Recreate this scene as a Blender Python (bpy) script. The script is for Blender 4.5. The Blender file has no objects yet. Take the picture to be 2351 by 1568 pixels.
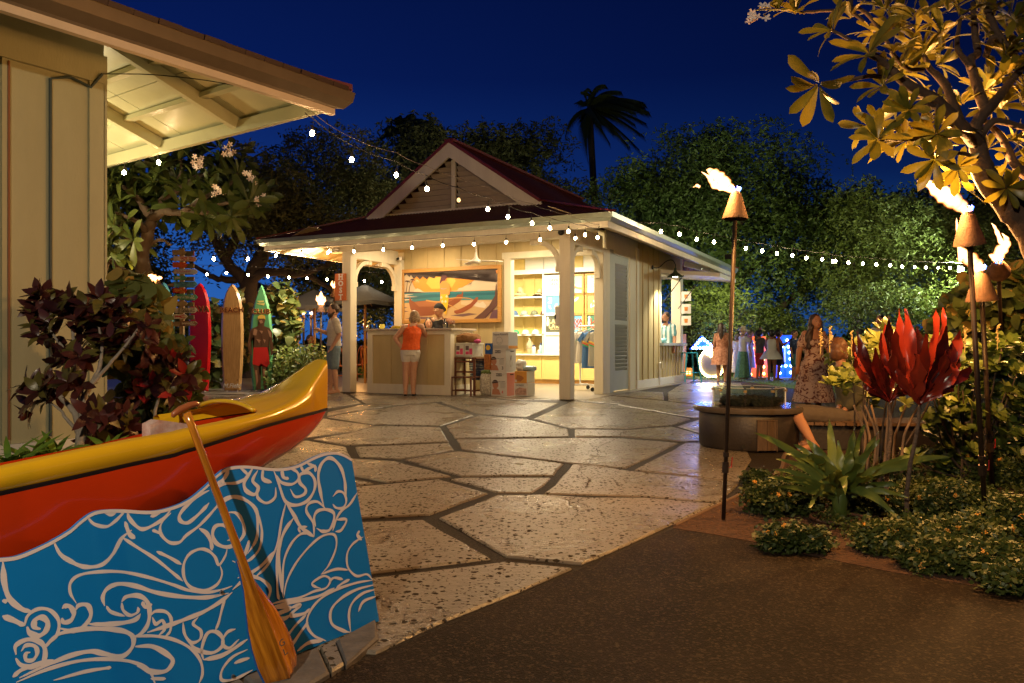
import bpy, bmesh, math, random
import numpy as np
from mathutils import Vector, Matrix, Quaternion
random.seed(7); rng = np.random.default_rng(7)
R = math.radians
SC = bpy.context.scene
COL = SC.collection
# ---------------------------------------------------------------- camera, sky, exposure
K, CX, CY, H = 1800.0, 1175.5, 792.0, 1.0      # focal length and horizon of the photograph (2351 px wide)
cam = bpy.data.cameras.new('camera'); camo = bpy.data.objects.new('camera', cam); COL.objects.link(camo)
camo.location = (0, 0, H); camo.rotation_euler = (R(90), 0, 0)
cam.sensor_width = 36; cam.lens = 36*K/2351; cam.shift_y = (CY-784)/2351; cam.clip_end = 2000; cam.clip_start = .05
SC.camera = camo
w = bpy.data.worlds.new('World'); SC.world = w; w.use_nodes = True
nt = w.node_tree; bg = nt.nodes['Background']
sky = nt.nodes.new('ShaderNodeTexSky'); sky.sky_type = 'NISHITA'; sky.sun_disc = False
sky.sun_elevation = R(-5.0); sky.sun_rotation = R(-38); sky.ozone_density = 5.0; sky.air_density = 1.0; sky.dust_density = .4
tint = nt.nodes.new('ShaderNodeMixRGB'); tint.blend_type = 'MULTIPLY'; tint.inputs[0].default_value = 1; tint.inputs[2].default_value = (.06, .22, .5, 1); nt.links.new(sky.outputs[0], tint.inputs[1])
# dusk gradient over the Nishita sky: deep navy overhead, blue towards the afterglow at the left horizon
wtc = nt.nodes.new('ShaderNodeTexCoord'); wsp = nt.nodes.new('ShaderNodeSeparateXYZ'); nt.links.new(wtc.outputs['Generated'], wsp.inputs[0])
wr = nt.nodes.new('ShaderNodeValToRGB'); nt.links.new(wsp.outputs[2], wr.inputs[0]); el = wr.color_ramp.elements
el[0].position = 0; el[0].color = (.012,.060,.21,1); el[1].position = 1; el[1].color = (.0004,.0022,.019,1)
for p_, c_ in ((.10,(.0085,.048,.185,1)),(.20,(.0024,.0125,.072,1)),(.32,(.0009,.0048,.036,1)),(.5,(.0005,.0026,.021,1))): e_ = el.new(p_); e_.color = c_
waz = nt.nodes.new('ShaderNodeVectorMath'); waz.operation = 'DOT_PRODUCT'; nt.links.new(wtc.outputs['Generated'], waz.inputs[0]); waz.inputs[1].default_value = (-.86,.5,0)
wmr = nt.nodes.new('ShaderNodeMapRange'); wmr.inputs[1].default_value = -.3; wmr.inputs[2].default_value = .95; wmr.inputs[3].default_value = .30; wmr.inputs[4].default_value = 2.0; nt.links.new(waz.outputs['Value'], wmr.inputs[0])
wmm = nt.nodes.new('ShaderNodeMixRGB'); wmm.blend_type = 'MULTIPLY'; wmm.inputs[0].default_value = 1; nt.links.new(wr.outputs[0], wmm.inputs[1]); nt.links.new(wmr.outputs[0], wmm.inputs[2])
wad = nt.nodes.new('ShaderNodeMixRGB'); wad.blend_type = 'ADD'; wad.inputs[0].default_value = 1; nt.links.new(wmm.outputs[0], wad.inputs[1]); nt.links.new(tint.outputs[0], wad.inputs[2]); nt.links.new(wad.outputs[0], bg.inputs[0])
bg.inputs[1].default_value = 1.0
SC.view_settings.view_transform = 'Standard'; SC.view_settings.look = 'None'; SC.view_settings.exposure = .18; SC.view_settings.gamma = 1
SC.cycles.use_denoising = True; SC.cycles.denoiser = 'OPENIMAGEDENOISE'
SC.cycles.use_light_tree = True; SC.cycles.sample_clamp_indirect = 3; SC.cycles.max_bounces = 6
SC.cycles.diffuse_bounces = 3; SC.cycles.glossy_bounces = 3; SC.cycles.transmission_bounces = 4; SC.cycles.transparent_max_bounces = 8
SC.cycles.caustics_reflective = False; SC.cycles.caustics_refractive = False

def G(u, v, z=0):
    Y = K*(H-z)/(v-CY); return Vector(((u-CX)*Y/K, Y, z))
def P(u, v, Y): return Vector(((u-CX)*Y/K, Y, H+(CY-v)*Y/K))
def S(x, y, ox, oy, s=2.351): return ((ox+x/s)/1.7423, (oy+y/s)/1.7423)   # crop pixel -> 2351-wide pixel

# ---------------------------------------------------------------- materials
MATS = {}
def mat(name, col, rough=.6, metal=0, var=0, vs=3, bump=0, bs=40, emit=0, ecol=None, spec=.5, coat=0, trans=0, var2=None, stretch=None, alpha=1, sss=0):
    if name in MATS: return MATS[name]
    m = bpy.data.materials.new(name); m.use_nodes = True; n = m.node_tree.nodes; l = m.node_tree.links
    b = n['Principled BSDF']; c = (*col, 1)
    b.inputs['Base Color'].default_value = c; b.inputs['Roughness'].default_value = rough; b.inputs['Metallic'].default_value = metal
    b.inputs['Specular IOR Level'].default_value = spec; b.inputs['Coat Weight'].default_value = coat; b.inputs['Coat Roughness'].default_value = .08
    b.inputs['Transmission Weight'].default_value = trans; b.inputs['Alpha'].default_value = alpha
    if emit: b.inputs['Emission Color'].default_value = (*(ecol or col), 1); b.inputs['Emission Strength'].default_value = emit
    tc = n.new('ShaderNodeTexCoord'); mp = n.new('ShaderNodeMapping'); l.new(tc.outputs['Object'], mp.inputs[0])
    if stretch: mp.inputs['Scale'].default_value = stretch
    if var:
        t = n.new('ShaderNodeTexNoise'); t.inputs['Scale'].default_value = vs; t.inputs['Detail'].default_value = 6; t.inputs['Roughness'].default_value = .65
        l.new(mp.outputs[0], t.inputs['Vector'])
        r = n.new('ShaderNodeMapRange'); r.inputs[1].default_value = .3; r.inputs[2].default_value = .7; l.new(t.outputs[0], r.inputs[0])
        x = n.new('ShaderNodeMixRGB'); l.new(r.outputs[0], x.inputs[0])
        x.inputs[1].default_value = (*[k*(1-var) for k in col], 1); x.inputs[2].default_value = (*(var2 or [min(1, k*(1+var)) for k in col]), 1)
        l.new(x.outputs[0], b.inputs['Base Color'])
    if bump:
        t = n.new('ShaderNodeTexNoise'); t.inputs['Scale'].default_value = bs; t.inputs['Detail'].default_value = 5; l.new(mp.outputs[0], t.inputs['Vector'])
        q = n.new('ShaderNodeBump'); q.inputs['Strength'].default_value = bump; q.inputs['Distance'].default_value = .01
        l.new(t.outputs[0], q.inputs['Height']); l.new(q.outputs[0], b.inputs['Normal'])
    MATS[name] = m; return m
def leafmat(name, c1, c2, rough=.45, thr=.0, tl=.25, vein=0, vs=9):
    """leaf: colour varies from object to object and over the blade, a little light comes through"""
    m = bpy.data.materials.new(name); m.use_nodes = True; n = m.node_tree.nodes; l = m.node_tree.links
    b = n['Principled BSDF']; b.inputs['Roughness'].default_value = rough
    oi = n.new('ShaderNodeObjectInfo'); tc = n.new('ShaderNodeTexCoord'); t = n.new('ShaderNodeTexNoise'); t.inputs['Scale'].default_value = vs; t.inputs['Detail'].default_value = 4
    l.new(tc.outputs['Object'], t.inputs['Vector'])
    a = n.new('ShaderNodeMath'); a.operation = 'ADD'; l.new(oi.outputs['Random'], a.inputs[0]); l.new(t.outputs[0], a.inputs[1])
    r = n.new('ShaderNodeMapRange'); r.inputs[1].default_value = .35; r.inputs[2].default_value = 1.35; l.new(a.outputs[0], r.inputs[0])
    x = n.new('ShaderNodeMixRGB'); l.new(r.outputs[0], x.inputs[0]); x.inputs[1].default_value = (*c1, 1); x.inputs[2].default_value = (*c2, 1)
    l.new(x.outputs[0], b.inputs['Base Color'])
    tr = n.new('ShaderNodeBsdfTranslucent'); l.new(x.outputs[0], tr.inputs[0]); ms = n.new('ShaderNodeMixShader'); ms.inputs[0].default_value = tl
    l.new(b.outputs[0], ms.inputs[1]); l.new(tr.outputs[0], ms.inputs[2]); l.new(ms.outputs[0], n['Material Output'].inputs[0])
    bn = n.new('ShaderNodeBump'); bn.inputs['Strength'].default_value = .4; bn.inputs['Distance'].default_value = .004
    l.new(t.outputs[0], bn.inputs['Height']); l.new(bn.outputs[0], b.inputs['Normal'])
    MATS[name] = m; return m

# ---------------------------------------------------------------- mesh helpers
class MB:
    def __init__(s): s.v = []; s.f = []
    def add(s, vs, fs):
        o = len(s.v); s.v += [tuple(p) for p in vs]; s.f += [tuple(i+o for i in f) for f in fs]; return s
    def box(s, x0, x1, y0, y1, z0, z1):
        return s.add([(x0,y0,z0),(x1,y0,z0),(x1,y1,z0),(x0,y1,z0),(x0,y0,z1),(x1,y0,z1),(x1,y1,z1),(x0,y1,z1)],
                     [(0,3,2,1),(4,5,6,7),(0,1,5,4),(1,2,6,5),(2,3,7,6),(3,0,4,7)])
    def bar(s, a, b, w, h, up=(0,0,1)):
        a = Vector(a); b = Vector(b); d = (b-a).normalized(); u = Vector(up); x = d.cross(u)
        if x.length < 1e-4: x = d.cross(Vector((1,0,0)))
        x.normalize(); u = x.cross(d)
        c = [(-1,-1),(1,-1),(1,1),(-1,1)]; vs = [p + x*(i*w/2) + u*(j*h/2) for p in (a, b) for i, j in c]
        return s.add(vs, [(0,1,2,3),(7,6,5,4),(0,4,5,1),(1,5,6,2),(2,6,7,3),(3,7,4,0)])
    def tube(s, pts, rad, n=8, cap=True):
        pts = [Vector(p) for p in pts]; m = len(pts)
        if not hasattr(rad, '__len__'): rad = [rad]*m
        vs = []; fs = []; pr = None
        for i, p in enumerate(pts):
            d = (pts[min(i+1,m-1)]-pts[max(i-1,0)]).normalized()
            if pr is None: x = d.cross(Vector((0,0,1)) if abs(d.z) < .9 else Vector((1,0,0))).normalized()
            else: x = (pr - d*pr.dot(d)).normalized()
            pr = x; y = d.cross(x)
            for k in range(n):
                a = 2*math.pi*k/n; vs.append(p + (x*math.cos(a)+y*math.sin(a))*rad[i])
        for i in range(m-1):
            for k in range(n): a = i*n+k; b = i*n+(k+1)%n; fs.append((a, b, b+n, a+n))
        if cap: fs.append(tuple(range(n))[::-1]); fs.append(tuple(range((m-1)*n, m*n)))
        return s.add(vs, fs)
    def lathe(s, prof, n=20, c=(0,0,0), sx=1, sy=1, cap=True):
        vs = []; fs = []
        for r, z in prof:
            for k in range(n): a = 2*math.pi*k/n; vs.append((c[0]+r*sx*math.cos(a), c[1]+r*sy*math.sin(a), c[2]+z))
        for i in range(len(prof)-1):
            for k in range(n): a = i*n+k; b = i*n+(k+1)%n; fs.append((a, b, b+n, a+n))
        if cap: fs.append(tuple(range(n))[::-1]); fs.append(tuple(range((len(prof)-1)*n, len(prof)*n)))
        return s.add(vs, fs)
    def prism(s, poly, fn, d):
        """poly: 2D outline, fn(a,b,depth) -> 3D"""
        n = len(poly); vs = [fn(a, b, 0) for a, b in poly] + [fn(a, b, d) for a, b in poly]
        return s.add(vs, [tuple(range(n)), tuple(range(n, 2*n))[::-1]] + [(i, i+n, (i+1) % n+n, (i+1) % n) for i in range(n)])
    def mesh(s, name):
        me = bpy.data.meshes.new(name); me.from_pydata(s.v, [], s.f); me.validate(); me.update(); return me
    def build(s, name, m, parent=None, smooth=False, bevel=0, loc=None, rot=None):
        me = s.mesh(name)
        if m: me.materials.append(m)
        bm = bmesh.new(); bm.from_mesh(me); bmesh.ops.recalc_face_normals(bm, faces=bm.faces)
        if bevel: bmesh.ops.bevel(bm, geom=[e for e in bm.edges if len(e.link_faces) == 2 and e.calc_face_angle(0) > .6], offset=bevel, segments=1, affect='EDGES')
        bm.to_mesh(me); bm.free()
        if smooth: me.shade_smooth() if smooth is True else me.shade_smooth(); 
        if smooth == 'auto': me.set_sharp_from_angle(angle=R(38))
        return link(name, me, parent, loc, rot)
def link(name, me, parent=None, loc=None, rot=None):
    o = bpy.data.objects.new(name, me); COL.objects.link(o); o.parent = parent
    if loc is not None: o.location = loc
    if rot is not None: o.rotation_euler = rot
    return o
def tag(o, label=None, cat=None, group=None, kind=None):
    if label: o['label'] = label
    if cat: o['category'] = cat
    if group: o['group'] = group
    if kind: o['kind'] = kind
    return o
def T(name, label, cat, loc=(0,0,0), rz=0, group=None):
    o = bpy.data.objects.new(name, None); COL.objects.link(o); o.location = loc; o.rotation_euler = (0, 0, rz); o.empty_display_size = .2
    return tag(o, label, cat, group)
def copy_tree(o, parent=None):
    c = o.copy(); COL.objects.link(c); c.parent = parent
    for ch in list(o.children): copy_tree(ch, c)
    return c
def box(name, m, parent, *a, bevel=0): return MB().box(*a).build(name, m, parent, bevel=bevel)
def crm(pts, k=6):
    """Catmull-Rom through points"""
    p = [Vector(q) for q in pts]; p = [p[0]*2-p[1]] + p + [p[-1]*2-p[-2]]; out = []
    for i in range(1, len(p)-2):
        for j in range(k):
            t = j/k; out.append(.5*((2*p[i]) + (p[i+1]-p[i-1])*t + (2*p[i-1]-5*p[i]+4*p[i+1]-p[i+2])*t*t + (3*p[i]-p[i-1]-3*p[i+1]+p[i+2])*t**3))
    out.append(p[-2]); return out
def text(s, size, m, parent, loc, rot=(R(90),0,0), name='lettering', ext=.003, off=0, ax='CENTER', sx=1, shear=0, sp=1, line=1):
    c = bpy.data.curves.new('t', 'FONT'); c.body = s; c.size = size; c.extrude = ext; c.offset = off; c.align_x = ax; c.align_y = 'CENTER'; c.resolution_u = 2; c.shear = shear; c.space_character = sp; c.space_line = line
    o = bpy.data.objects.new('t', c); COL.objects.link(o); dg = bpy.context.evaluated_depsgraph_get()
    me = bpy.data.meshes.new_from_object(o.evaluated_get(dg)); bpy.data.objects.remove(o); bpy.data.curves.remove(c)
    me.materials.clear(); me.materials.append(m); me.name = name
    q = link(name, me, parent, loc, rot); q.scale = (sx, 1, 1); return q
def flat(name, m, parent, poly, fn, d): return MB().prism(poly, fn, d).build(name, m, parent)
def light(name, kind, loc, energy, col, size=.1, parent=None, rot=None, spot=None, blend=.5, sx=None, sy=None):
    l = bpy.data.lights.new(name, kind); l.energy = energy; l.color = col
    if kind == 'AREA':
        if sx: l.shape = 'RECTANGLE'; l.size = sx; l.size_y = sy
        else: l.shape = 'DISK'; l.size = size
    else: l.shadow_soft_size = size
    if spot: l.spot_size = spot; l.spot_blend = blend
    o = bpy.data.objects.new(name, l); COL.objects.link(o); o.location = loc; o.parent = parent
    if rot: o.rotation_euler = rot
    return o

# ---------------------------------------------------------------- shared materials
WHITE = mat('cream_painted_wood', (.70,.66,.52), .5, var=.08, vs=6, bump=.25, bs=60, stretch=(1,1,.15))
SIDING = mat('tan_painted_siding', (.50,.40,.20), .6, var=.10, vs=5, bump=.4, bs=120, stretch=(1,1,.2))
LSIDE = mat('pale_sage_painted_siding', (.46,.45,.29), .55, var=.06, vs=4, bump=.25, bs=70, stretch=(1,1,.3))
LSOFF = mat('soffit_paint', (.50,.50,.33), .4, var=.06, vs=3, bump=.1, bs=15)
GUTTER = mat('sage_metal_gutter', (.30,.36,.30), .35, metal=.35, var=.1, vs=4)
ROOF = mat('dark_red_corrugated_roof', (.11,.030,.021), .55, var=.35, vs=8, bump=.2, bs=60)
REDTRIM = mat('red_roof_trim', (.16,.022,.015), .45, var=.2, vs=8)
OAK = mat('honey_oak', (.52,.27,.07), .45, var=.15, vs=6, stretch=(1,1,6))
YCAB = mat('yellow_cabinet_paint', (.62,.47,.16), .5, var=.05)
DARK = mat('black_metal', (.02,.02,.02), .4, metal=.3)
WPAINT = mat('white_paint', (.78,.77,.72), .45, var=.03)
BLUEW = mat('blue_grey_painted_louver', (.42,.47,.47), .5, var=.05, bump=.15, bs=50)

# ---------------------------------------------------------------- the setting: ground, lawn, path, bed
SOIL = mat('red_brown_soil', (.10,.045,.02), .9, var=.5, vs=25, bump=1, bs=60)
gnd = MB().add([(-300,-60,-.06),(300,-60,-.06),(300,500,-.06),(-300,500,-.06)], [(0,1,2,3)]).build('ground', SOIL); tag(gnd, kind='structure')
JOINT = mat('dark_pebbled_joint', (.008,.006,.0045), .6, var=.8, vs=70, bump=.9, bs=120, spec=.15, var2=(.050,.039,.028))
jb = MB().add([(-14,-4,-.0125),(9.5,-4,-.0125),(9.5,24,-.0125),(-14,24,-.0125)], [(0,1,2,3)]).build('plaza_base', JOINT); tag(jb, kind='structure')

def slab_material():
    m = bpy.data.materials.new('tan_lava_pitted_concrete'); m.use_nodes = True; n = m.node_tree.nodes; l = m.node_tree.links; b = n['Principled BSDF']
    tc = n.new('ShaderNodeTexCoord'); mp = n.new('ShaderNodeMapping'); l.new(tc.outputs['Object'], mp.inputs[0])
    big = n.new('ShaderNodeTexNoise'); big.inputs['Scale'].default_value = 1.1; big.inputs['Detail'].default_value = 5; l.new(mp.outputs[0], big.inputs[0])
    fine = n.new('ShaderNodeTexNoise'); fine.inputs['Scale'].default_value = 16; fine.inputs['Detail'].default_value = 6; fine.inputs['Roughness'].default_value = .7; l.new(mp.outputs[0], fine.inputs[0])
    def pits(scale, lo, hi):
        v = n.new('ShaderNodeTexVoronoi'); v.inputs['Scale'].default_value = scale; v.inputs['Randomness'].default_value = 1
        wn = n.new('ShaderNodeTexNoise'); wn.inputs['Scale'].default_value = scale*1.3; l.new(mp.outputs[0], wn.inputs[0])
        ad = n.new('ShaderNodeVectorMath'); ad.operation = 'MULTIPLY_ADD'; l.new(wn.outputs[1], ad.inputs[0]); ad.inputs[1].default_value = (.03,.03,.0); l.new(mp.outputs[0], ad.inputs[2]); l.new(ad.outputs[0], v.inputs[0])
        # only some cells carry a pit
        s = n.new('ShaderNodeSeparateColor'); l.new(v.outputs['Color'], s.inputs[0])
        g = n.new('ShaderNodeMath'); g.operation = 'MULTIPLY'; l.new(s.outputs[0], g.inputs[0]); g.inputs[1].default_value = hi
        d = n.new('ShaderNodeMath'); d.operation = 'SUBTRACT'; l.new(g.outputs[0], d.inputs[0]); l.new(v.outputs['Distance'], d.inputs[1])
        r = n.new('ShaderNodeMapRange'); r.inputs[1].default_value = 0; r.inputs[2].default_value = lo; l.new(d.outputs[0], r.inputs[0]); return r
    p1 = pits(27, .12, .44); p2 = pits(58, .2, .50)
    mx = n.new('ShaderNodeMath'); mx.operation = 'MAXIMUM'; l.new(p1.outputs[0], mx.inputs[0]); l.new(p2.outputs[0], mx.inputs[1])
    br = n.new('ShaderNodeMapRange'); br.inputs[1].default_value = .38; br.inputs[2].default_value = .55; l.new(big.outputs[0], br.inputs[0])
    den = n.new('ShaderNodeMath'); den.operation = 'MULTIPLY'; l.new(mx.outputs[0], den.inputs[0]); l.new(br.outputs[0], den.inputs[1]); 
    base = n.new('ShaderNodeMixRGB'); base.inputs[1].default_value = (.13,.107,.082,1); base.inputs[2].default_value = (.265,.225,.172,1); l.new(fine.outputs[0], base.inputs[0])
    c2 = n.new('ShaderNodeMixRGB'); c2.blend_type = 'MULTIPLY'; c2.inputs[0].default_value = .6; l.new(base.outputs[0], c2.inputs[1])
    cr = n.new('ShaderNodeMapRange'); cr.inputs[1].default_value = .3; cr.inputs[2].default_value = .7; cr.inputs[3].default_value = .6; l.new(big.outputs[0], cr.inputs[0]); l.new(cr.outputs[0], c2.inputs[2])
    c3 = n.new('ShaderNodeMixRGB'); c3.inputs[2].default_value = (.045,.035,.025,1); l.new(mx.outputs[0], c3.inputs[0]); l.new(c2.outputs[0], c3.inputs[1]); l.new(c3.outputs[0], b.inputs['Base Color'])
    rr = n.new('ShaderNodeMapRange'); rr.inputs[1].default_value = .3; rr.inputs[2].default_value = .7; rr.inputs[3].default_value = .20; rr.inputs[4].default_value = .40; l.new(big.outputs[0], rr.inputs[0]); pm = n.new('ShaderNodeMix'); l.new(mx.outputs[0], pm.inputs[0]); l.new(rr.outputs[0], pm.inputs[2]); pm.inputs[3].default_value = 1; l.new(pm.outputs[0], b.inputs['Roughness']); pk = n.new('ShaderNodeMapRange'); pk.inputs[3].default_value = .55; pk.inputs[4].default_value = 0; l.new(mx.outputs[0], pk.inputs[0]); l.new(pk.outputs[0], b.inputs['Specular IOR Level'])
    h = n.new('ShaderNodeMath'); h.operation = 'MULTIPLY_ADD'; l.new(mx.outputs[0], h.inputs[0]); h.inputs[1].default_value = -1.6; l.new(fine.outputs[0], h.inputs[2])
    bp = n.new('ShaderNodeBump'); bp.inputs['Strength'].default_value = .65; bp.inputs['Distance'].default_value = .012; l.new(h.outputs[0], bp.inputs['Height']); l.new(bp.outputs[0], b.inputs['Normal'])
    return m
SLAB = slab_material()
plaza = bpy.data.objects.new('plaza', None); COL.objects.link(plaza); tag(plaza, kind='structure')
OA, OB, OC, OD, OE = (1000,1540), (1900,1500), (1000,1800), (1900,1750), None
def cr(k, pts): return [S(x, y, *k) for x, y in pts]
V_ = lambda pts: pts
slabs = [
 cr(OA,[(720,298),(1060,240),(1400,195),(1745,165),(2105,278),(1795,378),(1200,368)]),
 cr(OA,[(500,495),(1000,432),(1170,377),(690,312),(300,330),(60,420),(150,490)]),
 cr(OA,[(595,507),(990,438),(1200,382),(1785,394),(1868,528),(1350,552),(905,560)]),
 cr(OA,[(250,545),(520,518),(903,577),(950,672),(700,760),(385,748),(245,700)]),
 cr(OA,[(990,577),(1870,542),(1922,606),(1420,688),(1038,673)]),
 cr(OA,[(1847,380),(2155,285)])+cr(OB,[(480,412),(873,507),(885,575),(0,590)])+cr(OA,[(1927,497)]),
 cr(OA,[(1942,507)])+cr(OB,[(0,602),(900,588),(1360,590),(1915,634),(1418,868),(1320,860),(900,820),(0,713)])+cr(OA,[(1993,603)]),
 cr(OA,[(1805,162),(2165,268)])+cr(OB,[(485,396),(790,264),(365,240),(0,207)]),
 cr(OB,[(552,405),(910,244),(1350,280),(2035,408),(1845,466),(1420,500),(905,495)]),
 cr(OB,[(938,509),(1420,515),(1850,482),(2095,548),(2300,600),(1980,622),(1370,571),(942,575)]),
 cr(OB,[(1905,476),(2130,412),(2500,420),(2500,590),(2110,537)]),
 cr(OD,[(1497,297),(1983,45),(2500,30),(2600,200),(2480,405),(2318,388)]),
 cr(OD,[(917,246),(1070,247),(1420,302),(2318,397),(2480,420),(2300,600),(1600,543),(645,516),(752,440)]),
 cr(OD,[(222,537),(640,532),(1050,560),(1600,562),(2250,616),(2000,735),(1710,870),(1000,1178),(290,1108),(0,940)])+cr(OC,[(1775,632),(2335,412)]),
 cr(OC,[(1875,268),(1990,254)])+cr(OD,[(0,370),(713,372),(648,440),(528,512),(212,506),(0,443)]),
 cr(OA,[(1952,620)])+cr(OB,[(0,730)])+cr(OD,[(832,242),(738,352),(0,355)])+cr(OC,[(1987,240),(1452,90)]),
 cr(OC,[(700,85),(945,74),(1360,97),(1890,240),(1290,295),(975,237),(700,180)]),
 cr(OC,[(700,225),(970,270),(1165,306),(985,326),(700,345)]),
 cr(OC,[(700,380),(990,342),(1780,270),(2238,400),(1688,600),(1030,630),(700,645)]),
 cr(OC,[(700,690),(1040,670),(1633,650),(2262,1010),(1130,1148),(700,1190)]),
 cr(OC,[(700,1245),(1150,1193)])+cr(OD,[(0,1197),(300,1158),(915,1217),(400,1440)])+[(1000,1430),(862,1495),(700,1480)],
 cr(OB,[(1150,192),(1300,197),(1780,242),(2060,277),(2300,290),(2300,395),(2060,396),(1380,284)]),
 cr(OB,[(945,167),(1135,190),(1350,270),(925,236)]),
 cr(OB,[(1300,190),(1460,150),(1770,160),(1778,236)]),
 cr(OB,[(1822,240),(1812,160),(1965,70),(2500,75),(2600,270),(2070,272)]),
 cr(OA,[(720,292),(720,255),(1060,182),(1380,187),(1000,240)]),
 cr(OA,[(720,215),(720,120),(900,80),(1050,168)]),
 cr(OA,[(940,80),(1450,60),(1930,80),(2100,112),(1890,155),(1780,152),(1400,184),(1090,170)]),
 cr(OB,[(-120,190),(0,110),(560,120),(790,140),(890,230),(370,232),(0,200)]),
 cr(OB,[(820,130),(1200,120),(1500,140),(1280,185),(930,160)]),
 # left part, towards the surfboards (mostly behind the canoe)
 [(560,905),(600,880),(760,885),(790,905),(720,930),(640,925)], [(640,930),(725,935),(690,965),(600,960),(560,940)],
 [(470,905),(590,908),(630,930),(540,950),(440,940)], [(300,900),(460,902),(430,940),(300,950)],
 [(440,945),(550,945),(600,965),(560,990),(420,985)], [(250,960),(430,950),(410,985),(240,1010)],
 [(430,995),(570,992),(590,1025),(470,1060),(380,1030)], [(160,1020),(370,1030),(450,1065),(330,1120),(100,1090)],
 [(480,1068),(600,1030),(680,1075),(640,1150),(520,1140)], [(340,1130),(470,1080),(510,1150),(600,1220),(420,1260)],
]
def slab(pts, mt, z1=0.0, name='paving_slab', dep=.03, par=None):
    q = [G(*p) for p in pts]; ar = sum(q[i].x*q[(i+1) % len(q)].y-q[(i+1) % len(q)].x*q[i].y for i in range(len(q)))
    if ar < 0: q = q[::-1]
    c = sum(q, Vector())/len(q); b = .008+.001*c.y; n = len(q); vs = []; out = []
    for i in range(n):   # wander the edges a little so that they are not ruled lines
        a, d = q[i], q[(i+1) % n]; L = (d-a).length; k = max(1, int(L/.25))
        for j in range(k):
            t = j/k; nn = Vector((d.y-a.y, a.x-d.x, 0)).normalized(); out.append(a.lerp(d, t)+nn*(random.uniform(-.008, .008) if j else 0))
    n = len(out)
    for p in out: vs.append((p.x, p.y, z1-dep))
    for p in out: vs.append((p.x, p.y, z1-.008))
    for p in out: e = (c-p).normalized()*b; vs.append((p.x+e.x, p.y+e.y, z1))
    fs = [tuple(range(2*n, 3*n))]+[(i, (i+1) % n, (i+1) % n+n, i+n) for i in range(n)]+[(i+n, (i+1) % n+n, (i+1) % n+2*n, i+2*n) for i in range(n)]
    return MB().add(vs, fs).build(name, mt, par or plaza)
for s_ in slabs: slab(s_, SLAB, random.uniform(-.005, .0005))
# meandering crack across the slabs
CRK = mat('crack', (.07,.055,.04), .8)
crk = [S(x, y, *OB) for x, y in [(1830,380),(1700,440),(1620,480)]]; crk2 = [S(x, y, *OB) for x, y in [(1430,525),(1385,540),(1350,590),(1240,640),(1150,690),(1155,740),(1090,790),(1075,830)]]
crk3 = [S(x, y, *OD) for x, y in [(1070,245),(990,285),(985,320),(1050,370),(1075,410),(1045,480)]]; crk4 = [S(x, y, *OD) for x, y in [(960,560),(885,600),(900,630),(960,680),(960,730),(905,785)]]; crk5 = [S(x, y, *OD) for x, y in [(1060,560),(960,600),(1050,650),(1130,690)]]
for c_ in (crk, crk2, crk3, crk4, crk5):
    pts = crm([G(*p) for p in c_], 8); vs = []; fs = []
    for i, p in enumerate(pts):
        d = (pts[min(i+1, len(pts)-1)]-pts[max(i-1, 0)]); nn = Vector((-d.y, d.x, 0)).normalized(); wd = random.uniform(.001, .006)
        j = Vector((random.uniform(-.008,.008), random.uniform(-.008,.008), 0)); vs += [p+nn*wd+j+Vector((0,0,.003)), p-nn*wd+j+Vector((0,0,.003))]
        if i: fs.append((2*i-2, 2*i-1, 2*i+1, 2*i))
    MB().add(vs, fs).build('crack', CRK, plaza)
# floor under and beyond the pavilion, terrace to the left
FL = mat('grey_brown_concrete_floor', (.20,.17,.13), .35, var=.2, vs=4, bump=.3, bs=40)
# asphalt path in front
ASP = mat('brown_asphalt_path', (.013,.0075,.004), .65, var=.5, vs=2.2, bump=.8, bs=190, spec=.12, var2=(.024,.014,.008))
_n = ASP.node_tree.nodes; _l = ASP.node_tree.links; _v = _n.new('ShaderNodeTexVoronoi'); _v.inputs['Scale'].default_value = 110; _t = _n.new('ShaderNodeTexCoord'); _l.new(_t.outputs['Object'], _v.inputs[0])
_s = _n.new('ShaderNodeSeparateColor'); _l.new(_v.outputs['Color'], _s.inputs[0]); _r = _n.new('ShaderNodeMapRange'); _r.inputs[1].default_value = .70; _r.inputs[2].default_value = .98; _l.new(_s.outputs[0], _r.inputs[0])
_m = _n.new('ShaderNodeMixRGB'); _b0 = _n['Principled BSDF'].inputs['Base Color']; _l.new(_b0.links[0].from_socket, _m.inputs[1]); _m.inputs[2].default_value = (.065,.042,.025,1); _l.new(_r.outputs[0], _m.inputs[0]); _l.new(_m.outputs[0], _b0)
edge = [(1500,1640),(1330,1303),(1420,1262),(1545,1205)]
pth = [G(u, v) for u, v in [(862,1500),(1000,1442),(1180,1368),(1335,1301),(1440,1255),(1545,1210),(1640,1224),(1760,1247),(1900,1280),(2050,1310),(2200,1335),(2351,1362),(2900,1450)]]
poly = [(p.x, p.y) for p in pth] + [(2.2,.6),(2.5,-3),(-3,-3),(-1.6,1.2)]
flat('path', ASP, None, poly, lambda a, b, d: (a, b, -.008-d), .05)['kind'] = 'structure'
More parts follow.
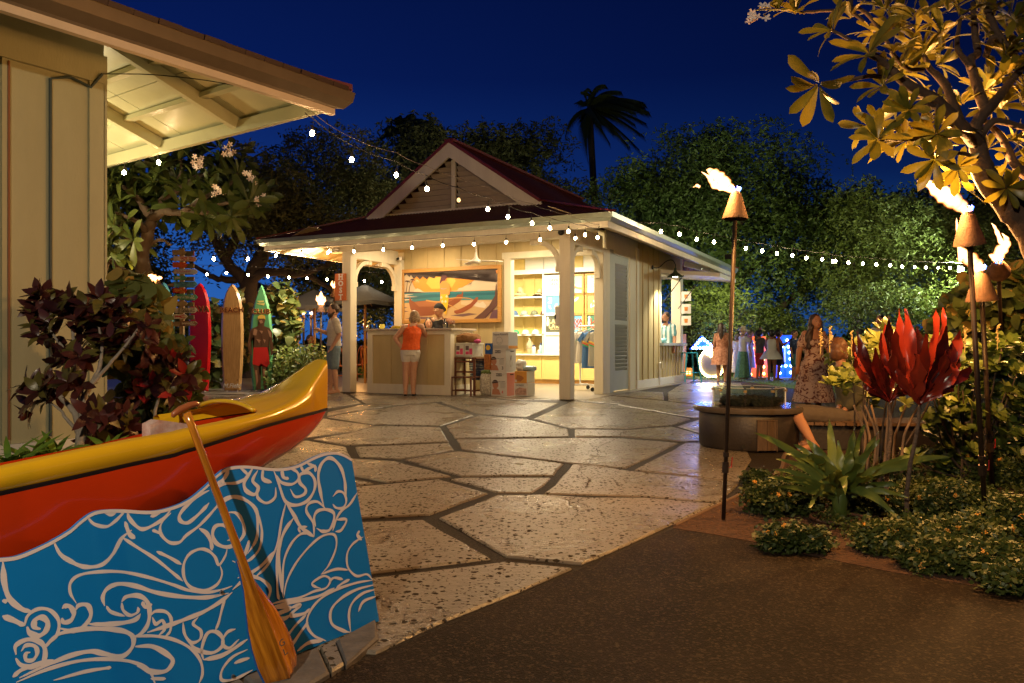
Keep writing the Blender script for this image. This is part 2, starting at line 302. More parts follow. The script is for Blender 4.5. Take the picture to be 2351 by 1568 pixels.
# planting bed edge
bedp = [G(u, v) for u, v in [(1545,1203),(1640,1158),(1722,1118),(1790,1075),(1800,1040),(1840,1010)]]
MB().tube([p+Vector((.01,0,-.02)) for p in crm(bedp, 5)], .022, 5).build('bed_edging', mat('concrete_edging', (.13,.08,.05), .8, var=.2, vs=30, bump=.3))['kind'] = 'structure'
bed = [(p.x, p.y) for p in [G(u, v) for u, v in [(1545,1205),(1722,1120),(1790,1077),(1840,1010)]]] + [(4,9),(14,12),(14,2)] + [(p.x, p.y) for p in pth[:4:-1]]
bo = flat('planting_bed', mat('orange_brown_mulch', (.045,.017,.007), .95, var=.6, vs=40, bump=1, bs=70, var2=(.085,.035,.014)), None, bed, lambda a, b, d: (a, b, -.006-d), .04); bo['kind'] = 'structure'
LAWN = mat('lawn_base', (.05,.11,.02), .9, var=.4, vs=30)
lawn = [G(u, v) for u, v in [(1560,866),(1600,871),(1690,874),(1760,881),(1830,893),(1900,901),(2100,905)]]
lp = [(p.x, p.y) for p in lawn] + [(20,17),(30,45),(2,45),(3.2,24)]
flat('lawn', LAWN, None, lp, lambda a, b, d: (a, b, -.002-d), .03)['kind'] = 'structure'
# grass blades
def in_poly(x, y, poly):
    c = False; j = len(poly)-1
    for i in range(len(poly)):
        if (poly[i][1] > y) != (poly[j][1] > y) and x < (poly[j][0]-poly[i][0])*(y-poly[i][1])/(poly[j][1]-poly[i][1])+poly[i][0]: c = not c
        j = i
    return c
vs = []; fs = []
for i in range(26000):
    x = random.uniform(3.5, 14); y = 16.5+random.random()**1.5*12
    if not in_poly(x, y, lp): continue
    a = random.uniform(0, 6.28); h = random.uniform(.02, .05); wd = .006; o = len(vs)
    vs += [(x-wd*math.cos(a), y-wd*math.sin(a), 0), (x+wd*math.cos(a), y+wd*math.sin(a), 0), (x+random.uniform(-.02,.02), y+random.uniform(-.02,.02), h)]; fs.append((o, o+1, o+2))
tag(MB().add(vs, fs).build('grass', leafmat('grass_blade', (.08,.16,.025), (.16,.24,.04), .6)), 'short green lawn grass beside the plaza', 'grass', kind='stuff')
# ---------------------------------------------------------------- beach pavilion (local frame: x along the front, y to the back)
AP = R(26.6); O = G(1309, 917.9); O.z = 0
PD = Vector((math.sin(AP), math.cos(AP), 0)); PE = Vector((math.cos(AP), -math.sin(AP), 0))
def L2W(s, t, z=0): return O + PE*s + PD*t + Vector((0,0,z))
def onT(u, v, t):
    r = (u-CX)/K; s = (r*(O.y+t*PD.y)-O.x-t*PD.x)/(PE.x-r*PE.y); Y = O.y+s*PE.y+t*PD.y; return s, H+(CY-v)*Y/K
def onS(u, v, s):
    r = (u-CX)/K; t = (r*(O.y+s*PE.y)-O.x-s*PE.x)/(PD.x-r*PD.y); Y = O.y+s*PE.y+t*PD.y; return t, H+(CY-v)*Y/K
pav = T('beach_pavilion', 'cream open-sided beach pavilion with red gabled roof, lit from inside', 'pavilion', O, -AP)
fl = flat('pavilion_floor', FL, None, [(-6.1,.05),(.25,.05),(.25,9.2),(-6.1,9.2)], lambda a, b, d: tuple(L2W(a, b, .003-d)), .02); tag(fl, kind='structure')
fl2 = flat('terrace_floor', FL, None, [(-16,-4.5),(-6.15,-1.2),(-6.15,14),(-16,14)], lambda a, b, d: tuple(L2W(a, b, -.008-d)), .02); tag(fl2, kind='structure')
def pb(name, m, *a, bevel=0): return box(name, m, pav, *a, bevel=bevel)
for a in [(-.22,0,0,.22),(-5.22,-5.0,0,.22),(-5.14,-4.94,1.78,1.98),(-.2,0.0,1.76,1.96)]: pb('post', WHITE, *a, 0, 2.97, bevel=.008)
pb('beam', WHITE, -5.6, .003, -.003, .20, 2.972, 3.24)
pb('beam', WHITE, -5.18, -5.02, .203, 1.777, 2.85, 3.16); pb('beam', WHITE, -.17, -.01, .223, 1.757, 2.87, 3.2)
pb('beam', WHITE, -5.18, -5.0, 1.983, 8.2, 2.85, 3.16)
def bracket(fn, r=.52, w=.085, th=.09, squash=1.0):
    """quarter arch below a beam: fn(a, z, depth); a runs from the post along the beam"""
    n = 12; out = []
    for k in range(n+1):
        an = math.pi/2*k/n; out.append((r-(r-w)*math.cos(an)*1.0, -r*squash+(r-w)*math.sin(an)*squash))
    inn = [(r-(r+.0)*math.cos(math.pi/2*k/n), -r*squash+r*math.sin(math.pi/2*k/n)*squash) for k in range(n+1)]
    m = MB(); vs = []; fs = []
    for k in range(n+1):
        for d in (0, th): vs.append(fn(*out[k], d)); vs.append(fn(*inn[k], d))
    for k in range(n):
        a = 4*k; b = a+4; fs += [(a, b, b+1, a+1), (a+2, a+3, b+3, b+2), (a, a+2, b+2, b), (a+1, b+1, b+3, a+3)]
    fs += [(0,1,3,2), (4*n, 4*n+2, 4*n+3, 4*n+1)]
    m.add(vs, fs)
    # end blocks
    for (a0, a1, z0, z1) in ((-.002, .10, -r*squash-.10, -r*squash+.0), (r-.002, r+.10, -.09, -.0)):
        m.add([fn(a, z, d) for d in (-.01, th+.01) for a, z in ((a0,z0),(a1,z0),(a1,z1),(a0,z1))], [(0,1,2,3),(7,6,5,4),(0,4,5,1),(1,5,6,2),(2,6,7,3),(3,7,4,0)])
    m.build('bracket', WHITE, pav)
bracket(lambda a, z, d: (-.222-a, .07+d, 2.97+z)); bracket(lambda a, z, d: (-.14+d, .222+a, 2.87+z), .42)
bracket(lambda a, z, d: (-.14+d, 1.758-a, 2.87+z), .42); bracket(lambda a, z, d: (-5.15+d, .222+a, 2.85+z), .5); bracket(lambda a, z, d: (-5.13+d, 1.778-a, 2.85+z), .5)
# back wall of the porch: boards and battens
def boards(x0, x1, pitch, z0, z1, fn, m=SIDING, first=None, bw=.045):
    """vertical boards with a batten over each joint; fn(a, depth, z) with depth outwards"""
    x = x0 if first is None else first; xs = [x0]
    while x < x1-.05:
        if x > x0+.03: xs.append(x)
        x += pitch
    xs.append(x1)
    for i in range(len(xs)-1):
        a, b = xs[i]+.001, xs[i+1]-.001; dd = random.uniform(0, .002)
        MB().add([fn(p, q, z) for z in (z0, z1) for p, q in ((a,-.03),(b,-.03),(b,dd),(a,dd))], [(0,1,2,3),(7,6,5,4),(0,4,5,1),(1,5,6,2),(2,6,7,3),(3,7,4,0)]).build('wall_board', m, pav)
        if i: MB().add([fn(p, q, z) for z in (z0, z1) for p, q in ((xs[i]-bw/2,.003),(xs[i]+bw/2,.003),(xs[i]+bw/2,.022),(xs[i]-bw/2,.022))], [(0,1,2,3),(7,6,5,4),(0,4,5,1),(1,5,6,2),(2,6,7,3),(3,7,4,0)]).build('batten', m, pav)
WT = 1.90
boards(-4.94, -2.31, .44, 0, 3.32, lambda a, d, z: (a, WT-d, z), first=-4.75)
boards(-2.31, -.2, .44, 3.0, 3.32, lambda a, d, z: (a, WT-d, z), first=-2.11)
pb('door_casing', WHITE, -2.31, -2.15, WT-.04, WT+.13, 0, 2.86); pb('door_casing', WHITE, -2.36, -.2, WT-.045, WT+.135, 2.862, 3.0)
pb('inner_wall', WPAINT, -4.9, -2.312, WT+.032, WT+.12, 0, 3.3)
pb('ceiling', WHITE, -5.2, -.1, .2, 8.1, 3.322, 3.36)
# right side wall (plane x = 0)
sd = lambda a, d, z: (d, a, z)
pb('frieze_board', WHITE, -.05, -.012, 1.96, 8.12, 3.0, 3.36); pb('door_trim', WHITE, -.06, .0, 1.962, 2.16, 0, 3.0)
pb('door_trim', BLUEW, -.10, -.03, 2.162, 2.46, 0, 3.0); pb('door_trim', WHITE, -.07, -.002, 3.5, 3.93, 0, 2.998); pb('door_trim', WHITE, -.07, -.004, 2.462, 3.498, 2.93, 2.998)
pb('corner_board', WHITE, -.05, .022, 3.932, 4.1, .19, 3.2)
boards(4.102, 5.88, .44, .19, 3.34, sd, first=4.42); boards(5.882, 8.0, .27, .17, .98, sd, first=6.1, bw=.035)
pb('base_board', WPAINT, -.03, .03, 3.934, 8.16, .003, .185)
pb('corner_board', WHITE, -.05, .025, 8.002, 8.14, .187, .985)
pb('window_sill', BLUEW, -.28, .10, 5.84, 8.2, .985, 1.05); pb('window_jamb', WHITE, -.16, .01, 5.882, 5.97, 1.052, 2.78); pb('window_head', WHITE, -.16, .008, 5.882, 7.848, 2.782, 2.9)
pb('post', WHITE, -.25, 0.004, 7.85, 8.13, 1.052, 3.0); pb('wall_board', SIDING, -.03, -.002, 5.882, 7.85, 2.902, 3.34)
# lamp bracket shutters: the raised awning panel with planks underneath
aw = T('awning_shutter', 'raised plank awning shutter propped open over the bar window', 'shutter', L2W(.01, 5.98, 2.83), -AP); 
for i in range(7): y0 = i*.27; MB().add([(x, y0+(.262 if k else 0), z) for z in (0, .03) for x, k in ((0,0),(0,1),(1.42,1),(1.42,0))], [(0,1,2,3),(7,6,5,4),(0,4,5,1),(1,5,6,2),(2,6,7,3),(3,7,4,0)]).build('plank', WHITE, aw)
box('frame_rail', WPAINT, aw, -.0, 1.46, -.05, -.002, -.03, .06); box('frame_rail', WPAINT, aw, 1.422, 1.46, 0, 1.89, -.03, .06); box('frame_rail', WPAINT, aw, -.0, 1.46, 1.892, 1.94, -.03, .06)
aw.rotation_euler = (0, R(6), -AP)
for y in (0.05, 1.75): MB().tube([(.05, y, -.85), (.55, y, -.04)], .012, 6).build('gas_strut', DARK, aw)
for y, x in ((.4,.9),(1.2,.9)): MB().tube([(x, y, .06), (x, y+.02, .45)], .008, 5).build('chain', mat('galvanised_steel', (.5,.5,.5), .4, metal=.9), aw)
# louvred door
box('door_frame', BLUEW, pav, -.075, -.035, 2.47, 2.58, .03, 2.92); box('door_frame', BLUEW, pav, -.075, -.035, 3.38, 3.49, .03, 2.92)
for z0, z1 in ((.03,.45),(1.44,1.53),(2.74,2.92)): box('door_frame', BLUEW, pav, -.074, -.036, 2.581, 3.379, z0, z1)
sl = MB().bar((0,0,0),(0,.795,0), .012, .085, up=(.75,0,1)).mesh('slat'); sl.materials.append(BLUEW)
for z0, z1, n in ((.45,1.44,12),(1.53,2.74,15)):
    for i in range(n): link('slat', sl, pav, (-.055, 2.582, z0+(i+.5)*(z1-z0)/n))
box('door_backing', BLUEW, pav, -.10, -.095, 2.48, 3.48, .03, 2.92)
# spigot by the wall, flood light, cameras
MB().tube([(.06,5.62,.02),(.06,5.62,.55),(.06,5.75,.58)], .02, 6).build('standpipe', WPAINT, pav); MB().box(.03,.10,5.70,5.80,.42,.6).build('valve_box', mat('yellowed_plastic',(.55,.48,.3),.5), pav)
# ------------- roof
EZ = 3.15; x0, x1, y0, y1 = -6.45, 1.22, -1.2, 9.5
gx0, gx1, gz = -4.55, -.68, 3.72; rx, rz = -2.615, 5.03; gy0, gy1 = .30, 8.0
def corr(p0, p1, up0, up1, pitch=.076, amp=.011, nm='roof_sheet'):
    """corrugated plane between the eave p0-p1 and the upper line up0-up1"""
    p0, p1, up0, up1 = map(Vector, (p0, p1, up0, up1)); L = (p1-p0).length; n = int(L/pitch*4); e = (p1-p0)/L; nrm = e.cross((up0+up1)/2-(p0+p1)/2).normalized()
    if nrm.z < 0: nrm = -nrm
    a = (up0-p0).dot(e); b = (up1-p0).dot(e); hv = (up0-p0)-e*a; vs = []; fs = []
    for i in range(n+1):
        s = L*i/n; k = 1.0
        if s < a: k = s/a if a > 1e-6 else 1
        if s > b: k = (L-s)/(L-b) if L-b > 1e-6 else 1
        off = nrm*amp*math.sin(2*math.pi*s/pitch); vs += [p0+e*s+off, p0+e*s+hv*max(k, 0)+off]
        if i: fs.append((2*i-2, 2*i, 2*i+1, 2*i-1))
    return MB().add(vs, fs).build(nm, ROOF, pav)
corr((x0,y0,EZ),(x1,y0,EZ),(gx0,gy0,gz),(gx1,gy0,gz)); corr((x1,y0,EZ),(x1,y1,EZ),(gx1,gy0,gz),(gx1,gy1,gz))
corr((x1,y1,EZ),(x0,y1,EZ),(gx1,gy1,gz),(gx0,gy1,gz)); corr((x0,y1,EZ),(x0,y0,EZ),(gx0,gy1,gz),(gx0,gy0,gz))
fy = gy0-.22
corr((gx1,fy,gz),(gx1,gy1,gz),(rx,fy,rz),(rx,gy1-1.0,rz)); corr((gx0,gy1,gz),(gx0,fy,gz),(rx,gy1-1.0,rz),(rx,fy,rz)); corr((gx1,gy1,gz),(gx0,gy1,gz),(rx,gy1-1.0,rz),(rx,gy1-1.0,rz))
MB().bar((rx,fy-.02,rz+.03),(rx,gy1-.9,rz+.03), .2, .05).build('ridge_cap', REDTRIM, pav)
for s_ in (-1, 1):   # barge boards and red verge trim
    gx = gx1 if s_ > 0 else gx0; d = Vector((gx-rx, 0, gz-rz)).normalized(); nn = Vector((d.z*-s_*-1, 0, 0))
    up = Vector((-d.z, 0, d.x)) if s_ > 0 else Vector((d.z, 0, -d.x))
    w_ = .26; q = lambda t, h, y: Vector((rx, y, rz)) + d*t + Vector((0,0,-h)); L = (Vector((gx,0,gz))-Vector((rx,0,rz))).length
    MB().add([q(t, h, y) for y in (fy-.03, fy+.02) for t, h in ((0,.0),(L+.08,.0),(L+.30,.31),(0,.31))][:8], [(0,1,2,3),(7,6,5,4),(0,4,5,1),(1,5,6,2),(2,6,7,3),(3,7,4,0)]).build('barge_board', WHITE, pav)
    MB().add([q(t, h, y) for y in (fy-.05, fy+.06) for t, h in ((0,-.045),(L+.06,-.045),(L+.06,.02),(0,.02))], [(0,1,2,3),(7,6,5,4),(0,4,5,1),(1,5,6,2),(2,6,7,3),(3,7,4,0)]).build('verge_trim', REDTRIM, pav)
# gable louvres
slope = (rz-gz)/(rx-gx0); n = 9; zz0 = 3.69; zt = rz-.36
for i in range(n):
    z = zz0+(zt-zz0)*i/n; hw = (rz-.28-z)/slope-.04
    if hw < .08: break
    for sx_ in (-1, 1):
        MB().bar((rx+sx_*.05, gy0+.03, z+.07), (rx+sx_*hw, gy0+.03, z+.07), .15, .016, up=(0,1.2,1)).build('slat', mat('gable_louver_paint', (.42,.36,.29), .6, var=.1, vs=5), pav)
pb('mullion', WHITE, rx-.045, rx+.045, gy0-.07, gy0-.02, gz-.06, rz-.33)
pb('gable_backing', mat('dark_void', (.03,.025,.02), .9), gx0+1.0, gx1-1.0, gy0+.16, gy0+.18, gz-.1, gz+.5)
MB().bar((gx0+.3,gy0-.05,gz-.02),(gx1-.3,gy0-.05,gz-.02), .05, .07).build('gable_sill', WHITE, pav)
for a, b in (((x1,y0,EZ+.03),(gx1,gy0,gz+.03)),((x0,y0,EZ+.03),(gx0,gy0,gz+.03)),((x1,y1,EZ+.03),(gx1,gy1,gz+.03))): MB().bar(a, b, .15, .03).build('hip_cap', REDTRIM, pav)
# fascia, gutter, soffit
for a in [(x0+.10,x1-.10,y0+.10,y0+.14),(x0+.10,x1-.10,y1-.14,y1-.10),(x0+.10,x0+.14,y0+.141,y1-.141),(x1-.14,x1-.10,y0+.141,y1-.141)]: pb('fascia', WHITE, *a, 2.93, 3.13)
gprof = [(0,.0),(0,-.13),(.05,-.13),(.10,-.075),(.115,-.0),(.105,.0),(.09,-.02),(.02,-.02)]
def gutter(a, b, out, parent, name='gutter', sc=1.0):
    a = Vector(a); b = Vector(b); o = Vector(out); m = MB(); n = len(gprof); da = (a-b).normalized()
    vs = [p+o*(x*sc)+Vector((0,0,z*sc)) + (da if p is a else -da)*(x*sc) for p in (a, b) for x, z in gprof]
    m.add(vs, [tuple(range(n)), tuple(range(n,2*n))[::-1]]+[(i, (i+1) % n, (i+1) % n+n, i+n) for i in range(n)]); return m.build(name, GUTTER, parent)
gutter((x0+.1,y0+.097,EZ+.01),(x1-.1,y0+.097,EZ+.01),(0,-1,0),pav); gutter((x1-.097,y0+.1,EZ+.01),(x1-.097,y1-.1,EZ+.01),(1,0,0),pav)
gutter((x0+.097,y1-.1,EZ+.01),(x0+.097,y0+.1,EZ+.01),(-1,0,0),pav)
for i in range(9):  # soffit boards, sloping up to the wall, both long sides
    a = i/9; b = (i+.94)/9; zf = lambda k: 2.96+.40*k
    for sgn in (0, 1):
        X = lambda k: (x1-.14-(x1-.14-0.01)*k) if sgn else (x0+.14+(-5.2-x0-.14)*k)
        MB().add([(X(k), y, zf(k)+h) for h in (0,.015) for k, y in ((a,y0+.15),(b,y0+.15),(b,y1-.15),(a,y1-.15))], [(0,1,2,3),(7,6,5,4),(0,4,5,1),(1,5,6,2),(2,6,7,3),(3,7,4,0)]).build('soffit_board', mat('warm_soffit_paint', (.55,.44,.24), .5, var=.06), pav)
for y in np.arange(-.6, 9, .75): MB().bar((x0+.15,y,2.98),(-5.2,y,3.28), .05, .12).build('rafter', SIDING, pav)
for x in (-5.9,-4.2,-2.6,-1.0): MB().bar((x,y0+.15,2.99),(x,-.01,3.26), .05, .12).build('rafter', SIDING, pav)
MB().bar((x1-.2,y1-.2,2.98),(0,8.3,3.25), .06, .14).build('rafter', WHITE, pav)
# ------------- shop interior
SH = 5.2
pb('shop_back_wall', YCAB, -4.9, -.05, 5.55, 5.6, 0, 3.32); pb('shop_side_wall', YCAB, -.12, -.1, 3.94, 5.55, 0, 3.32); pb('shop_side_wall', YCAB, -4.9, -4.87, 2.03, 5.55, 0, 3.32)
cab = T('shop_cabinet', 'yellow base cabinets with white counter along the shop back wall', 'cabinet', L2W(0,0), -AP)
box('toe_kick', OAK, cab, -4.0, -.2, 5.25, 5.5, .004, .1); box('carcass', YCAB, cab, -4.0, -.2, 5.22, 5.54, .1, .73); box('countertop', WPAINT, cab, -4.0, -.2, 5.12, 5.54, .732, .77)
for i in range(7):
    a = -3.98+i*.53; d = box('cabinet_door', YCAB, cab, a, a+.515, 5.198, 5.218, .12, .715)
    for q in ((a+.001,a+.06,.121,.714),(a+.455,a+.514,.121,.714),(a+.061,a+.454,.121,.18),(a+.061,a+.454,.655,.714)): box('door_rail', YCAB, d, q[0], q[1], 5.190, 5.1975, q[2], q[3])
shf = T('display_shelf', 'white built-in display shelves holding hats and caps in the shop', 'shelf', L2W(0,0), -AP)
for z in (2.26, 1.785, 1.28): box('shelf_board', WPAINT, shf, -3.95, -2.88, 5.2, 5.54, z-.035, z)
for x in (-3.97, -2.88): box('side_panel', WPAINT, shf, x-.03, x, 5.19, 5.54, .772, 2.84)
for x in (-3.62, -3.3): box('divider', YCAB, shf, x, x+.02, 5.5, 5.53, .78, 2.8)
box('valance', WPAINT, shf, -4.0, -.2, 5.18, 5.22, 2.842, 2.96)
for i in range(7): box('upper_panel', WPAINT if i % 3 else YCAB, shf, -4.0+i*.545, -3.47+i*.545, 5.3, 5.34, 2.962, 3.3)
PC = {'w': (.70,.68,.62), 'b': (.10,.34,.52), 'o': (.72,.28,.12), 'y': (.70,.48,.08), 'g': (.05,.17,.11), 'd': (.07,.08,.05), 't': (.25,.45,.42)}
cols = [(-2.81,-2.37),(-2.27,-1.81),(-1.68,-1.22),(-1.10,-.66)]; rows = [(2.31,2.75),(1.82,2.27),(1.33,1.75),(.81,1.25)]
kinds = ['wtww','bbyo','ddbg','www-']; kinds = ['wtwt','byoy','dbgd','wwww']
lavaR = mat('poster_red_lettering', (.55,.06,.03), .6); lavaY = mat('poster_tan_lettering', (.65,.50,.25), .6); ink = mat('print_ink', (.06,.07,.07), .6)
for ci, (a, b) in enumerate(cols):
    for ri, (c, d) in enumerate(rows):
        k = kinds[ri][ci]; nm = {'w':'white','b':'blue','o':'orange','y':'yellow','g':'green','d':'dark olive','t':'pale teal'}[k]
        where = ['top','second','third','bottom'][ri]+' row, '+['first','second','third','fourth'][ci]+' column'
        ps = T('framed_shirt_display', f'{nm} framed shirt print on the shop wall, {where}', 'framed print', L2W((a+b)/2, SH, (c+d)/2), -AP, 'framed shirt prints on the shop wall')
        w_, h_ = (b-a)/2, (d-c)/2
        box('panel', mat('shirt_print_'+nm.replace(' ', '_'), PC[k], .6), ps, -w_, w_, -.004, .01, -h_, h_)
        fm = WPAINT if ci == 0 else OAK
        for q in ((-w_-.05,-w_-.001,-h_-.05,h_+.04),(w_+.001,w_+.05,-h_-.05,h_+.04),(-w_,w_,-h_-.05,-h_-.001),(-w_,w_,h_+.001,h_+.04)): box('frame', fm, ps, q[0], q[1], -.03, .01, q[2], q[3])
        if k in 'dgb' and ri == 2:
            for j, tx in enumerate(('LAVA','LAVA')): text(tx, .155, lavaR if k != 'd' else lavaY, ps, (.05, -.008, .06-j*.12), off=.006)
            text('BEACH CLUB', .05, lavaY, ps, (.05, -.008, -.14)); 
            MB().lathe([(.02,.0),(.035,.06),(.025,.14),(.022,.17),(.03,.21),(.0,.24)], 8, (-.17,-.01,-.05), 1, .2).build('figure_print', WPAINT, ps)
        elif ri == 0 and ci == 0: text('LAVA\nLAVA', .10, ink, ps, (0,-.008,.08))
        elif ri == 0 and ci == 2:
            text('ALOHA', .08, mat('poster_teal_lettering', (.12,.3,.28), .6), ps, (0,-.008,.17))
            for j in range(4): box('printed_line', ink, ps, -.15, .12-.03*j, -.007, -.0045, .05-j*.04, .056-j*.04)
        elif ri == 0 and ci == 1:
            for j, cc in enumerate(((.6,.12,.08),(.75,.4,.1),(.7,.68,.6))):
                vs = []; fs = []
                for q in range(13): an = math.pi*(1.02+.5*q/12); r0 = .36-j*.03; vs += [(.22+r0*math.cos(an), -.006-.0005*j, .16+r0*math.sin(an)*.8), (.22+(r0-.028)*math.cos(an), -.006-.0005*j, .16+(r0-.028)*math.sin(an)*.8)]; fs += [(2*q-2,2*q-1,2*q+1,2*q)] if q else []
                MB().add(vs, fs).build('rainbow_stripe', mat(f'rainbow_{j}', cc, .6), ps)
        elif ri == 1:
            for j in range(5):
                cx, cz, an, r0 = random.uniform(-.14,.14), random.uniform(-.14,.14), random.uniform(0,3), random.uniform(.05,.09)
                vs = [(cx+r0*math.cos(q)*math.cos(an)-r0*.4*math.sin(q)*math.sin(an), -.006-.0004*j, cz+r0*math.cos(q)*math.sin(an)+r0*.4*math.sin(q)*math.cos(an)) for q in np.arange(0,6.2,.5)]
                MB().add(vs, [tuple(range(len(vs)))]).build('petal_print', WPAINT, ps)
# hats and caps
STRAW = mat('straw', (.62,.48,.26), .7, var=.2, vs=60)
def hat(s, t, z, r, label, m=STRAW, lean=0, band=DARK):
    h = T('sun_hat', label, 'hat', L2W(s, t, z), -AP, 'straw hats on the top shop shelf'); h.rotation_euler = (R(lean), 0, -AP)
    MB().lathe([(r,.0),(r*1.01,.012),(r*.72,.045),(r*.46,.06),(r*.43,.07),(r*.40,.15),(r*.30,.20),(r*.12,.22),(.0,.21)], 20, cap=False).build('crown_and_brim', m, h, True)
    MB().lathe([(r*.465,.06),(r*.465,.085),(r*.44,.085)], 20, cap=False).build('hat_band', band, h, True)
hat(-3.60,5.35,2.262,.19,'pointed straw hat topmost of the stack on the upper shop shelf'); hat(-3.62,5.35,2.315,.19,'straw lifeguard hat leaning up behind the pointed one')
hat(-3.07,5.36,2.262,.19,'wide straw hat with dangling chin cord at shelf end', lean=-18)
def cap(s, z, col, label):
    m = mat('cap_'+label.split()[0]+label.split()[1], col, .7, var=.3, vs=25); h = T('baseball_cap', label, 'cap', L2W(s, 5.32, z), -AP, 'caps on the shop shelves')
    MB().lathe([(.095,0),(.10,.02),(.095,.06),(.07,.10),(.03,.12),(0,.123)], 16, cap=False).build('crown', m, h, True)
    MB().prism([(-.07,-.07),(.07,-.07),(.075,-.13),(.04,-.165),(-.04,-.165),(-.075,-.13)], lambda a, b, d: (a, b, .012+d-abs(a)*.15), .012).build('brim', m, h)
for i, (c, n) in enumerate([((.08,.16,.3),'navy tie-dye'),((.25,.33,.32),'grey teal'),((.14,.16,.10),'camouflage patterned'),((.10,.04,.02),'dark orange-logo')]): cap(-3.78+i*.29, 1.787, c, f'{n} cap on the middle shop shelf')
for i, (c, n) in enumerate([((.05,.35,.14),'green white-brimmed'),((.7,.68,.6),'plain white'),((.55,.62,.66),'white blue-flowered'),((.72,.7,.62),'off-white rope')]): cap(-3.74+i*.29, 1.282, c, f'{n} cap on the lower shop shelf')
def bottle(s, z, r, h, m, label, name='water_bottle', top=True):
    o = T(name, label, 'bottle' if top else 'mug', L2W(s, 5.25, z), -AP)
    MB().lathe([(r*.9,0),(r,.01),(r,h*.8),(r*.6,h*.9),(r*.55,h)], 16).build('body', m, o, 'auto')
    if top: MB().lathe([(r*.62,h*.9),(r*.62,h*1.12),(r*.3,h*1.13)], 12).build('lid', mat('navy_plastic', (.03,.05,.15), .4), o)
    else: MB().tube([(r,0,h*.8),(r*1.6,0,h*.75),(r*1.7,0,h*.4),(r,0,h*.2)], .008, 6).build('handle', m, o)
bottle(-3.18, .772, .06, .20, WPAINT, 'white water bottle with navy lid on the shop counter'); bottle(-2.98, .772, .045, .25, mat('teal_white_can', (.3,.55,.55), .4), 'teal and white tumbler on the shop counter'); bottle(-3.02, .772, .05, .11, WPAINT, 'white mug at the shop counter edge', 'coffee_mug', False)
gb = T('gift_basket', 'clear wrapped gift basket on the shop counter', 'basket', L2W(-3.32, 5.3, .772), -AP)
MB().lathe([(.06,0),(.09,.12)], 12).build('bowl', STRAW, gb); MB().lathe([(.09,.12),(.10,.25),(.03,.36),(.06,.44),(.0,.42)], 10).build('wrap', mat('cellophane', (.7,.65,.45), .2, alpha=.5), gb, True)
# clothes rack on wheels with shirts
rk = T('clothes_rack', 'white wheeled clothes rack with shirts inside the shop', 'clothes rack', L2W(-.72, 2.9), -AP); rk.rotation_euler[2] = -AP-R(30)
PIPE = mat('white_pipe', (.75,.75,.72), .35)
for x in (-.35,.35):
    MB().tube([(x,0,.12),(x,0,1.42)], .018, 8).build('upright', PIPE, rk); MB().tube([(x,-.22,.12),(x,.22,.12)], .018, 8).build('foot_rail', PIPE, rk)
    for y in (-.22,.22): MB().tube([(x-.012,y,.05),(x+.012,y,.05)], .045, 14).build('caster', DARK, rk)
MB().tube([(-.4,0,1.42),(.4,0,1.42)], .018, 8).build('rail', PIPE, rk); MB().tube([(-.35,0,.13),(.35,0,.13)], .018, 8).build('base_rail', PIPE, rk)
def shirt(x, m, label, hem, extra=None, tx=None):
    t = T('hanging_shirt', label, 'shirt', rk.matrix_basis @ Vector((x, -.02, 1.40)), rk.rotation_euler[2]+R(38), 'shirts hanging on the clothes rack')
    vs = []; fs = []; nx, nz = 8, 10
    for j in range(nz+1):
        z = -.06-hem*j/nz; wdt = .10+.14*min(1, j*.9) if j < 2 else .21+.02*j/nz
        for i in range(nx+1): a = -1+2*i/nx; vs.append((a*wdt, .035*math.sin(a*5+j*.3)+.02*math.sin(a*11), z-(abs(a)*.06 if j == 0 else 0)))
    for j in range(nz):
        for i in range(nx): q = j*(nx+1)+i; fs.append((q, q+1, q+nx+2, q+nx+1))
    o = len(vs); vs += [(v[0], v[1]+.04, v[2]) for v in vs]; fs += [tuple(k+o for k in f[::-1]) for f in fs]
    MB().add(vs, fs).build('cloth', m, t, True)
    for sg in (-1, 1): MB().add([(sg*.20,.0,-.10),(sg*.33,.01,-.30),(sg*.27,.02,-.34),(sg*.19,.01,-.22),(sg*.20,.05,-.10),(sg*.33,.05,-.30),(sg*.27,.06,-.34),(sg*.19,.05,-.22)], [(0,1,2,3),(7,6,5,4),(0,4,5,1),(1,5,6,2),(2,6,7,3),(3,7,4,0)]).build('sleeve', m, t)
    MB().tube([(0,0,.03),(0,0,-.03),(-.18,0,-.09)], .005, 5).build('hanger', WPAINT, t)
    if tx: text(tx, .12, mat('teal_lettering', (.05,.35,.32), .6), t, (-.08,-.06,-.28), off=.004)
    if extra:
        for j, cc in enumerate(extra): MB().add([(-.2,-.062-.001*j,-.30-j*.035),(.0,-.072-.001*j,-.38-j*.035),(.2,-.062-.001*j,-.50-j*.035),(.2,-.062-.001*j,-.53-j*.035),(.0,-.072-.001*j,-.41-j*.035),(-.2,-.062-.001*j,-.33-j*.035)], [(0,1,4,5),(1,2,3,4)]).build('stripe', mat('shirt_stripe_%d' % j, cc, .7), t)
shirt(-.33, mat('white_cotton', (.74,.72,.66), .8), 'white shirt with teal letter hanging on the rack', .75, tx='A'); shirt(-.12, MATS['white_cotton'], 'plain white shirt hanging beside the lettered one', .72); shirt(.08, mat('blue_cotton', (.06,.16,.38), .8), 'blue tank top with rainbow band on the rack', .85, extra=((.7,.45,.05),(.6,.1,.04),(.05,.35,.12))); shirt(.30, mat('heather_grey_cotton', (.33,.31,.26), .9), 'heather grey tank top with rainbow stripe on the rack', .80, extra=((.6,.1,.04),(.7,.4,.05),(.1,.3,.5)))
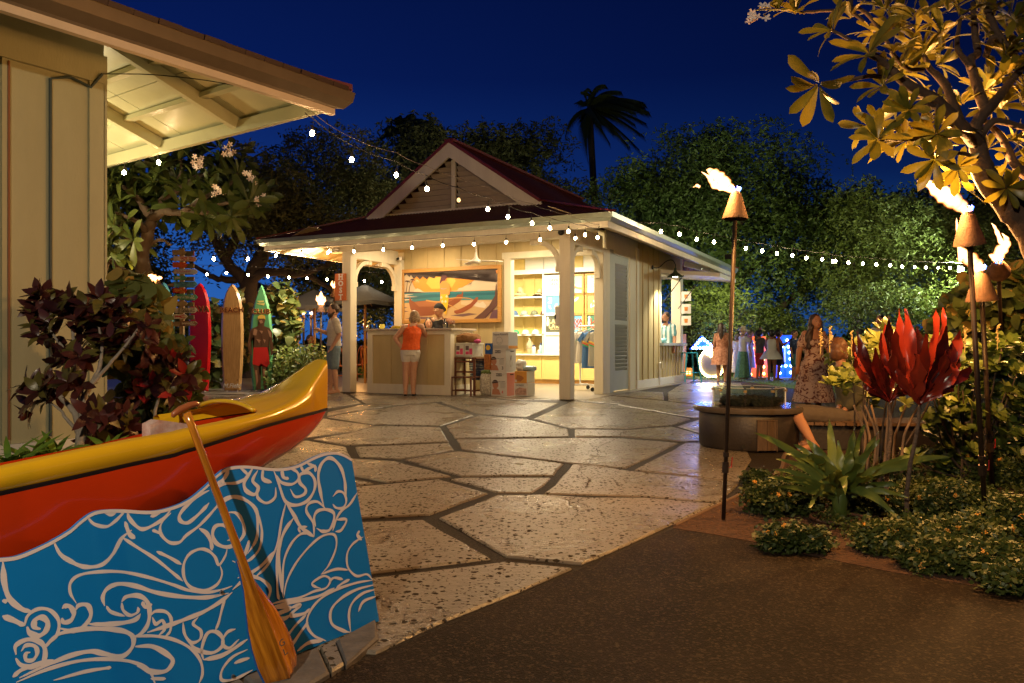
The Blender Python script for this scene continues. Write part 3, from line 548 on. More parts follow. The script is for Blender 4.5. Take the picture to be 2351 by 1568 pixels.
# ceiling lamps (lit) in the shop, the porch and the bar
LAMPM = mat('lit_lamp_glass', (1,.9,.7), .5, emit=9, ecol=(1,.88,.66))
def clamp(s, t, e, nm, lab, z=3.315, sz=.5, colr=(1,.83,.58)):
    lp_ = T('ceiling_lamp', lab, 'lamp', L2W(s, t, z), -AP); MB().lathe([(.14,.0),(.15,-.02),(.10,-.06),(0,-.07)], 16).build('diffuser', LAMPM, lp_, True); MB().lathe([(.17,.004),(.17,-.015)], 16).build('rim', WPAINT, lp_)
    light(nm, 'AREA', (0,0,-.09), e, colr, sz, lp_)
clamp(-2.9, 3.6, 200, 'shop_light', 'round shop ceiling lamp above the shelves', colr=(1,.84,.58)); clamp(-1.3, 3.4, 165, 'shop_light', 'round shop ceiling lamp above the clothes rack', colr=(1,.84,.58))
clamp(-3.9, .8, 50, 'porch_light', 'round porch ceiling lamp above the counter', colr=(1,.74,.42)); clamp(-1.4, .8, 50, 'porch_light', 'round porch ceiling lamp by the front post', colr=(1,.74,.42)); clamp(-1.3, 6.8, 160, 'bar_light', 'round ceiling lamp over the bar window', colr=(1,.80,.52))
pb('bar_back_wall', WPAINT, -4.8, -2.9, 8.1, 8.14, 0, 3.32); pb('bar_beam', WHITE, -2.9, -.26, 8.02, 8.12, 2.9, 3.3); pb('bar_back_counter', WPAINT, -2.9, -.26, 7.9, 8.12, .0, 1.0); pb('bar_side_wall', WPAINT, -4.9,-.125, 5.602, 5.64, 0, 3.32)
# ------------- check-in counter
ct = T('host_counter', 'tan panelled host counter with white frame and stone top', 'counter', L2W(0,0), -AP)
GR = mat('speckled_granite', (.42,.35,.27), .3, var=.5, vs=60)
box('counter_top', GR, ct, -4.62, -2.50, -.03, .98, 1.29, 1.335, bevel=.006)
box('body', SIDING, ct, -4.56, -2.56, .045, .90, .003, 1.288)
for a in [(-4.572,-4.44,.0,1.288),(-2.69,-2.548,.0,1.288)]: box('frame_board', WHITE, ct, a[0], a[1], .015, .044, .003, 1.287)
for z in ((.003,.20),(1.212,1.287)): box('frame_board', WHITE, ct, -4.44, -2.69, .016, .044, *z)
for x in (-4.0,-3.56,-3.12): box('batten', SIDING, ct, x-.02, x+.02, .028, .044, .20, 1.21)
box('side_frame', WHITE, ct, -2.559, -2.547, .045, .16, .003, 1.287); box('side_frame', WHITE, ct, -2.559, -2.547, .8, .9, .003, 1.287); box('side_frame', WHITE, ct, -2.559, -2.547, .16, .8, .003, .2); box('side_frame', WHITE, ct, -2.559, -2.547, .16, .8, 1.21, 1.287)
pot = T('candle_jar', 'round golden glass candle jar at the counter left end', 'candle jar', L2W(-4.33,.2,1.336), -AP)
MB().lathe([(.03,0),(.055,.02),(.065,.05),(.05,.09),(.052,.10),(.04,.08)], 14, cap=False).build('jar', mat('amber_glass', (.55,.40,.05), .2, emit=.5), pot, True)
tw = T('folded_napkin', 'yellow cloth napkins folded on the counter', 'napkins', L2W(-4.0,.25,1.336), -AP)
for i in range(3): box('fold', mat('yellow_cloth', (.62,.45,.04), .8), tw, -.12+.02*i, .13-.01*i, -.06, .06, .021*i, .021*i+.019, bevel=.006)
dg_ = T('drink_glass', 'drink glass with straws on the counter before the attendant', 'glass', L2W(-2.86,.3,1.336), -AP)
MB().lathe([(.03,0),(.04,.12),(.037,.12),(.028,.01)], 14, cap=False).build('glass', mat('clear_glass', (.9,.9,.85), .05, trans=.9), dg_, True)
MB().lathe([(.028,.01),(.035,.08)], 12).build('drink', mat('yellow_green_drink', (.5,.5,.1), .2), dg_)
MB().tube([(.01,0,.02),(-.03,0,.19)], .005, 5).build('straw', WPAINT, dg_); MB().tube([(-.01,0,.02),(.02,.01,.18)], .005, 5).build('straw', WPAINT, dg_)
sc_ = T('potted_succulent', 'small dark pot of pinkish succulent on the counter corner', 'potted plant', L2W(-2.66,.25,1.336), -AP)
MB().lathe([(.05,0),(.065,.02),(.07,.05),(.055,.08)], 14).build('pot', mat('dark_mosaic', (.05,.045,.03), .3, var=.9, vs=60, var2=(.3,.22,.08)), sc_, True)
sm = mat('pink_succulent', (.40,.22,.16), .6, var=.4, vs=30)
for i in range(14): a = i*2.4; MB().tube([(0,0,.07),(.05*math.cos(a),.05*math.sin(a),.09+.004*i),(.065*math.cos(a),.065*math.sin(a),.13+.003*i)], [.012,.014,.003], 5).build('leaf', sm, sc_)
# ------------- painting
pt_ = T('framed_painting', 'oak framed painting of woman and outrigger canoe at orange sunset', 'painting', L2W(0, WT-.03), -AP)
fx0, fx1, fz0, fz1 = -4.985, -2.365, 1.49, 2.745; fw = .085
for i, q in enumerate(((fx0,fx0+fw,fz0,fz1),(fx1-fw,fx1,fz0,fz1),(fx0+fw,fx1-fw,fz0,fz0+fw),(fx0+fw,fx1-fw,fz1-fw,fz1))): box('frame', OAK, pt_, q[0], q[1], -.055, 0, q[2], q[3], bevel=.006)
def mp(x, y):
    k = (x-635)/880; yt = 320-40*k; yb = 785-15*k; return fx0+fw+(fx1-fx0-2*fw)*k, fz0+fw+(fz1-fz0-2*fw)*(yb-y)/(yb-yt)
PL = [0]
def paint(name, col, pts, clip=True):
    PL[0] += 1; y = -.016-.0005*PL[0]; q = [mp(min(max(a, 635), 1515), b) for a, b in pts]; q = [(a, min(max(b, fz0+fw), fz1-fw)) for a, b in q]
    m = mat('paint_%s' % '_'.join('%02d' % int(c*99) for c in col), col, .3, coat=.2)
    me = bpy.data.meshes.new(name); bm = bmesh.new(); f = bm.faces.new([bm.verts.new((a, y, b)) for a, b in q]); bmesh.ops.triangulate(bm, faces=[f], ngon_method='EAR_CLIP'); bm.to_mesh(me); bm.free(); me.materials.append(m); link(name, me, pt_)
def stroke(name, col, pts, w):
    pts = crm([(a, b, 0) for a, b in pts], 5); l = []; r = []
    for i, p in enumerate(pts):
        d = pts[min(i+1, len(pts)-1)]-pts[max(i-1, 0)]; n = Vector((-d.y, d.x, 0)).normalized()*w*(1-.6*i/len(pts)); l.append((p.x+n.x, p.y+n.y)); r.append((p.x-n.x, p.y-n.y))
    paint(name, col, l+r[::-1])
box('canvas', mat('canvas_cream', (.62,.52,.36), .35), pt_, fx0+fw, fx1-fw, -.015, 0, fz0+fw, fz1-fw)
paint('painted_sky', (.78,.33,.05), [(700,385),(760,320),(1400,290),(1330,345),(1290,400),(1270,440),(1210,455),(1150,490),(1000,505),(830,505),(770,492),(740,470),(725,430)])
paint('painted_sun_glow', (.85,.50,.10), [(880,350),(1100,320),(1130,400),(1090,470),(900,475),(850,420)])
paint('painted_cloud', (.70,.60,.44), [(1140,495),(1160,470),(1200,462),(1230,440),(1270,445),(1290,400),(1330,370),(1370,350),(1515,330),(1515,495)])
paint('painted_cloud', (.72,.62,.45), [(730,505),(735,485),(765,470),(790,480),(805,500),(830,507)])
paint('painted_sea', (.05,.22,.26), [(635,515),(1515,492),(1515,600),(635,620)]); paint('painted_sea', (.03,.15,.20), [(635,560),(900,530),(1515,510),(1515,535),(900,560),(635,590)]); stroke('painted_horizon', (.8,.35,.06), [(1080,500),(1300,496),(1515,490)], 3)
for p in ([(635,530),(730,528),(640,545)], [(635,548),(775,553),(640,560)], [(635,575),(720,580),(640,590)]): paint('painted_foam', (.72,.64,.5), p)
paint('painted_sand', (.62,.42,.20), [(635,615),(760,612),(900,600),(1200,588),(1515,585),(1515,772),(635,786)]); paint('painted_sand', (.68,.52,.32), [(1180,600),(1320,590),(1420,600),(1515,610),(1515,680),(1400,670),(1280,650),(1180,630)])
paint('painted_foam', (.75,.68,.55), [(1290,640),(1320,600),(1350,620),(1380,600),(1410,640),(1400,665),(1340,655)])
for p in ([(635,655),(670,660),(640,668)], [(640,690),(680,700),(640,705)], [(1080,740),(1250,715),(1330,725),(1200,750)], [(640,770),(800,750),(1000,765),(900,780)]): paint('painted_shadow', (.20,.12,.12), p)
paint('painted_canoe', (.28,.09,.035), [(690,548),(705,590),(735,603),(850,590),(1000,600),(1130,560),(1150,535),(1185,530),(1192,505),(1200,507),(1198,560),(1170,600),(1100,650),(1000,700),(900,740),(800,745),(730,722),(695,670),(683,610)])
paint('painted_canoe', (.38,.15,.06), [(735,606),(850,595),(1000,605),(1120,575),(1050,620),(900,650),(780,650)])
stroke('painted_boom', (.62,.33,.10), [(850,590),(950,605),(1000,600),(1060,630),(1120,660),(1170,700)], 7); stroke('painted_boom', (.62,.33,.10), [(1050,575),(1150,565),(1250,570),(1310,595)], 6)
paint('painted_float', (.33,.10,.04), [(1120,690),(1150,685),(1200,660),(1270,620),(1320,560),(1340,558),(1330,600),(1280,660),(1200,710),(1140,725),(1116,708)])
paint('painted_foliage', (.07,.05,.045), [(635,322),(635,348),(660,332),(690,358),(702,338),(732,378),(760,350),(790,382),(820,352),(860,382),(880,355),(930,372),(960,330),(1000,308),(1050,322),(1100,312),(1150,348),(1230,348),(1300,318),(1350,330),(1390,318),(1440,342),(1438,382),(1478,372),(1500,412),(1515,400),(1515,270),(635,315)])
paint('painted_leaf', (.8,.3,.05), [(1495,300),(1512,290),(1515,310),(1505,330)])
paint('painted_island', (.06,.05,.07), [(635,518),(640,506),(700,504),(790,507),(835,514)])
for bx, tx_, ty in ((655,668,405),(685,718,390)):
    stroke('painted_palm_trunk', (.07,.04,.04), [(bx,505),(bx+8,450),(tx_,ty)], 4)
    for a in range(7): an = R(200+a*24+(a > 3)*10); stroke('painted_palm_frond', (.06,.04,.04), [(tx_,ty),(tx_+14*math.cos(an),ty+10*math.sin(an)-2),(tx_+27*math.cos(an),ty+16*math.sin(an)+8)], 4)
paint('painted_hair', (.10,.04,.05), [(1005,345),(1030,338),(1052,348),(1050,375),(1030,400),(1000,430),(984,440),(984,410),(995,370)])
paint('painted_woman', (.72,.30,.08), [(1008,400),(1035,395),(1052,362),(1045,400),(1075,430),(1082,470),(1078,530),(1060,540),(990,535),(985,480),(985,430)])
paint('painted_skirt', (.82,.48,.03), [(990,532),(1060,530),(1068,570),(1060,650),(1045,730),(1035,730),(1010,640),(988,590)]); stroke('painted_bodice', (.25,.35,.42), [(995,472),(1020,478),(1050,470)], 4)
for c_ in ((1000,560),(1050,550),(1040,600),(1010,600)): paint('painted_flower', (.75,.68,.55), [(c_[0]+10*math.cos(a)*(1+.3*math.sin(3*a)), c_[1]+13*math.sin(a)) for a in np.arange(0,6.2,.7)])
paint('painted_driftwood', (.14,.07,.05), [(1300,776),(1380,705),(1440,640),(1490,545),(1500,430),(1506,430),(1508,540),(1515,640),(1440,725),(1395,776)]); stroke('painted_driftwood', (.12,.05,.05), [(1400,770),(1460,690),(1505,600)], 5); paint('painted_driftwood', (.16,.08,.10), [(1470,690),(1515,680),(1515,772),(1440,772)])
# ------------- sign, fan, lamp, dispenser, cameras
SGN = mat('orange_sign_board', (.62,.16,.025), .5, var=.1, vs=8); a, z1_ = onT(772, 628.5, -.03); b, z0_ = onT(794, 689.5, -.03)
hs_ = T('host_sign', 'orange vertical HOST sign on the left front post', 'sign', L2W((a+b)/2, -.015, (z0_+z1_)/2), -AP)
wz = (z1_-z0_)/2; box('board', SGN, hs_, -(b-a)/2, (b-a)/2, -.03, .01, -wz, wz, bevel=.004); box('batten', SGN, hs_, -(b-a)/2-.035, -(b-a)/2-.003, -.02, .01, -wz, wz)
for i, c_ in enumerate('HOST'):
    text(c_, .155, WPAINT, hs_, (.005, -.033, wz-.075-i*wz*.5), off=.006, sx=1.05)
    if c_ in 'HT':
        for zz in ((-.05,) if c_ == 'T' else (-.053,.053)):
            for xx in ((0,) if c_ == 'T' else (-.038,.038)): box('serif', WPAINT, hs_, .005+xx-.03, .005+xx+.03, -.0365, -.0335, wz-.075-i*wz*.5+zz-.007, wz-.075-i*wz*.5+zz+.007)
fan = T('ceiling_fan', 'white ceiling fan hanging above the painting', 'fan', L2W(-2.47, .9, 2.72), -AP)
MB().tube([(0,0,.05),(0,0,.59)], .012, 8).build('rod', WPAINT, fan); MB().lathe([(.0,-.03),(.09,-.025),(.115,.0),(.11,.03),(.05,.07),(.03,.12),(.02,.2)], 16).build('motor', WPAINT, fan, True)
for k in range(3): a = R(20+120*k); MB().bar((.1*math.cos(a),.1*math.sin(a),.02),(.56*math.cos(a),.56*math.sin(a),.0), .12, .01, up=(.15,.1,1)).build('blade', WPAINT, fan)
lm = T('barn_lamp', 'dark green gooseneck barn lamp glowing over the window', 'lamp', L2W(.02, 5.12, 2.87), -AP)
GRN = mat('dark_green_enamel', (.04,.07,.045), .3); MB().tube([(0,0,0),(.03,0,0)], .05, 12).build('wall_plate', DARK, lm)
sx_, sy_ = .42, .55; MB().tube(crm([(0,0,0),(.12,.15,.0),(.25,.33,.16),(.36,.48,.20),(sx_,sy_,.1),(sx_,sy_,.0)], 6), .012, 7).build('arm', DARK, lm, True)
MB().lathe([(.03,.02),(.035,-.05),(.06,-.10),(.12,-.14),(.20,-.20),(.205,-.215),(.19,-.205),(.1,-.13)], 20, (sx_,sy_,0), cap=False).build('shade', GRN, lm, True)
MB().lathe([(.03,-.12),(.07,-.17),(.06,-.21),(.0,-.22)], 12, (sx_,sy_,0)).build('light_bulb', mat('lit_bulb_white', (1,.95,.85), .5, emit=14, ecol=(1,.92,.75)), lm, True)
light('barn_light', 'SPOT', (sx_-.0,sy_,-.24), 260, (1,.9,.68), .06, lm, rot=(0,0,0), spot=R(125), blend=.6)
MB().tube([(x1-.45-.02,5.6,3.12),(x1-.45,5.6,3.13)], .01, 5)
ds_ = T('soap_dispenser', 'white sanitizer dispenser on the left of the front post', 'dispenser', L2W(-.222,.11,1.53), -AP)
box('body', WPAINT, ds_, -.11, 0, -.06, .06, -.18, .20, bevel=.025); box('window', DARK, ds_, -.112,-.08,-.062,-.03,-.05,.03)
for i, (s_, t_, z_, u_) in enumerate([(-.15,-.07,3.06,'dark dome camera on the right front beam end'),(-4.93,1.7,2.99,'white camera at the porch back corner'),(-5.33,-.06,3.03,'white twin flood light beside the left front post'),(.03,.3,2.99,'white flood light on the right beam')]):
    c_ = T('security_camera' if i < 2 else 'flood_light', u_, 'camera' if i < 2 else 'flood light', L2W(s_, t_, z_), -AP)
    MB().lathe([(.0,-.06),(.03,-.055),(.055,-.03),(.058,.0),(.05,.03),(0,.05)], 14).build('housing', DARK if i == 0 else WPAINT, c_, True)
    MB().tube([(0,-.05,-.01),(0,-.085,-.02)], [.03,.028], 12).build('lens', DARK if i < 2 else WPAINT, c_)
    MB().box(-.02,.02,.03,.07,-.02,.05).build('mount', WPAINT, c_)
# tiny menu signs on the window post
for i, z_ in enumerate((2.32,1.98,1.66)):
    ms_ = T('menu_sign', ['white square sign hanging top of three at the window post','white square sign hanging middle of three at the window post','white square sign with drink glass picture at the window post'][i], 'sign', L2W(.16, 7.86, z_), -AP)
    box('board', WPAINT, ms_, -.13, .13, -.01, .01, -.13, .13)
    MB().add([(-.05,-.012,.05),(.05,-.012,.05),(.04,-.012,-.06),(-.04,-.012,-.06)], [(0,1,2,3)]).build('glass_picture', mat('amber_print', (.6,.22,.03), .6), ms_)
# ---------------------------------------------------------------- left beach hut (local frame: x along its front wall away from the camera, y away to the left)
A2 = R(35.34)
HD = Vector((math.sin(A2), math.cos(A2), 0)); HN = Vector((-math.cos(A2), math.sin(A2), 0))
def frame(o, x, y, z=0): return o + HD*x + HN*y + Vector((0,0,z))
RZ2 = math.pi/2 - A2
HO = Vector((-3.81, 7.29, 0))     # wall corner
hut = T('beach_hut', 'pale sage hut with wide overhanging eaves at the left edge', 'building', HO, RZ2)
def hb(name, m, *a, bevel=0): return box(name, m, hut, *a, bevel=bevel)
# local x = HD, local y = HN (inside is +y)
WZ = 3.95
xs = [-9,-6.6,-5.2,-3.8,-2.6,-1.42,-.82,0]
for i in range(len(xs)-1): hb('wall_panel', LSIDE, xs[i]+.002, xs[i+1]-.002, 0, .05, .16, 3.42)
for x in (-.82,-1.42,-2.6,-3.8,-5.2,-6.6): hb('batten', LSIDE, x-.03, x+.03, -.025, -.002, .16, 3.42)
hb('corner_board', LSIDE, -.13, .012, -.03, -.002, .16, 3.42); hb('corner_board', LSIDE, .0, .03, -.03, .14, .16, 3.6)
hb('frieze_board', LSIDE, -9, .03, -.035, .05, 3.422, 3.68); hb('base_board', WPAINT, -9, .02, -.03, .05, -.02, .158)
hb('end_wall', LSIDE, -.02, .0, .052, 6, 0, 3.93); hb('frieze_board', LSIDE, -9, .0, -.03, .0, 3.681, 3.95); hb('back_room', LSIDE, -9,-.03,.06,.1,0,3.6)
# pipe down the wall
MB().tube([(-.47,-.03,.2),(-.47,-.03,3.34),(-.30,-.035,3.40),(-.12,-.03,3.36),(-.03,-.06,3.5)], .014, 7).build('conduit', mat('dark_conduit', (.05,.08,.09), .5), hut); MB().tube([(-.80,-.03,.2),(-.80,-.03,3.4)], .010, 6).build('rusty_strip', mat('rust_streak', (.30,.12,.05), .7), hut)
MB().tube(crm([(-.03,-.06,3.5),(.2,-.5,3.47),(.5,-.9,3.42),(.8,-1.2,3.36)], 4), .005, 5).build('cable', DARK, hut)
# roof frame: gutter line at y=-OV, far eave at x=+OV
OV = 1.58; EZ2 = 3.45; FB = EZ2-.38
FZ = mat('pale_orange_white_fascia', (.66,.55,.42), .5, var=.08, vs=4, bump=.15, bs=60)
hb('fascia', FZ, -9, OV-.07, -OV+.10, -OV+.16, EZ2-.20, EZ2-.03)
hb('fascia', LSOFF, OV-.13, OV-.07, -OV+.162, 7, EZ2-.155, EZ2-.02)
gutter((-9,-OV+.098,EZ2+.02), (OV-.08,-OV+.098,EZ2+.02), (0,-1,0), hut, sc=1.25); MATS['sage_metal_gutter2'] = 1
for o in list(hut.children):
    if o.name.startswith('gutter'): o.data.materials[0] = mat('brown_grey_metal_gutter', (.15,.115,.075), .35, metal=.35, var=.12, vs=3)
gutter((OV-.078,-OV+.1,EZ2+.02), (OV-.078,7,EZ2+.02), (1,0,0), hut, sc=1.0)
rs = .33   # roof slope
RT2 = mat('dark_roof_tiles', (.03,.012,.011), .6, var=.4, vs=6, bump=.5, bs=25)
rh = 2.6
MB().add([(-9,-OV-.02,EZ2),(OV+.02,-OV-.02,EZ2),(OV+.02-rh,-OV-.02+rh,EZ2+rh*rs),(-9,-OV-.02+rh,EZ2+rh*rs)], [(0,1,2,3)]).build('roof_slope', RT2, hut)
MB().add([(OV+.02,-OV-.02,EZ2),(OV+.02,7,EZ2),(OV+.02-rh,7,EZ2+rh*rs),(OV+.02-rh,-OV-.02+rh,EZ2+rh*rs)], [(0,1,2,3)]).build('roof_slope', RT2, hut)
tl = MB().box(0,.19,-.04,.36,-.012,.03).mesh('roof_tile'); tl.materials.append(RT2)
for i in range(52):
    t = link('roof_tile', tl, hut, (-8.6+i*.195, -OV-.03+random.uniform(-.008,.008), EZ2+.035)); t.rotation_euler = (math.atan(rs), 0, 0)
MB().bar((OV+.03,-OV-.03,EZ2+.05),(OV-.6,-OV+.6,EZ2+.05+.63*rs), .16, .05).build('hip_cap', REDTRIM, hut)
# soffit panels and rafters at the far end
zs = lambda d: EZ2-.02+d*rs      # d = distance in from the eave
for i in range(5):
    ya = -OV+.2+i*1.25
    for j in range(2):
        d0, d1 = .08+j*.78, .08+(j+1)*.78-.01
        MB().add([(OV-d, max(y, -OV+min(d, 1.5)+.0), zs(d)+h) for h in (0,.02) for d, y in ((d0,ya),(d0,ya+1.24),(d1,ya+1.24),(d1,ya))], [(0,1,2,3),(7,6,5,4),(0,4,5,1),(1,5,6,2),(2,6,7,3),(3,7,4,0)]).build('soffit_panel', LSOFF, hut)
for i in range(9):
    xa = OV-.2-i*1.2
    MB().add([(min(x, OV-d), -OV+d, zs(d)+.001+h) for h in (0,.02) for d, x in ((.08,xa),(.08,xa-1.19),(1.62,xa-1.19),(1.62,xa))], [(0,1,2,3),(7,6,5,4),(0,4,5,1),(1,5,6,2),(2,6,7,3),(3,7,4,0)]).build('soffit_panel', LSOFF, hut)
for d in (.55,1.1): MB().bar((OV-d,-OV+d,zs(d)-.03),(OV-d,6.5,zs(d)-.03), .09, .05).build('purlin', LSOFF, hut)
for y in (0.02,1.5,3.0,4.5): MB().bar((OV-.135,y,zs(.13)-.075),(0.03,y,zs(1.55)-.075), .07, .13).build('rafter', LSOFF, hut)
MB().bar((OV-.14,-OV+.17,zs(.14)-.07),(0.0,.0,zs(1.58)-.07), .07, .12).build('hip_rafter', LSOFF, hut)
cm_ = T('security_camera', 'small black dome camera under the hut eave', 'camera', frame(HO,-1.55,-.10,3.47), RZ2)
MB().lathe([(0,-.07),(.04,-.06),(.06,-.02),(.065,.03),(.06,.045)], 14).build('dome', DARK, cm_, True); MB().box(-.07,.07,-.03,.09,.04,.07).build('base', WPAINT, cm_)
# ---------------------------------------------------------------- canoe, wave board and paddle
BO = Vector((-.4935, 2.844, 0))
def px2b(u, v, y=0):
    """photo pixel -> board frame (x, z) on the vertical plane at local depth y"""
    r = (u-CX)/K; b = BO+HN*y; x = (r*b.y-b.x)/(HD.x-r*HD.y); Y = b.y+HD.y*x; return x, H+(CY-v)*Y/K
def z3b(x, y, d=0): u, v = S(x, y, 0, 1750, 1.4694); return px2b(u, v, d)
wb = T('wave_board', 'blue board cut to a wave top with white swirling line art', 'board', BO, RZ2)
top = crm([(*z3b(x, y), 0) for x, y in [(-150,705),(0,705),(100,690),(220,640),(300,600),(400,540),(470,480),(540,435),(620,422),(720,422),(880,430),(1000,405),(1100,360),(1200,280),(1260,220),(1320,178),(1400,165),(1480,168),(1560,178),(1650,180),(1740,160),(1830,115),(1900,90),(1960,85),(2010,100),(2052,125)]], 4)
xl = top[0].x; out = [(p.x, p.y) for p in top] + [(z3b(2215,1072)[0], .0)] + [(xl, 0)]
BLUE = mat('teal_blue_printed_board', (.0,.19,.60), .45, var=.05, vs=2)
def fillpoly(name, m, par, pts, fn, th=0):
    me = bpy.data.meshes.new(name); bm = bmesh.new(); f = bm.faces.new([bm.verts.new(fn(a, b)) for a, b in pts])
    r = bmesh.ops.triangulate(bm, faces=[f], ngon_method='EAR_CLIP')
    if th: bmesh.ops.solidify(bm, geom=bm.faces[:], thickness=th)
    bmesh.ops.recalc_face_normals(bm, faces=bm.faces); bm.to_mesh(me); bm.free(); me.materials.append(m); return link(name, me, par)
MB().prism(out, lambda a, b, d: (a, -.012+d, b), .012).build('panel', BLUE, wb)
LN = mat('off_white_line_print', (.72,.65,.68), .55); lines = '''300,605 340,680 400,722 460,750 520,757 590,740 650,680 700,590 760,540
500,465 540,505 610,520 660,490 700,450 715,425|735,425 745,470 790,520 830,535 890,510 950,470 990,420|595,430 640,448 672,428|870,462 905,445 930,433
1215,308 1150,340 1080,400 1040,455 1050,490 1090,497 1140,460 1190,410 1215,380|990,440 935,500 930,560 980,612 1040,612 1080,572 1150,520 1210,460 1270,395 1335,355 1400,350 1470,400 1510,480 1525,560 1510,650 1460,710 1400,735 1350,722
1270,372 1340,345 1420,360 1490,420 1500,520 1490,600 1440,680|1300,440 1370,440 1410,490 1420,560 1380,615 1320,640 1260,620 1235,570 1250,520 1300,512 1340,540 1345,590 1320,602|1155,530 1200,560 1225,610 1232,660|1420,700 1440,640 1450,600
1278,745 1290,800 1260,860 1190,893 1110,878 1068,820 1066,740 1100,680 1160,652 1210,662 1250,700 1272,745 1310,690 1322,640|700,580 790,640 900,710 1000,790 1060,840|905,665 980,700 1052,742|720,490 745,560 780,590|930,560 880,540
435,970 400,910 400,850 450,805 560,785 700,785 850,815 1000,860 1100,895 1200,905 1290,890 1350,868|600,985 590,930 620,880 690,855 790,870 900,905 1050,930 1200,935 1330,910|700,960 730,930 800,925 850,960 865,1030 850,1100 810,1150 770,1168|700,965 710,1010 750,1040 795,1020 795,990
510,1090 600,1092 700,1085 780,1065 812,1030|610,985 640,1020 720,1045|350,1000 370,985 400,990 420,1030 400,1070 360,1080 348,1055|430,1010 450,980 500,980 520,1030 500,1080 450,1120 400,1130 340,1115|880,975 840,990 820,960
130,1100 150,1040 210,1002 280,1010 330,1070 322,1150 275,1200 250,1230|145,1105 160,1140 210,1160 255,1130 265,1080 230,1050 190,1070 190,1108 225,1120|80,1270 80,1215 150,1180 220,1195 250,1240 240,1310 180,1340 110,1330 78,1290|110,1250 140,1215 190,1220 205,1260 180,1300 140,1300 138,1265 165,1255
2,720 12,850 42,940 110,1000 170,1018|0,1042 70,1070 130,1100|250,1215 330,1150 470,1120 620,1120 720,1135 768,1170 760,1230 700,1280 600,1265 520,1250 400,1275 250,1335 100,1405|60,1400 130,1350 300,1300|80,1432 250,1360 430,1310 600,1295 760,1312 860,1362 900,1450|300,1420 480,1370 600,1350 640,1345|0,950 30,960|870,1410 960,1412
770,1165 880,1160 1000,1180 1100,1230 1160,1300 1175,1380 1150,1450|780,1222 880,1222 970,1270 1000,1312 960,1365 880,1370 790,1335|870,1040 900,1015 960,1020 990,1060 985,1130 955,1165|880,1050 900,1090 940,1070 952,1120 915,1160|1350,905 1280,960 1180,1020 1080,1060 1000,1090 850,1140
1310,930 1290,1000 1270,1080 1250,1130|1060,1080 1070,1150 1110,1200 1160,1180 1165,1130 1120,1090 1150,1050|1180,1300 1170,1240 1200,1150 1250,1135 1290,1170 1290,1220 1230,1260 1140,1240 1080,1180|1390,1180 1330,1232 1290,1200 1320,1140 1370,1120|1440,1240 1350,1285 1290,1360 1290,1420 1370,1410 1470,1360|1360,1320 1400,1305 1452,1290|1180,1300 1300,1270 1440,1180
1330,188 1300,240 1258,272|1390,170 1440,222 1380,262 1300,270 1240,302|1470,178 1450,210 1420,260 1430,308 1480,332 1502,292 1470,250 1500,190|1530,182 1530,240 1582,262|1500,312 1500,352 1550,382 1600,350 1605,290|1590,185 1620,260 1660,370 1720,395 1790,370 1830,310 1835,250 1800,205 1750,215 1745,260 1780,300 1770,332 1720,345 1690,300|1640,185 1650,230 1682,240|1690,180 1730,200 1740,240 1700,272 1640,262 1610,220
1750,162 1770,195 1800,180 1840,160|1790,150 1835,170 1838,200|1890,410 1870,330 1855,230 1870,160 1910,120 1950,130 1990,180 2010,250 2015,310 2020,370|1940,345 1970,315 2005,325 2020,370 2000,410 1960,410 1940,388|2085,320 2040,390 1990,430 1960,480 1940,545|1840,520 1830,470 1850,430 1900,420 1945,440 1945,490 1920,540 1880,548 1845,530
1830,580 1825,500 1785,430 1800,385 1850,375 1895,412|1665,380 1640,480 1615,620 1560,740 1470,830|1665,380 1710,450 1750,520 1800,560 1830,580|1612,650 1612,760 1615,900 1625,950|1710,470 1660,540 1630,620 1622,700 1640,905|1810,560 1750,565 1690,630 1650,740 1645,930|1650,940 1670,840 1720,740 1800,640 1880,575 1950,570 1960,640 1920,740 1872,800
1510,1003 1620,962 1740,938 1830,900 1900,880 1925,832 1885,810 1820,850 1835,872 1870,882|1530,1012 1680,967 1850,930 1950,880|1870,800 1960,770 2032,775|2120,580 2060,620 2025,680 2030,760 2080,810 2140,800 2172,830|2110,600 2085,570 2098,545|2172,835 2080,850 1960,890 1860,950 1800,1030 1790,1100 1830,1160 1900,1190|2182,862 2080,890 1990,940 1930,1010 1935,1090 2000,1130 2042,1140|2186,890 2120,910 2060,960 2035,1030 2045,1140|2192,930 2120,960 2090,1020
1540,1000 1640,990 1690,1000 1600,1040 1650,1060 1700,1032|1680,1000 1750,980 1690,1040 1770,1030 1805,1000|1690,1230 1750,1140 1795,1080|1650,1190 1720,1100 1785,1035|1590,1085 1640,1110 1650,1170 1600,1205|1380,820 1440,808 1520,830 1570,880 1560,940 1530,992|1350,890 1450,800 1530,740 1600,660|1790,520 1740,530 1750,555|1960,480 2020,480 1990,540 1955,550|1920,840 1950,820 2000,830|1960,880 2000,850 2040,830|1730,1250 1800,1200 1880,1190|1300,270 1290,250
'''
vs = []; fs = []; li = 0
for ln in lines.replace('\n', '|').split('|'):
    if not ln.strip(): continue
    li += 1; pts = crm([(*z3b(*map(float, q.split(','))), 0) for q in ln.split()], 7); n = len(pts); w0 = random.uniform(.0040, .0064)
    for i, p in enumerate(pts):
        d = pts[min(i+1, n-1)]-pts[max(i-1, 0)]; nn = Vector((-d.y, d.x, 0)).normalized(); t = i/(n-1)
        wd = w0*(min(1, t*6+.25)*min(1, (1-t)*6+.25))*(1+.16*math.sin(i*.55+li)); q0 = p+nn*wd; q1 = p-nn*wd; y = -.0122-.00002*li
        vs += [(q0.x, y, q0.y), (q1.x, y, q1.y)]
        if i: o = len(vs); fs.append((o-4, o-3, o-1, o-2))
MB().add(vs, fs).build('line_art', LN, wb)
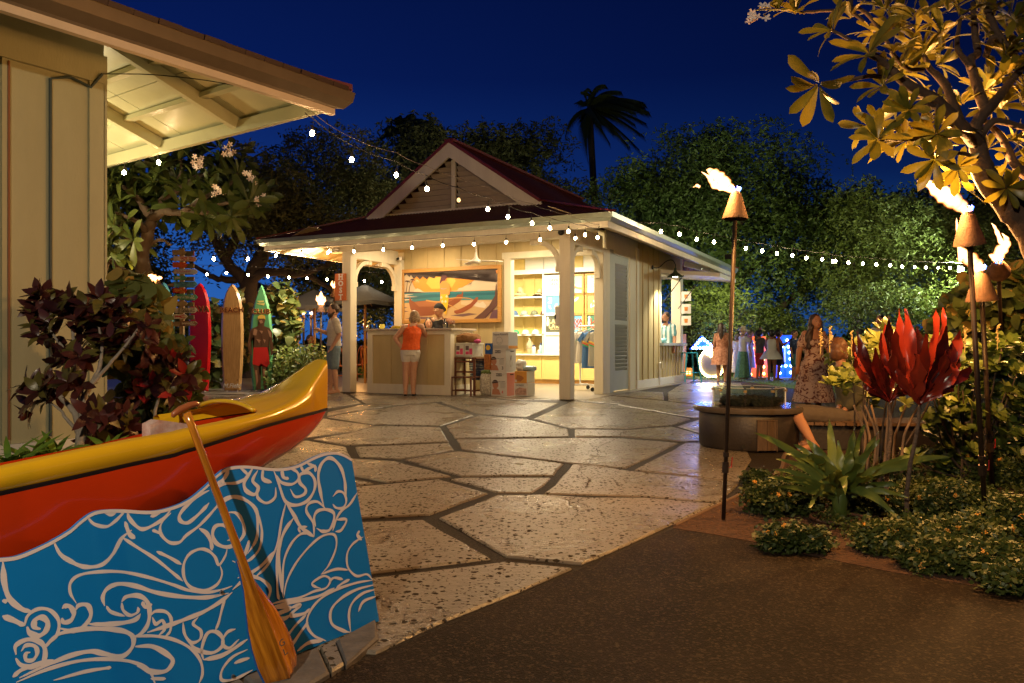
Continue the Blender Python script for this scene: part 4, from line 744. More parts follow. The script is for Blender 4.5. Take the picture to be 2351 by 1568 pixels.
# pale top edge line
vs = []; fs = []
for i, p in enumerate(top): vs += [(p.x, -.0130, p.y+.001), (p.x, -.0130, p.y-.008)]; fs += [(2*i-2, 2*i-1, 2*i+1, 2*i)] if i else []
MB().add(vs, fs).build('edge_line', LN, wb)
for x, y in ((1283,903),(1350,1395)):
    q = z3b(x, y); MB().lathe([(.006,0),(.005,-.004),(0,-.005)], 10, (0,0,0)).build('screw', mat('steel_screw', (.5,.5,.5), .3, metal=1), wb, loc=(q[0], -.0145, q[1]), rot=(R(-90),0,0))
# canoe
cn = T('outrigger_canoe', 'yellow and red outrigger canoe bow resting behind the wave board', 'canoe', BO, RZ2)
CYc = .27
def halfw(x):
    t = min(1, max(0, (.035-x)/.85)); return .010+.20*(1-(1-t)**2.2)
def px2c(u, v, side=-1):
    x = px2b(u, v, CYc)[0]
    for _ in range(8): x, z = px2b(u, v, CYc+side*halfw(x))
    return x, z
def curve(pxs, side=-1, centre=False):
    q = sorted([px2b(u, v, CYc) if centre else px2c(u, v, side) for u, v in pxs]); X = [a for a, b in q]; Z = [b for a, b in q]
    return lambda x: float(np.interp(x, X, Z)) if X[0] <= x <= X[-1] else (Z[0]+(x-X[0])*(Z[1]-Z[0])/(X[1]-X[0]) if x < X[0] else Z[-1])
def smooth_curve(f, xs, k=2):
    z = [f(x) for x in xs]
    for _ in range(k): z = [z[0]]+[(z[i-1]+2*z[i]+z[i+1])/4 for i in range(1, len(z)-1)]+[z[-1]]
    return z
zc = curve([(0,1131),(201,1088),(458,1026),(604,978),(680,957),(751,938)])
zg = curve([(0,1075),(324,1004.7),(428,987),(520,968),(619,945),(678,918),(714,886),(733,857),(744,838),(750,828)])
zd = curve([(465,943.5),(582,912),(641,897.7),(678,879),(700,860),(714.5,846),(728,832),(738,826),(748,825)], centre=True)
zk = curve([(300,1250),(450,1140),(545,1098),(586,1070),(641,1044),(696,1004),(751,940)], centre=True)
xt = px2c(751, 938)[0]; XS = list(np.linspace(-2.6, -.75, 16)) + list(np.linspace(-.72, xt, 34))
ZC, ZG, ZD, ZK = [smooth_curve(f, XS) for f in (zc, zg, zd, zk)]
ZK = [min(k, c-.02) if i < len(XS)-1 else c-.003 for i, (k, c) in enumerate(zip(ZK, ZC))]; ZK = [max(k, c-.40) for k, c in zip(ZK, ZC)]
W_ = [halfw(x) for x in XS]
YEL = mat('golden_yellow_gelcoat', (.62,.36,.01), .2, coat=.6, bump=.03, bs=9, var=.06, vs=5); RED = mat('deep_red_gelcoat', (.50,.035,.004), .24, coat=.6, bump=.03, bs=8, var=.08, vs=4); STR = mat('black_pinstripe', (.015,.01,.01), .4)
def skin(name, m, rows, par=cn, smooth=True):
    n = len(rows[0]); vs = [p for r in rows for p in r]; fs = [(i*n+j, (i+1)*n+j, (i+1)*n+j+1, i*n+j+1) for i in range(len(rows)-1) for j in range(n-1)]
    return MB().add(vs, fs).build(name, m, par, smooth)
rows = []
for i, x in enumerate(XS):
    r = []
    for k in range(17):
        a = math.pi*(k/16); cy = -math.cos(a); sz = math.sin(a)**.75; r.append((x, CYc+W_[i]*cy*(1 if abs(cy) > .999 else abs(cy)**-.0), ZC[i]-(ZC[i]-ZK[i])*sz))
    rows.append(r)
XF = px2b(345, 970, CYc+.2)[0]
skin('hull', RED, rows)
def side(sg, x0):
    r1 = []; r2 = []
    for i, x in enumerate(XS):
        if x < x0: continue
        h = ZG[i]-ZC[i]; b = .012 if i < len(XS)-6 else .004
        r1.append([(x, CYc+sg*W_[i], ZC[i]-.008), (x, CYc+sg*(W_[i]+.004), ZC[i]), (x, CYc+sg*(W_[i]+.004), ZC[i]+.004)])
        r2.append([(x, CYc+sg*(W_[i]+.001), ZC[i]+.004), (x, CYc+sg*(W_[i]+b*.6), ZC[i]+h*.25), (x, CYc+sg*(W_[i]+b), ZC[i]+h*.55), (x, CYc+sg*(W_[i]+b*.6), ZC[i]+h*.9), (x, CYc+sg*(W_[i]-b*.2), ZG[i]), (x, CYc+sg*max(W_[i]-.02, 0), ZG[i]+.003)] + ([(x, CYc+sg*max(W_[i]-.035, 0), ZG[i]-.015), (x, CYc+sg*max(W_[i]-.035, 0), ZG[i]-.2)] if x < px2c(560,955)[0] else []))
    m = min(len(q) for q in r2); r2a = [q for q in r2 if len(q) == 8]; r2b = [q[:6] for q in r2 if True]
    skin('pinstripe', STR, r1); skin('upper_strake', YEL, r2b)
    if len(r2a) > 1: skin('inner_wall', YEL, [q[5:] for q in r2a])
side(-1, -9); side(1, XF)
# foredeck: from the near to the far gunwale over the crest
dk = []; 
for i, x in enumerate(XS):
    if x < px2b(520, 950, CYc)[0]: continue
    r = []; w = max(W_[i]-.02, .0); cr_ = max(ZD[i], ZG[i]+.002)
    for k in range(11):
        a = -1+2*k/10; r.append((x, CYc+a*w, ZG[i]+.003+(cr_-ZG[i])*(1-abs(a)**2.2)))
    dk.append(r)
skin('foredeck', YEL, dk)
# splash lip at the rear edge of the deck, open cockpit, foam end
i0 = next(i for i, x in enumerate(XS) if x > px2b(520, 950, CYc)[0]); e = dk[0]
MB().tube([(p[0]-.01, p[1], p[2]+.008) for p in e], .008, 6).build('splash_lip', YEL, cn, True)
FM = mat('pink_orange_raw_fibreglass', (.70,.36,.27), .8, var=.35, vs=12, bump=.5, bs=30, var2=(.78,.62,.55))
a = px2b(330, 985, CYc+.14)[0]; b = px2b(478, 975, CYc+.14)[0]; z_t = px2b(345, 966, CYc+.14)[1]; zb_ = px2b(478, 988, CYc+.14)[1]
MB().add([(x, y, z) for y in (CYc+.10, CYc+.15) for x, z in ((a,z_t-.14),(b,z_t-.14),(b,zb_+.012),(a+.03,z_t+.004),(a,z_t-.008))], [(0,1,2,3,4),(9,8,7,6,5)]+[(i, i+5, (i+1) % 5+5, (i+1) % 5) for i in range(5)]).build('raw_end_panel', FM, cn)
sup = T('canoe_stand', 'dark timber stand holding the canoe up', 'stand', frame(BO, -.4, CYc, 0), RZ2)
MB().bar((0,-.12,0),(0,-.02,ZK[30]-.0+.0), .06, .06).bar((0,.12,0),(0,.02,ZK[30]), .06, .06).build('leg', mat('dark_timber', (.08,.05,.03), .7), sup)
# paddle
top_ = P(427, 943, 2.13); bot = P(657, 1562, 2.33); bot.z = max(bot.z, .012)
pd = T('wooden_paddle', 'varnished wooden canoe paddle leaning against the canoe', 'paddle', bot)
ax = (top_-bot); L = ax.length; zx = ax.normalized(); xx = HD.copy(); xx = (xx-zx*xx.dot(zx)).normalized(); yy = zx.cross(xx)
pd.matrix_world = Matrix.Translation(bot) @ Matrix((xx, yy, zx)).transposed().to_4x4()
VAR = mat('amber_varnished_wood', (.30,.07,.004), .12, coat=1, var=.4, vs=5, stretch=(14,14,.8), var2=(.66,.25,.02)); HND = mat('red_brown_handle', (.30,.09,.03), .3, coat=.4)
MB().tube([(0,0,z) for z in np.linspace(L*.28, L-.005, 12)], [.004,.011,.0125,.012,.012,.0115,.0115,.011,.0108,.0105,.0105,.011], 10).build('shaft', VAR, pd, True)
MB().tube([(-.042,0,L),(-.036,0,L+.006),(-.015,0,L+.01),(.015,0,L+.01),(.036,0,L+.006),(.042,0,L)], [.005,.008,.0095,.0095,.008,.005], 10).build('grip', HND, pd, True)
prof = [(.0,.036),(.004,.052),(.03,.062),(.08,.066),(.14,.062),(.20,.052),(.26,.036),(.31,.022),(.36,.014),(.40,.010)]
rows = []; rows2 = []
for z, hw in prof:
    f = []; b_ = []
    for k in range(13):
        a = -1+2*k/12; rid = .012*math.exp(-(a*3.6)**2)+.005*math.cos(a*13)*(1-abs(a)*.5); th = .004*(1-a*a)+.0015
        f.append((a*hw, -(th+rid*.8)-.02*(1-a*a)*0+.012*a*a, z)); b_.append((a*hw, th+.012*a*a, z))
    rows.append(f); rows2.append(b_)
n = 13; vs = [p for r in rows for p in r]; m0 = len(vs); vs += [p for r in rows2 for p in r]; fs = []
for i in range(len(rows)-1):
    for j in range(n-1): q = i*n+j; fs += [(q, q+1, q+n+1, q+n), (m0+q, m0+q+n, m0+q+n+1, m0+q+1)]
    for j in (0, n-1): q = i*n+j; fs.append((q, q+n, m0+q+n, m0+q))
for j in range(n-1): fs += [(j, m0+j, m0+j+1, j+1)]
MB().add(vs, fs).build('blade', VAR, pd, True)
text('G\nL', .03, ink, pd, (.012,-.024,.1), rot=(R(90),0,0), name='maker_mark', ext=.0005)
MB().tube([(-hw-.001, .012, z) for z, hw in prof[1:]], .003, 5).build('blue_edge', mat('blue_edge_strip', (.01,.10,.40), .4), pd)  # thin blue strip along one long edge of the blade
# stone blocks along the board foot
STN = mat('grey_cut_stone', (.10,.09,.085), .7, var=.35, vs=12, bump=.6, bs=30)
kb = bpy.data.objects.new('stone_edging', None); COL.objects.link(kb); tag(kb, kind='structure')
for i, q in enumerate([[(862,1428),(868,1470),(795,1532),(772,1475)],[(768,1477),(790,1530),(762,1548),(735,1490)],[(730,1492),(757,1550),(640,1620),(560,1560)],[(550,1565),(630,1625),(500,1720),(380,1640)]]): slab(q, STN if i != 1 else SLAB, .012, 'stone_block', par=kb)
# hidden key lamp: a post lamp standing behind and to the left of the camera (its shadow of the paddle shows on the board)
# ---------------------------------------------------------------- string lights
CORD = mat('black_cord', (.02,.018,.015), .5); SOCK = mat('black_socket', (.015,.013,.012), .4)
BULB = mat('warm_glowing_bulb', (1,.8,.5), .4, emit=190, ecol=(1,.66,.34)); BULBD = mat('dim_clear_bulb', (.9,.75,.5), .1, emit=1.6, ecol=(1,.6,.25))
_b = bmesh.new(); bmesh.ops.create_icosphere(_b, subdivisions=2, radius=.023)
for v in _b.verts: v.co.z *= 1.25; v.co.x *= 1-.18*max(0, v.co.z/.03); v.co.y *= 1-.18*max(0, v.co.z/.03)
def bulbmesh(m):
    me = bpy.data.meshes.new('bulb'); _b.to_mesh(me); me.materials.append(m); me.shade_smooth(); return me
BM, BMD = bulbmesh(BULB), bulbmesh(BULBD)
SKM = MB().tube([(0,0,.026),(0,0,.075)], [.014,.012], 8).tube([(0,0,.075),(.004,0,.12)], .0035, 5).mesh('socket'); SKM.materials.append(SOCK)
def inplane(u, v, A, B):
    """point seen at the photo pixel, on the vertical plane through A and B"""
    d = (B-A); d.z = 0; r = (u-CX)/K; t = (r*A.y-A.x)/(d.x-r*d.y); Y = A.y+d.y*t; return Vector((r*Y, Y, H+(CY-v)*Y/K))
def string(label, A, B, bulbs, ends, drop=.12, sag=.02, double=False, sc=1.0, sw=True, dim=()):
    t = T('string_lights', label, 'string lights', A, 0, 'festoon light strings')
    pts = [inplane(u, v, A, B) for u, v in bulbs]; line = [ends[0]]+[p+Vector((0,0,drop)) for p in pts]+[ends[1]]; fine = []
    for i in range(len(line)-1):
        a, b = line[i], line[i+1]; s_ = sag if (0 < i < len(line)-2) else sag*.5
        for k in range(5): q = k/5; fine.append(a.lerp(b, q)-Vector((0,0,4*s_*q*(1-q))))
    fine.append(line[-1])
    MB().tube([p-A for p in fine], .005*sc, 5).build('cord', CORD, t)
    if double: MB().tube([p-A+Vector((0,0,.03+.10*math.sin(math.pi*i/len(fine)))) for i, p in enumerate(fine)], .0035*sc, 5).build('guide_wire', mat('steel_wire', (.35,.3,.25), .4, metal=.7), t)
    for i, p in enumerate(pts):
        b = link('bulb', BMD if i in dim else BM, t, p-A); b.scale = (sc,)*3; b.rotation_euler = (random.uniform(-.15,.15), random.uniform(-.15,.15), 0)
        k = link('socket', SKM, b, (0,0,0))
    return t
def c2(x, y): return S(x, y, 950, 500, 1.5168)
def c4(x, y): return S(x, y, 400, 500, 1.96)
def z5(x, y): return S(x, y, 1350, 950, 2.34)
A = P(700, 258, 7.45); B = P(1376, 519, 12.55)
string('long festoon string from the hut corner to the pavilion roof corner', A, B, [c2(*q) for q in [(453,50),(693,210),(963,303),(1150,387),(1342,455),(1519,510),(1641,556),(1787,596),(1896,625),(2008,645),(2108,666),(2185,683)]], (A, B), drop=.15, double=True, dim=(4,))
A = L2W(-6.25,-1.13,2.9); B = L2W(1.0,-1.13,2.9)
string('festoon string along the front eave of the pavilion', A, B, [(633,587),(692,583),(752.3,580.4),(812.6,577),(880,573),(945.7,568.6),(1016.4,563.6),(1088,560.5),(1162,556),(1240,550),(1321,546.6)], (L2W(-6.25,-1.13,2.93), L2W(.6,-1.13,2.93)), drop=.14, sag=0)
A = L2W(1.15, 0, 3.1); B = P(2215, 604, 21.5)
string('festoon string from the pavilion side eave to the right trees', A, B, [S(x, y, 2350, 700, 1.704) for x, y in [(502,385),(627,403),(745,438),(862,457),(1079,500),(1191,517),(1291,535),(1396,548),(1492,565),(1600,574),(1690,587)]]+[(1912,600),(1948,603),(1981,605),(2012,607),(2044,609)]+[S(x, y, 3600, 700, 2.24) for x, y in [(20,820),(133,824),(232,828),(342,832),(448,832)]], (inplane(1440, 508, A, B), B), drop=.16, sc=1.25)
A = P(250, 560, 16); B = L2W(-6.3,-1.1,2.9)
string('festoon string from the left trees to the pavilion left eave', A, B, [(490.8,594.5),(569,594.5)], (inplane(250, 561, A, B), L2W(-6.25,-1.1,2.93)), drop=.19, sc=1.2)
A = P(240, 598, 22); B = P(925, 612, 20)
string('far festoon string behind the surfboards and umbrellas', A, B, [(475,630),(520,627),(570,631),(614.7,635),(663,637),(705,639),(751,641.6),(836.7,645),(876.6,647)], (inplane(240, 600, A, B), inplane(922, 613, A, B)), drop=.25, sc=1.15)
A = frame(HO, OV-.10, -OV+.2, 3.0); B = frame(HO, OV-.10, 5, 3.0)
string('two festoon bulbs under the far eave of the hut', A, B, [(364,373),(285,396)], (inplane(700, 262, A, B), inplane(250, 385, A, B)), drop=.12, sag=0, sc=1.0)
# white flood light on its pole at the right
ff = T('flood_light', 'bright white flood light at the end of the right festoon string', 'flood light', P(2208, 618, 21.5))
MB().lathe([(0,-.03),(.06,-.02),(.07,.02),(0,.04)], 12).build('lit_face', mat('white_lit_lamp', (1,1,1), .4, emit=60, ecol=(.95,.97,1)), ff, True)
MB().tube([(.05,.12,-2.2),(.05,.12,.1)], .035, 7).build('pole', DARK, ff); MB().box(-.09,.09,.05,.1,-.09,.09).build('housing', DARK, ff)
light('flood', 'SPOT', (0,-.15,0), 620, (.90,1,.72), .08, ff, rot=(R(78), 0, R(60)), spot=R(170), blend=.4)
# ---------------------------------------------------------------- tiki torches
RUST = mat('rusted_iron_cone', (.065,.028,.013), .8, var=.4, vs=18, bump=.25, bs=90, var2=(.12,.055,.027)); POLE = mat('dark_bronze_pole', (.035,.022,.015), .45, metal=.3, var=.4, vs=20)
def flame_mat():
    m = bpy.data.materials.new('flame'); m.use_nodes = True; n = m.node_tree.nodes; l = m.node_tree.links; n.remove(n['Principled BSDF'])
    lw = n.new('ShaderNodeLayerWeight'); lw.inputs[0].default_value = .45; ns = n.new('ShaderNodeTexNoise'); ns.inputs['Scale'].default_value = 22; tc = n.new('ShaderNodeTexCoord'); l.new(tc.outputs['Object'], ns.inputs[0])
    a = n.new('ShaderNodeMath'); a.operation = 'MULTIPLY_ADD'; l.new(ns.outputs[0], a.inputs[0]); a.inputs[1].default_value = .5; l.new(lw.outputs['Facing'], a.inputs[2])
    r = n.new('ShaderNodeValToRGB'); r.color_ramp.elements[0].position = .40; r.color_ramp.elements[0].color = (1,.60,.24,1); r.color_ramp.elements[1].position = .92; r.color_ramp.elements[1].color = (1,.20,.015,1); l.new(a.outputs[0], r.inputs[0])
    s = n.new('ShaderNodeMapRange'); s.inputs[1].default_value = .35; s.inputs[2].default_value = 1.0; s.inputs[3].default_value = 2.6; s.inputs[4].default_value = .06; s.interpolation_type = 'SMOOTHSTEP'; l.new(a.outputs[0], s.inputs[0])
    e = n.new('ShaderNodeEmission'); l.new(r.outputs[0], e.inputs[0]); l.new(s.outputs[0], e.inputs[1])
    tr = n.new('ShaderNodeBsdfTransparent'); mx = n.new('ShaderNodeAddShader'); l.new(e.outputs[0], mx.inputs[0]); l.new(tr.outputs[0], mx.inputs[1]); l.new(mx.outputs[0], n['Material Output'].inputs[0]); return m
FLM = flame_mat(); BFL = mat('blue_flame', (.05,.1,1), .5, emit=6, ecol=(.06,.18,1))
def tongue(m, pts, rad):
    pts = crm(pts, 4); rr = np.interp(np.linspace(0, 1, len(pts)), np.linspace(0, 1, len(rad)), rad)
    m.tube(pts, [max(.0008, float(r)*(1+.16*math.sin(i*1.9+pts[0].x*40))) for i, r in enumerate(rr)], 9)
def torch(base, head, cone_r, cone_h, label, flame, power, pole_r=.012, valve=True, blue=True, grp='lit tiki torches'):
    """base, head: world points (ground, top of the cone); flame: list of (points, radii) offsets from the cone top"""
    t = T('tiki_torch', label, 'tiki torch', base, 0, grp); d = head-base; u = d.normalized(); cb = d-u*cone_h
    MB().tube([(0,0,0), cb+u*.02], pole_r, 9).build('pole', POLE, t, True)
    if valve: MB().tube([u*(.27),u*.33], pole_r*1.6, 9).tube([u*.36,u*.385], pole_r*1.4, 9).build('coupling', POLE, t); MB().tube([u*.30,u*.30+Vector((.03,-.01,0)),u*.36+Vector((.034,-.01,0))], .0035, 6).build('valve_handle', mat('red_valve', (.5,.02,.02), .4), t)
    c = MB(); x = u.orthogonal().normalized(); y = u.cross(x); N = 22
    pr = [(cone_r,0),(cone_r*.98,.01),(cone_r*.40,cone_h),(cone_r*.33,cone_h),(cone_r*.9,.008)]; vs = []; fs = []
    for r, h in pr:
        for k in range(N): a = 2*math.pi*k/N; vs.append(cb+u*h+(x*math.cos(a)+y*math.sin(a))*r)
    for i in range(len(pr)-1):
        for k in range(N): a = i*N+k; b = i*N+(k+1) % N; fs.append((a, b, b+N, a+N))
    c.add(vs, fs).build('cone_shade', RUST, t, 'auto')
    MB().tube([d-u*.005, d+u*cone_h*.10], cone_r*.30, 14).build('burner_cup', mat('burner_metal', (.35,.25,.18), .4, metal=.8), t)
    f = MB(); 
    for p, r in flame: tongue(f, [d+Vector(q) for q in p], r)
    f.build('flame', FLM, t, True)
    if blue:
        g = MB(); s_ = cone_r
        for k in range(5): a = k*1.3; q = d+u*cone_h*.12+(x*math.cos(a)+y*math.sin(a))*s_*.27; g.tube([q, q+u*s_*.22+Vector((s_*.08,0,0)), q+u*s_*.34], [s_*.06,s_*.07,.001], 6)
        g.build('blue_flame', BFL, t, True)
    p0 = flame[0][0]; c0 = d+Vector(p0[len(p0)//2]); light('flame_light', 'POINT', c0+Vector((0,0,.02)), power*4.0, (1,.47,.13), .05, t)
    return t
def wf(px, head, dep=0):
    """photo pixels -> offsets from the cone top, at the torch's distance (small depth wander)"""
    return [tuple(P(u, v, head.y+dep+.02*math.sin(i*2.1))-head) for i, (u, v) in enumerate(px)]
def px(n, Y): return n*Y/K
h = P(1690, 445, 4.5)
torch(G(1661,1193), h, px(29,4.5), px(58,4.5), 'tall tiki torch standing alone beside the fire pit', [
 (wf([(1688,444),(1672,428),(1655,412),(1640,400),(1628,391),(1622,390)], h), [px(6,4.5),px(13,4.5),px(17,4.5),px(14,4.5),px(6,4.5),.001]),
 (wf([(1660,430),(1640,425),(1630,410),(1622,402),(1610,394)], h, .03), [px(7,4.5),px(9,4.5),px(6,4.5),px(3,4.5),.0008]),
 (wf([(1668,432),(1652,432),(1643,428)], h, -.03), [px(7,4.5),px(6,4.5),.001]),
 (wf([(1606,429),(1600,426),(1591,430)], h), [px(3,4.5),px(4,4.5),.0008])], 30)
h = P(2222, 492, 4.2)
torch(G(2262,1192), h, px(34,4.2), px(70,4.2), 'nearest tiki torch of the right group with long slanting flame', [
 (wf([(2220,490),(2205,472),(2180,455),(2155,440),(2135,422),(2118,407)], h), [px(8,4.2),px(16,4.2),px(21,4.2),px(18,4.2),px(9,4.2),.001]),
 (wf([(2190,455),(2170,435),(2160,420),(2152,410)], h, .03), [px(9,4.2),px(9,4.2),px(5,4.2),.001]),
 (wf([(2160,445),(2138,430),(2122,422),(2105,415)], h, -.03), [px(8,4.2),px(8,4.2),px(4,4.2),.0008])], 34, pole_r=.014)
h = P(2251, 627, 5.3)
torch(G(2278,1125), h, px(34,5.3), px(64,5.3), 'middle tiki torch half hidden behind the nearest one', [
 (wf([(2250,625),(2240,608),(2225,592),(2212,578),(2203,566)], h), [px(10,5.3),px(16,5.3),px(17,5.3),px(11,5.3),.001]),
 (wf([(2205,600),(2200,540),(2197,515),(2196,500)], h, .02), [px(5,5.3),px(5,5.3),px(3,5.3),.001])], 30, pole_r=.016)
h = P(2292, 602, 7.2)
torch(G(2306,960), h, px(25,7.2), px(48,7.2), 'farthest tiki torch of the right group with upright flame', [
 (wf([(2290,600),(2295,580),(2308,562),(2310,548),(2300,535)], h), [px(8,7.2),px(15,7.2),px(12,7.2),px(6,7.2),.001]),
 (wf([(2290,598),(2278,588),(2270,585)], h, .03), [px(8,7.2),px(7,7.2),.001]), (wf([(2300,560),(2290,535),(2283,520),(2276,512)], h, .02), [px(6,7.2),px(5,7.2),px(3,7.2),.001]),
 (wf([(2320,527),(2318,512),(2325,505)], h), [px(3,7.2),px(5,7.2),.001]), (wf([(2320,524),(2313,512),(2308,500)], h), [px(2,7.2),px(4,7.2),.001])], 26, pole_r=.018)
def small(u0, v0, u1, v1, Y, cr, ch, label, fw, fh, lean=0, power=10, valve=False):
    h = P(u1, v1, Y); b = P(u0, 0, Y); b.z = 0
    fl_ = [(wf([(u1,v1),(u1+lean*.4,v1-fh*.3),(u1+lean*.8,v1-fh*.65),(u1+lean,v1-fh)], h), [px(fw*.35,Y),px(fw*.5,Y),px(fw*.35,Y),.001]),
           (wf([(u1,v1-2),(u1-fw*.4,v1-fh*.4),(u1-fw*.5+lean*.5,v1-fh*.7)], h, .03), [px(fw*.25,Y),px(fw*.22,Y),.001]), (wf([(u1,v1-2),(u1+fw*.4,v1-fh*.35),(u1+fw*.45+lean*.3,v1-fh*.6)], h, -.03), [px(fw*.25,Y),px(fw*.2,Y),.001])]
    torch(b, h, px(cr,Y), px(ch,Y), label, fl_, power, px(2.5,Y), False, False, 'tiki torches beyond the pavilion')
small(736,905,737,700,17.5,10,17,'tiki torch just left of the bearded man with upright flame',20,32,0,14)
small(763,905,768,662,19,9,20,'tiki torch partly hidden behind the HOST sign',16,26,8,12)
small(360,930,362,642,9,11,22,'tiki torch behind the heart leaves with sideways flame',18,14,-22,10)
small(324,930,326,632,11,7,16,'smaller tiki torch far left above the big leaves',10,12,-4,6)
small(838,880,840,752,26,5,12,'distant small tiki torch under the dark umbrella',9,14,-4,7)
small(817,880,815,776,23,5,14,'distant tiki torch seen by the orange chair',8,13,0,7)
small(697,900,697,722,24,4,9,'far pair torch below the grey canopy, left one',7,8,-3,5); small(714,900,714,722,24,4,9,'far pair torch below the grey canopy, right one',7,8,2,5)
# ---------------------------------------------------------------- people
def skinm(name, c): return mat(name, c, .5, var=.07, vs=12, spec=.4)
SK1 = skinm('tanned_skin', (.42,.20,.11)); SK2 = skinm('brown_skin', (.30,.13,.07)); SK3 = skinm('fair_skin', (.55,.30,.19)); LIP = mat('lips', (.35,.08,.06), .5); EYE = mat('dark_eyes', (.02,.012,.01), .3)
def blob(name, m, parent, parts, vox=.012, smooth=True, disp=0):
    """one continuous surface grown from overlapping tapered capsules, ellipsoids and lofted rings"""
    b = MB()
    for p in parts:
        k = p[0]
        if k == 'c':      # capsule a, b, ra, rb
            a, c, ra, rb = Vector(p[1]), Vector(p[2]), p[3], p[4]; d = (c-a); L = max(d.length, 1e-5); d = d/L
            pts = [a-d*ra*.95, a-d*ra*.6, a, a.lerp(c, .5), c, c+d*rb*.6, c+d*rb*.95]; b.tube(pts, [ra*.3, ra*.8, ra, (ra+rb)/2*(p[5] if len(p) > 5 else 1), rb, rb*.8, rb*.3], 12)
        elif k == 'e':    # ellipsoid centre, radii
            c, r = p[1], p[2]; b.lathe([(math.sin(math.pi*i/10)*1+1e-4, -math.cos(math.pi*i/10)*r[2]) for i in range(11)], 16, c, r[0], r[1])
        elif k == 'l':    # rings (centre, rx, ry)
            n = 18; vs = []; fs = []
            for c, rx, ry in p[1]:
                for i in range(n): a = 2*math.pi*i/n; vs.append((c[0]+rx*math.cos(a), c[1]+ry*math.sin(a), c[2]))
            q = len(p[1])
            for j in range(q-1):
                for i in range(n): a = j*n+i; e = j*n+(i+1) % n; fs.append((a, e, e+n, a+n))
            fs += [tuple(range(n))[::-1], tuple(range((q-1)*n, q*n))]; b.add(vs, fs)
    me = b.mesh('tmp'); o = bpy.data.objects.new('tmp', me); COL.objects.link(o)
    bm = bmesh.new(); bm.from_mesh(me); bmesh.ops.recalc_face_normals(bm, faces=bm.faces); bm.to_mesh(me); bm.free()
    r = o.modifiers.new('r', 'REMESH'); r.mode = 'VOXEL'; r.voxel_size = vox; s = o.modifiers.new('s', 'SMOOTH'); s.factor = .5; s.iterations = 3 if disp == 0 else 1
    if disp:
        tx = bpy.data.textures.new('w', 'CLOUDS'); tx.noise_scale = .07; dm = o.modifiers.new('d', 'DISPLACE'); dm.texture = tx; dm.strength = disp; dm.mid_level = .5
    me2 = bpy.data.meshes.new_from_object(o.evaluated_get(bpy.context.evaluated_depsgraph_get())); bpy.data.objects.remove(o); bpy.data.meshes.remove(me); me2.name = name
    me2.materials.clear(); me2.materials.append(m); me2.shade_smooth(); return link(name, me2, parent)
J0 = dict(pel=(0,0,.53), wai=(0,0,.61), che=(0,.0,.72), nec=(0,.005,.83), hea=(0,-.008,.925), shL=(.100,0,.80), elL=(.125,.01,.64), wrL=(.135,-.03,.505), shR=(-.100,0,.80), elR=(-.125,.01,.64), wrR=(-.135,-.03,.505),
          hiL=(.048,0,.51), knL=(.052,-.01,.285), anL=(.055,.015,.045), hiR=(-.048,0,.51), knR=(-.052,-.01,.285), anR=(-.055,.015,.045))
